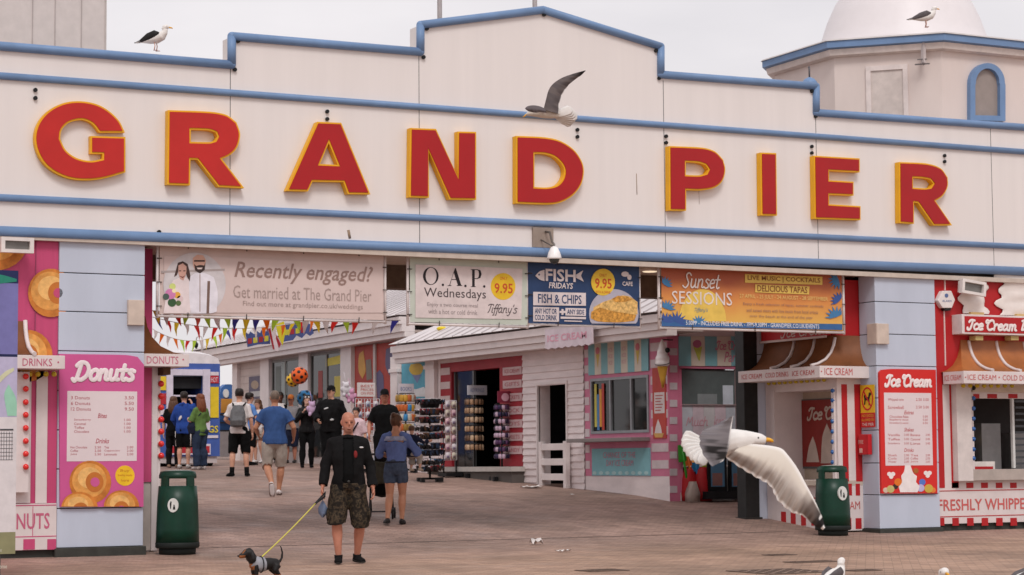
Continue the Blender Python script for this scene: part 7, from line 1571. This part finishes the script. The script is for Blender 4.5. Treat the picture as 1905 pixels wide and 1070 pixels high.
def print_extra(t, W_, k, Mx, hd, L3, arms, legs):
    q = MB(C(200, 200, 200, .7)); q.ell(W_((.05, .165, 1.30)), .075, .012, .02, 12, 6, M=Mx @ Matrix.Rotation(.25, 3, 'Y')); q.ell(W_((-.04, .16, 1.285)), .035, .012, .018, 10, 6, M=Mx); q.ell(W_((-.03, .175, 1.06)), .08, .012, .028, 12, 6, M=Mx); q.build('chest_print', t)
person('big man in black hooded top with white print and a dark cap', gp(616, 875), -14, 1.86, 'skin_light', dict(mat='cloth_black', sleeve=.97, loose=.04, hood=True, hem=.80, name='hoodie', folds=.02), dict(mat='cloth_jet', loose=.03, name='trousers'), ('cloth_jet', 'cloth_black'), ('cap', 'hair_dark'), {'el+': (.32, .05, 1.16), 'wr+': (.22, .24, 1.05), 'wr-': (-.32, .16, .95)}, wide=1.2, belly=.03, vox=.013, seed=14, extra=print_extra, turn=-20)
person('dark haired girl in a pale pink top behind the bald man', gp(663, 890), -25, 1.42, 'skin_light', dict(mat='cloth_pink', sleeve=.5, loose=.03), dict(mat='cloth_navy', loose=.02, name='trousers'), ('cloth_white', 'cloth_white'), ('short', 'hair_dark'), {'wr+': (.2, .2, 1.0)}, vox=.013, female=True, seed=15, extra=lambda t, W_, k, Mx, hd, L3, arms, legs: (lambda q: (q.tube([W_((-.12, .14, 1.4)), W_((0, .17, 1.2)), W_((.15, .12, 1.02))], .016, 6), q.build('bag_strap', t)))(MB('cloth_black')))
person('man in black t-shirt and black cap standing by the wire rack', gp(716, 901), -10, 1.80, 'skin_red', dict(mat='cloth_jet', sleeve=.45, loose=.026, name='tee_shirt'), dict(mat='cloth_jet', loose=.03, name='trousers'), ('cloth_jet', 'cloth_black'), ('cap', 'hair_dark'), {'el+': (.29, .0, 1.14), 'wr+': (.27, .14, .92), 'el-': (-.29, .04, 1.14)}, wide=1.06, vox=.012, seed=16, turn=12)
# ------------------------------------------------------------------ pushchair
p = gp(709, 966); t = thing('pushchair', 'black folded hood pushchair beside the woman in denim shorts', 'pushchair', p); fw_ = FWD_H; rt_ = RIGHT_H
Wp = lambda a, b, z: p + rt_ * a + fw_ * b + Vector((0, 0, z))
m = MB(C(46, 46, 48, .4))
for s in (-.17, .17): m.tube([Wp(s, -.3, 1.0), Wp(s, -.22, .85), Wp(s, .05, .45), Wp(s, .32, .12)], .013, 6); m.tube([Wp(s, .1, .5), Wp(s, -.18, .1)], .013, 6)
m.tube([Wp(-.17, -.3, 1.0), Wp(.17, -.3, 1.0)], .017, 8); m.tube([Wp(-.17, -.18, .12), Wp(.17, -.18, .12)], .012, 6); m.build('frame', t)
q = MB(); q.tube([Wp(0, .32, .38), Wp(0, .1, .42), Wp(0, -.02, .6), Wp(0, -.06, .85)], [(.15, .05), (.17, .06), (.17, .06), (.15, .05)], 12, True, side=rt_); V, Fc = fuse(q, .014, 3, .01, 9, 6); m = MB('cloth_jet'); m.add(V, Fc, True); m.build('seat', t)
m = MB('cloth_jet'); m.sm = True; m.loft([[Wp(.18 * math.cos(a), -.06 + .26 * u, .72 + .22 * math.sin(a) * (1 - .25 * u)) for a in [math.pi * i / 10 for i in range(11)]] for u in (0, .5, 1)], True, False, False); m.build('hood', t)
q = MB(); q.tube([Wp(-.02, -.28, .55), Wp(-.02, -.27, .7), Wp(-.02, -.25, .88)], [(.12, .07), (.14, .09), (.1, .05)], 12, True, side=rt_); V, Fc = fuse(q, .014, 3, .012, 9, 2); m = MB(cloth('cloth_olive', (74, 72, 62))); m.add(V, Fc, True); m.build('hanging_bag', t)
for a, b in ((-.19, -.2), (.19, -.2), (-.19, .32), (.19, .32)):
    c = Wp(a, b, .09); e = rt_ * .02; m = MB('black_paint'); m.tube([c + FWD_H * .075 * math.cos(x) + Vector((0, 0, .075 * math.sin(x))) for x in [2 * math.pi * i / 18 for i in range(19)]], .016, 6); m.tube([c - e, c + e], .02, 8)
    for i in range(5): x = 2 * math.pi * i / 5; m.tube([c, c + FWD_H * .07 * math.cos(x) + Vector((0, 0, .07 * math.sin(x)))], .005, 4)
    m.build('wheel', t)
# rack of bright plush toys hung by the doorway of the arcade
for i, (x, y, c, lab) in enumerate([(652, 738, (206, 150, 180), 'pink plush toy hanging left of the white notice'), (643, 726, (206, 200, 204), 'white plush toy above the pink one'), (580, 762, (190, 160, 190), 'mauve plush toy beside the woman in black leather')]):
    pp = at(x, y, 17.5); kk = depth(pp) / F; q = MB(); q.ell(pp, 9 * kk, 7 * kk, 9 * kk, 12, 8); q.ell(pp + Vector((0, -2 * kk, 9 * kk)), 6 * kk, 6 * kk, 6 * kk, 12, 8)
    for s in (-1, 1): q.ell(pp + Vector((s * 5 * kk, 0, 14 * kk)), 2.4 * kk, 2 * kk, 3 * kk, 8, 6); q.ell(pp + Vector((s * 9 * kk, -2 * kk, 2 * kk)), 3 * kk, 3 * kk, 5 * kk, 8, 6); q.ell(pp + Vector((s * 5 * kk, -3 * kk, -9 * kk)), 3.4 * kk, 4 * kk, 4 * kk, 8, 6)
    V, Fc = fuse(q, .016, 2); m = MB(C(*c, .9)); m.add(V, Fc, True); m.tube([pp + Vector((0, 0, 14 * kk)), pp + Vector((0, .1, 34 * kk))], .006, 4); solo('plush_toy', m, lab, 'toy', pp)
# ================================================================== gulls
mat('feather_white', (226, 222, 218), .7, .04, 20); mat('feather_cream', (206, 196, 184), .7, .06, 20); mat('feather_ash', (176, 166, 160), .7, .1, 30); mat('feather_grey', (116, 110, 112), .7, .12, 26); mat('feather_slate', (92, 86, 88), .7, .14, 26); mat('feather_brown', (98, 86, 78), .7, .15, 26); mat('feather_black', (30, 28, 28), .6, .15, 20); mat('bill_yellow', (226, 166, 46), .4, .05, 10); mat('gull_leg', (196, 150, 134), .6)
m_ = bpy.data.materials.new('wing_plumage'); m_.use_nodes = True; MATS['wing_plumage'] = m_
ca = m_.node_tree.nodes.new('ShaderNodeVertexColor'); ca.layer_name = 'plumage'; bs_ = m_.node_tree.nodes['Principled BSDF']; bs_.inputs['Roughness'].default_value = .75; bs_.inputs['Specular IOR Level'].default_value = .15
m_.node_tree.links.new(ca.outputs['Color'], bs_.inputs['Base Color'])
WHITE, CREAM, ASH, GREY, SLATE, BROWN, BLACK = (228, 224, 220), (208, 198, 186), (182, 172, 164), (122, 116, 118), (100, 94, 97), (124, 110, 102), (36, 33, 33)
def mixc(a, b, k): k = max(0, min(1, k)); return tuple(x + (y - x) * k for x, y in zip(a, b))
def ss(a, b, x): k = max(0, min(1, (x - a) / (b - a))); return k * k * (3 - 2 * k)
def wing(t, lead, trail, D, dl, dt, th, pick, nu=54, nv=18, scallop=0, nm='wing'):
    """surface between a leading and a trailing edge, closed below; pick(u, v, noise) gives the feather colour, with body shade painted on the underwing"""
    def along(P, u):
        n = len(P) - 1; f = min(u * n, n - 1e-6); i = int(f); k = f - i; p = [P[max(i - 1, 0)], P[i], P[i + 1], P[min(i + 2, n)]]
        return [.5 * ((2 * p[1][a]) + (p[2][a] - p[0][a]) * k + (2 * p[0][a] - 5 * p[1][a] + 4 * p[2][a] - p[3][a]) * k * k + (3 * p[1][a] - p[0][a] - 3 * p[2][a] + p[3][a]) * k ** 3) for a in (0, 1)]
    m = MB('wing_plumage'); grid = []; cols = []
    for i in range(nu + 1):
        u = i / nu; a, b = along(lead, u), along(trail, u); row = []; dA = dl[0] + (dl[1] - dl[0]) * u; dB = dt[0] + (dt[1] - dt[0]) * u
        for j in range(nv + 1):
            v = j / nv; s = 1 + scallop * (abs(math.sin(u * nu * .36)) - .5) * (v ** 5); x = a[0] + (b[0] - a[0]) * v * s; y = a[1] + (b[1] - a[1]) * v * s
            row.append(atd(x, y, D + dA + (dB - dA) * v - .05 * math.sin(math.pi * v) * (1 - u * .6) + .006 * math.sin(u * nu * .84) * v * v))
            n1 = noise.noise(Vector((u * 22, v * 1.1, D))); n2 = noise.noise(Vector((u * 75, v * .9, D + 4))) * ss(.35, .7, v); c_ = pick(u, v, n1); cols.append(tuple(max(8, min(250, q * (1 + .16 * n2))) for q in c_))
        grid.append(row)
    for sgn in (0, 1):
        base = len(m.v)
        for row in grid: m.v += [p + FWD * (th * sgn * math.sin(math.pi * (j / nv) * .9 + .15)) for j, p in enumerate(row)]
        for i in range(nu):
            for j in range(nv): m.face((base + i * (nv + 1) + j, base + i * (nv + 1) + j + 1, base + (i + 1) * (nv + 1) + j + 1, base + (i + 1) * (nv + 1) + j), True)
    ob = m.build(nm, t); at_ = ob.data.color_attributes.new('plumage', 'FLOAT_COLOR', 'POINT'); n = len(cols)
    for i in range(2 * n): at_.data[i].color = (*lin(cols[i % n]), 1)
    return ob
D = 13.5; K1 = D / F
t = thing('seagull', 'large gull flying low towards the right with one wing swept down before the bin', 'gull', atd(1385, 825, D))
q = MB(); P = [(1298, 840), (1318, 836), (1343, 828), (1368, 821), (1389, 818), (1404, 817), (1415, 818), (1425, 819.5)]; Rr = [8, 15, 23, 24, 17.5, 13, 11.5, 7]
q.tube([atd(x, y, D) for x, y in P], [r * K1 for r in Rr], 14); V, Fc = fuse(q, .008, 3)
m = MB('feather_white'); m.add(V, Fc, True)
b = m.build('body', t)
m = MB('bill_yellow'); m.tube([atd(1422, 818, D), atd(1431, 818.5, D), atd(1437, 820.5, D), atd(1438.5, 823, D)], [4.2 * K1, 4 * K1, 3 * K1, 1 * K1], 8); m.mat(C(196, 60, 40, .5)); m.ell(atd(1433, 822, D - .006), 1.6 * K1, 1.6 * K1, 1.4 * K1, 6, 5); m.build('bill', t)
m = MB(C(40, 34, 30, .2)); m.ell(atd(1411, 815, D - 10.2 * K1), 2.6 * K1, 1.6 * K1, 2.2 * K1, 8, 6); m.build('eye', t)
m = MB('feather_white')
for i, (x, y) in enumerate([(1273, 806), (1269, 815), (1268, 824), (1271, 834), (1276, 843), (1283, 852), (1292, 859), (1303, 864)]):
    a, e = atd(1316, 833 + i * .6, D + .01 - .004 * i), atd(x, y, D - .02 - .012 * i); d = (e - a); n_ = d.normalized().cross(FWD)
    m.tube([a, a + d * .5, a + d * .85, e], [(8 * K1, 1.2 * K1), (11 * K1, 1.2 * K1), (10 * K1, 1 * K1), (5.5 * K1, .6 * K1)], 8, True, side=n_)
m.build('tail', t)
m = MB('bill_yellow'); m.tube([atd(1312, 846, D - .04), atd(1300, 856, D - .06), atd(1288, 858, D - .07)], [2.4 * K1, 2.2 * K1, 3 * K1], 6); m.build('foot', t)
def pk_under(u, v, n):
    c = mixc(CREAM, WHITE, ss(.14, .0, v)); w = .62 - .28 * ss(.2, .7, u)
    c = mixc(c, ASH, ss(w - .12, w + .1, v + n * .05)); c = mixc(c, BROWN, .75 * ss(w + .02, w + .2, v + n * .12) * (.55 + .45 * ss(-.3, .3, n)))
    c = mixc(c, BROWN, .7 * ss(.3, .0, u) * ss(.45, .6, v) * ss(.85, .72, v))  # shadow beside the body, painted into the underwing colour
    c = mixc(c, ASH, .6 * ss(.34, .5, u) * ss(.16, .4, v)); c = mixc(c, (104, 92, 86), ss(.64, .8, u + n * .04) * ss(.02, .14, v)); c = mixc(c, BLACK, ss(.8, .92, u + n * .06))
    c = mixc(c, WHITE, ss(.9, .965, v + n * .02) * ss(.86, .74, u))
    return mixc(c, WHITE, max(ss(.95, .965, u) * ss(.05, .2, v) * ss(.95, .8, v), .9 * ss(.86, .87, u) * ss(.9, .89, u) * ss(.1, .3, n)))
wing(t, [(1384, 826), (1411, 827), (1450, 833), (1466, 847), (1484, 872), (1498, 898), (1514, 928), (1528, 958), (1535.5, 981)], [(1350, 851), (1379, 871), (1409, 889), (1433, 904), (1447, 930), (1472, 952), (1494, 960), (1513, 976), (1530, 987)], D, (-.02, -.34), (-.06, -.30), .010, pk_under, 130, 34, .035)
def pk_upper(u, v, n):
    c = mixc(GREY, SLATE, ss(-.2, .5, n) * .7 + .2 * v); k = ss(.42, .62, u - .16 * v + n * .1)
    c = mixc(c, BLACK, k * (.35 + .65 * ss(-.1, .2, n)) * ss(1.0, .7, v)); c = mixc(c, WHITE, ss(.07, .03, v) * ss(.95, .3, u))
    return mixc(c, WHITE, ss(.9, .95, u + n * .05) * ss(-.25, .0, n))
wing(t, [(1364, 774), (1361.5, 790), (1360, 806), (1357, 826), (1352, 846), (1345, 858)], [(1350, 780), (1326, 793), (1306, 803), (1302, 822), (1309, 846), (1325, 868)], D, (-.1, -.34), (-.16, -.44), .012, pk_upper, 60, 40, .05)
# gull crossing the sign
D = 21.5; K1 = D / F
t = thing('seagull', 'grey winged gull flying left in front of the cream front with one wing raised', 'gull', atd(1015, 210, D))
q = MB(); q.tube([atd(x, y, D) for x, y in [(978, 213), (986, 211), (998, 210), (1012, 211), (1026, 212), (1040, 214)]], [2 * K1, 5.5 * K1, 8 * K1, 9.5 * K1, 9 * K1, 6 * K1], 12); V, Fc = fuse(q, .008, 3); m = MB('feather_cream'); m.add(V, Fc, True); m.build('body', t)
m = MB('bill_yellow'); m.tube([atd(979, 213.5, D), atd(973, 218, D)], [1.8 * K1, .8 * K1], 6); m.build('bill', t)
m = MB('feather_white')
for i in range(7):
    a, e = atd(1034, 214, D), atd(1074 - abs(i - 3) * 3.4, 203 + i * 4.6, D + .02 + .01 * i); d = e - a; m.tube([a, a + d * .5, a + d * .85, e], [(6 * K1, 1 * K1), (9 * K1, 1 * K1), (9 * K1, .8 * K1), (5 * K1, .5 * K1)], 8, True, side=d.normalized().cross(FWD))
m.build('tail', t)
pk2 = lambda u, v, n: mixc(mixc(mixc((96, 86, 84), (84, 76, 76), ss(-.3, .3, n)), BLACK, ss(.78, .92, u + n * .06)), WHITE, ss(.93, .98, v) * ss(.6, .5, u))
wing(t, [(1011, 204), (1016, 184), (1020.5, 168), (1029, 156), (1044.7, 145.3), (1065.6, 137.5), (1089, 131)], [(1040, 212), (1040, 197), (1043.5, 183), (1051, 167), (1065.6, 151), (1078.7, 142), (1089.5, 132)], D, (-.05, .22), (-.04, .26), .012, pk2, 44, 14, .05)
wing(t, [(1012, 201), (1003, 197.5), (992, 196), (982, 197.5), (977, 201)], [(1018, 211), (1007, 210), (995, 209.5), (984, 207.5), (977, 202.5)], D, (-.05, -.3), (-.08, -.3), .012, lambda u, v, n: mixc((96, 88, 90), WHITE, ss(.86, .95, v) * ss(.45, .3, u)), 26, 10, .03)
def standing_gull(lab, p, dirv, S_, mantle='feather_slate', look=0, legs=True):
    t = thing('seagull', lab, 'gull', p); x_ = Vector((dirv.x, dirv.y, 0)).normalized(); y_ = Vector((-x_.y, x_.x, 0)); Wg = lambda a, b, c: p + (x_ * a + y_ * b + Vector((0, 0, c))) * S_
    q = MB(); q.tube([Wg(a, 0, c) for a, c in [(-.27, .15), (-.19, .162), (-.09, .175), (.02, .19), (.10, .215), (.145, .265), (.155, .305)]], [r * S_ for r in (.012, .035, .066, .082, .07, .046, .036)], 14, side=y_)
    h = Matrix.Rotation(R_(look), 3, 'Z'); hp = lambda a, b, c: Wg(*(Vector((.16, 0, .33)) + h @ Vector((a, b, c))))
    q.tube([hp(-.03, 0, -.03), hp(-.012, 0, .005), hp(.02, 0, .012), hp(.048, 0, 0)], [r * S_ for r in (.033, .04, .036, .018)], 12); V, Fc = fuse(q, .007 * S_, 3); m = MB('feather_white'); m.add(V, Fc, True); m.build('body', t)
    m = MB('bill_yellow'); m.tube([hp(.05, 0, 0), hp(.085, 0, -.004), hp(.1, 0, -.014)], [r * S_ for r in (.012, .01, .004)], 8); m.build('bill', t)
    m = MB('black_paint')
    for s in (-1, 1): m.ell(hp(.018, s * .031, .012), .006 * S_, .005 * S_, .006 * S_, 6, 5)
    m.build('eye', t)
    for s in (-1, 1):
        m = MB(mantle); m.tube([Wg(.08, s * .05, .225), Wg(.02, s * .07, .235), Wg(-.09, s * .062, .205), Wg(-.2, s * .03, .165), Wg(-.25, s * .018, .15)], [(.018 * S_, .035 * S_), (.02 * S_, .055 * S_), (.018 * S_, .05 * S_), (.012 * S_, .028 * S_), (.006 * S_, .012 * S_)], 12, True, side=y_); m.build('wing', t)
        m = MB('feather_black'); m.tube([Wg(-.17, s * .03, .17), Wg(-.26, s * .012, .15), Wg(-.33, s * -.005, .14)], [(.008 * S_, .02 * S_), (.008 * S_, .016 * S_), (.003 * S_, .005 * S_)], 8, True, side=y_); m.build('wing_tip', t)
        m = MB('gull_leg'); m.tube([Wg(.0, s * .035, .13), Wg(.012, s * .035, .07), Wg(.0, s * .035, .01)], .007 * S_, 6); m.tube([Wg(-.01, s * .035, .006), Wg(.05, s * .035, .006)], [(.012 * S_, .004 * S_), (.026 * S_, .004 * S_)], 6, True, side=y_); m.build('leg', t)
    m = MB('feather_white'); m.tube([Wg(-.2, 0, .15), Wg(-.3, 0, .138)], [(.03 * S_, .008 * S_), (.035 * S_, .005 * S_)], 8, True, side=y_); m.build('tail', t)
    return t
pt_ = W.pt(*W.px(288, 100), .02); pt_.z += .03
standing_gull('gull perched on the blue coping near the grey block', pt_, RIGHT_H * 1.0 - FWD_H * .3, .92, 'feather_black', 20)
pe = atd(1722, 51, 33.9); standing_gull('gull perched on the tower eave below the dome', pe, RIGHT_H, .92, 'feather_slate', 10)
standing_gull('gull standing on the paving by the iron covers, dark back towards the street', gp(1552, 1108), RIGHT_H * .62 + FWD_H * .8, .86, 'feather_slate', 15)
standing_gull('gull at the bottom edge of the picture showing only its white head', gp(1744, 1146), RIGHT_H * .15 - FWD_H * .9, .98, 'feather_slate', 0)
standing_gull('gull in the bottom right corner showing only its grey back', gp(1918, 1122), RIGHT_H * .9 + FWD_H * .3, 1.0, 'feather_slate', 0)
# ================================================================== dog and leash
mat('fur_black', (28, 25, 25), .55, .2, 40); mat('fur_tan', (150, 92, 52), .6, .15, 40)
p = gp(492, 1084); t = thing('dog', 'small black and tan sausage dog in a grey harness with its tail up', 'dog', p)
x_ = (RIGHT_H * -.86 - FWD_H * .5).normalized(); y_ = Vector((-x_.y, x_.x, 0)); S_ = .80; Wd = lambda a, b, c: p + (x_ * a + y_ * b + Vector((0, 0, c))) * S_
q = MB(); T = lambda pts, rr, n=12: q.tube([Wd(*a) for a in pts], [r * S_ for r in rr], n, True, side=y_)
T([(-.19, 0, .215), (-.16, 0, .225), (-.07, 0, .232), (.05, 0, .222), (.13, 0, .225), (.17, 0, .25)], [.04, .07, .076, .086, .084, .06])
T([(.11, 0, .24), (.16, 0, .29), (.19, 0, .345)], [.078, .066, .06]); T([(.165, 0, .36), (.205, 0, .378), (.25, 0, .366), (.29, 0, .345), (.33, 0, .334), (.345, 0, .335)], [.045, .063, .055, .038, .03, .018])
for s in (-1, 1):
    T([(.19, s * .055, .395), (.185, s * .075, .35), (.18, s * .08, .29), (.182, s * .076, .26)], [.018, .03, .036, .016])
    T([(.125, s * .045, .21), (.13, s * .05, .13), (.122, s * .05, .05), (.128, s * .05, .02), (.155, s * .05, .014)], [.045, .028, .019, .02, .015], 10)
    T([(-.155, s * .04, .215), (-.12, s * .055, .15), (-.185, s * .055, .085), (-.168, s * .055, .02), (-.14, s * .055, .014)], [.055, .042, .021, .019, .015], 10)
T([(-.2, 0, .245), (-.235, 0, .30), (-.24, 0, .37), (-.222, 0, .43), (-.2, 0, .46)], [.022, .017, .014, .011, .006], 8)
V, Fc = fuse(q, .0085, 4, .002, 30, 1); m = MB('fur_black'); m.mat('fur_tan'); m.mat('fur_black'); o = len(m.v); m.v += V
for fc in Fc:
    c = sum((V[i] for i in fc), Vector()) / len(fc) - p; a, z = c.dot(x_) / S_, c.z / S_; b_ = abs(c.dot(y_)) / S_
    tan = (z < .10) or (a > .27 and z < .342 and b_ > .006) or (a > .16 and a < .2 and z < .235) or (a > .255 and .372 < z and .012 < b_ < .03)
    m.mat('fur_tan' if tan else 'fur_black'); m.face(fc, True)
m.build('body', t)
m = MB('black_paint'); m.ell(Wd(.352, 0, .338), .012 * S_, .014 * S_, .011 * S_, 8, 6); m.build('nose', t)
m = MB(C(20, 14, 12, .1))
for s in (-1, 1): m.ell(Wd(.255, s * .04, .39), .009 * S_, .007 * S_, .009 * S_, 8, 6)
m.build('eyes', t)
q = MB(); q.tube([Wd(.0, 0, .228), Wd(.06, 0, .224), Wd(.11, 0, .228)], [.09 * S_, .094 * S_, .093 * S_], 16, True, side=y_); q.tube([Wd(.1, 0, .235), Wd(.16, 0, .27)], [.09 * S_, .078 * S_], 14, True, side=y_); V, Fc = fuse(q, .008, 3); m = MB(cloth('harness_grey', (150, 150, 156))); m.add(V, Fc, True)
m.mat('black_paint'); m.tube([Wd(.05 , math.cos(a) * .098, .225 + math.sin(a) * .098) for a in [2 * math.pi * i / 20 for i in range(21)]], .008 * S_, 6); m.build('harness', t)
hand = LS['hand']; a = Wd(.04, 0, .315); pts = [a.lerp(hand, k) + Vector((0, 0, -.02 * 4 * k * (1 - k))) for k in [i / 14 for i in range(15)]]
m = MB(mat('leash_yellow', (206, 196, 84), .6, .05, 20)); m.tube(pts[:13], .007, 6); t2 = thing('dog_leash', 'yellow dog leash running from the harness to the bald man', 'leash', hand); m.build('strap', t2)
m = MB('black_paint'); m.tube([pts[12], hand + Vector((0, 0, .0)), hand + RIGHT_H * .03 + Vector((0, 0, .04)), hand + RIGHT_H * .02 + Vector((0, 0, -.02)), pts[12]], .012, 6); m.build('handle', t2)
m = MB(C(110, 124, 150, .6)); c = hand + Vector((0, 0, -.16)); m.loft([[c + RIGHT_H * (.055 * s * e) + FWD_H * (.02 * g_ ) + Vector((0, 0, z)) for e, g_ in ((-1, 0), (0, -1), (1, 0), (0, 1))] for s, z in ((.2, .09), (1, .01), (.9, -.05), (.2, -.1))]); m.tube([hand, c + Vector((0, 0, .08))], .005, 5); solo('bag_pouch', m, 'small blue grey bag pouch hanging from the leash handle', 'pouch', c)
# ================================================================== finer pieces hang under the part they belong to
SUBPARTS = {'sole': 'shoe', 'badge_lettering': 'badge|price_badge', 'price_lettering': 'price_sheet', 'header_lettering': 'header', 'strap': 'backpack', 'bag_strap': 'shirt', 'swirl_line': 'swirl', 'window_lettering': 'window_picture', 'spots': 'ball_skin', 'poster_print': 'poster', 'window_glass': 'window_frame', 'window_pane': 'window_frame', 'red_badge': 'jacket', 'white_mark': 'jacket|hoodie', 'chest_print': 'hoodie', 'belt_buckle': 'shorts', 'pocket': 'shorts', 'name_panel': 'name_board', 'lace_trim': 'blouse', 'belt': 'shorts', 'symbol': 'emblem', 'hood_top': 'hood', 'roof_rib': 'roof', 'eye': 'body', 'eyes': 'body', 'mouth': 'body', 'nose': 'body', 'bill': 'body', 'side_stripe': 'shorts', 'blank_panel': 'blank_window_frame', 'mural_print': 'mural', 'lens': 'housing', 'dome': 'housing', 'tread': 'plate', 'printed_block': 'cloth', 'dog_symbol': 'panel', 'siren': 'casing', 'marking': 'casing', 'window_curtain': 'window', 'window_sign': 'window', 'window_poster': 'window', 'canopy_rib': 'canopy', 'cap': 'hair', 'wing_tip': 'wing', 'white_sunglasses': 'hair', 'food_picture': 'plate_picture', 'map_print': 'panel', 'timetable_print': 'panel', 'leaf_print': 'cloth', 'sun_print': 'cloth', 'sea_print': 'cloth', 'printed_figure': 'photo_print', 'printed_flower': 'photo_print'}
base_ = lambda o: o.name.split('.')[0]
for root in [o for o in SC.objects if o.parent is None and o.children]:
    kids = {}
    for c in sorted(root.children, key=lambda o: o.name): kids.setdefault(base_(c), []).append(c)
    for nm, lst in list(kids.items()):
        cand = [q for w_ in SUBPARTS.get(nm, '').split('|') if w_ for q in kids.get(w_, [])]
        for i, c in enumerate(lst):
            if cand and cand[min(i, len(cand) - 1)].parent == root: c.parent = cand[min(i, len(cand) - 1)]
# ================================================================== camera, sky, sun
cam = bpy.data.cameras.new('camera'); co = bpy.data.objects.new('camera', cam); COL.objects.link(co); SC.camera = co
M = Matrix((RIGHT, -DOWN, -FWD)).transposed().to_4x4(); M.translation = CAM; co.matrix_world = M
cam.sensor_width = 36; cam.sensor_fit = 'HORIZONTAL'; cam.lens = F * 36 / 1905; cam.clip_start = .1; cam.clip_end = 3000
cam.dof.use_dof = True; cam.dof.focus_distance = 23; cam.dof.aperture_fstop = 5.6
SC.render.resolution_x, SC.render.resolution_y = 1024, 575
w = bpy.data.worlds.new('World'); SC.world = w; w.use_nodes = True
nt = w.node_tree; bg = nt.nodes['Background']
EL, AZ = R_(50), R_(200)
sk = nt.nodes.new('ShaderNodeTexSky'); sk.sky_type = 'NISHITA'; sk.sun_disc = False; sk.sun_elevation = EL; sk.sun_rotation = AZ; sk.air_density = 1; sk.dust_density = 4; sk.altitude = 10
hs = nt.nodes.new('ShaderNodeMix'); hs.data_type = 'RGBA'; hs.blend_type = 'MIX'; hs.inputs['Factor'].default_value = .88
bw = nt.nodes.new('ShaderNodeRGBToBW'); nt.links.new(sk.outputs[0], bw.inputs[0])
# thick even cloud: the sky texture seen through a pale layer with faint structure
tc = nt.nodes.new('ShaderNodeTexCoord'); mpn = nt.nodes.new('ShaderNodeMapping'); mpn.inputs['Scale'].default_value = (1, 1, 3); nt.links.new(tc.outputs['Generated'], mpn.inputs[0])
nz = nt.nodes.new('ShaderNodeTexNoise'); nz.inputs['Scale'].default_value = 5; nz.inputs['Detail'].default_value = 5; nt.links.new(mpn.outputs[0], nz.inputs[0])
cr = nt.nodes.new('ShaderNodeValToRGB'); cr.color_ramp.elements[0].position = .3; cr.color_ramp.elements[0].color = (8.2, 7.85, 8.1, 1); cr.color_ramp.elements[1].position = .7; cr.color_ramp.elements[1].color = (9.9, 9.4, 9.5, 1)
nt.links.new(nz.outputs['Fac'], cr.inputs['Fac'])
nt.links.new(sk.outputs[0], hs.inputs['A']); nt.links.new(cr.outputs[0], hs.inputs['B'])
nt.links.new(hs.outputs['Result'], bg.inputs['Color']); bg.inputs['Strength'].default_value = .1
sl = bpy.data.lights.new('sun', 'SUN'); sl.energy = 1.5; sl.angle = R_(18); sl.color = (1, .975, .95)
so = bpy.data.objects.new('sun', sl); COL.objects.link(so)
# sun direction matching the sky texture
dv = Vector((math.cos(EL) * math.sin(AZ), math.cos(EL) * math.cos(AZ), math.sin(EL)))
so.rotation_euler = dv.to_track_quat('Z', 'Y').to_euler(); so.location = (0, -20, 30)
vs = SC.view_settings; vs.view_transform = 'Standard'; vs.look = 'None'; vs.exposure = 0; vs.gamma = 1
SC.cycles.max_bounces = 6; SC.cycles.use_denoising = True
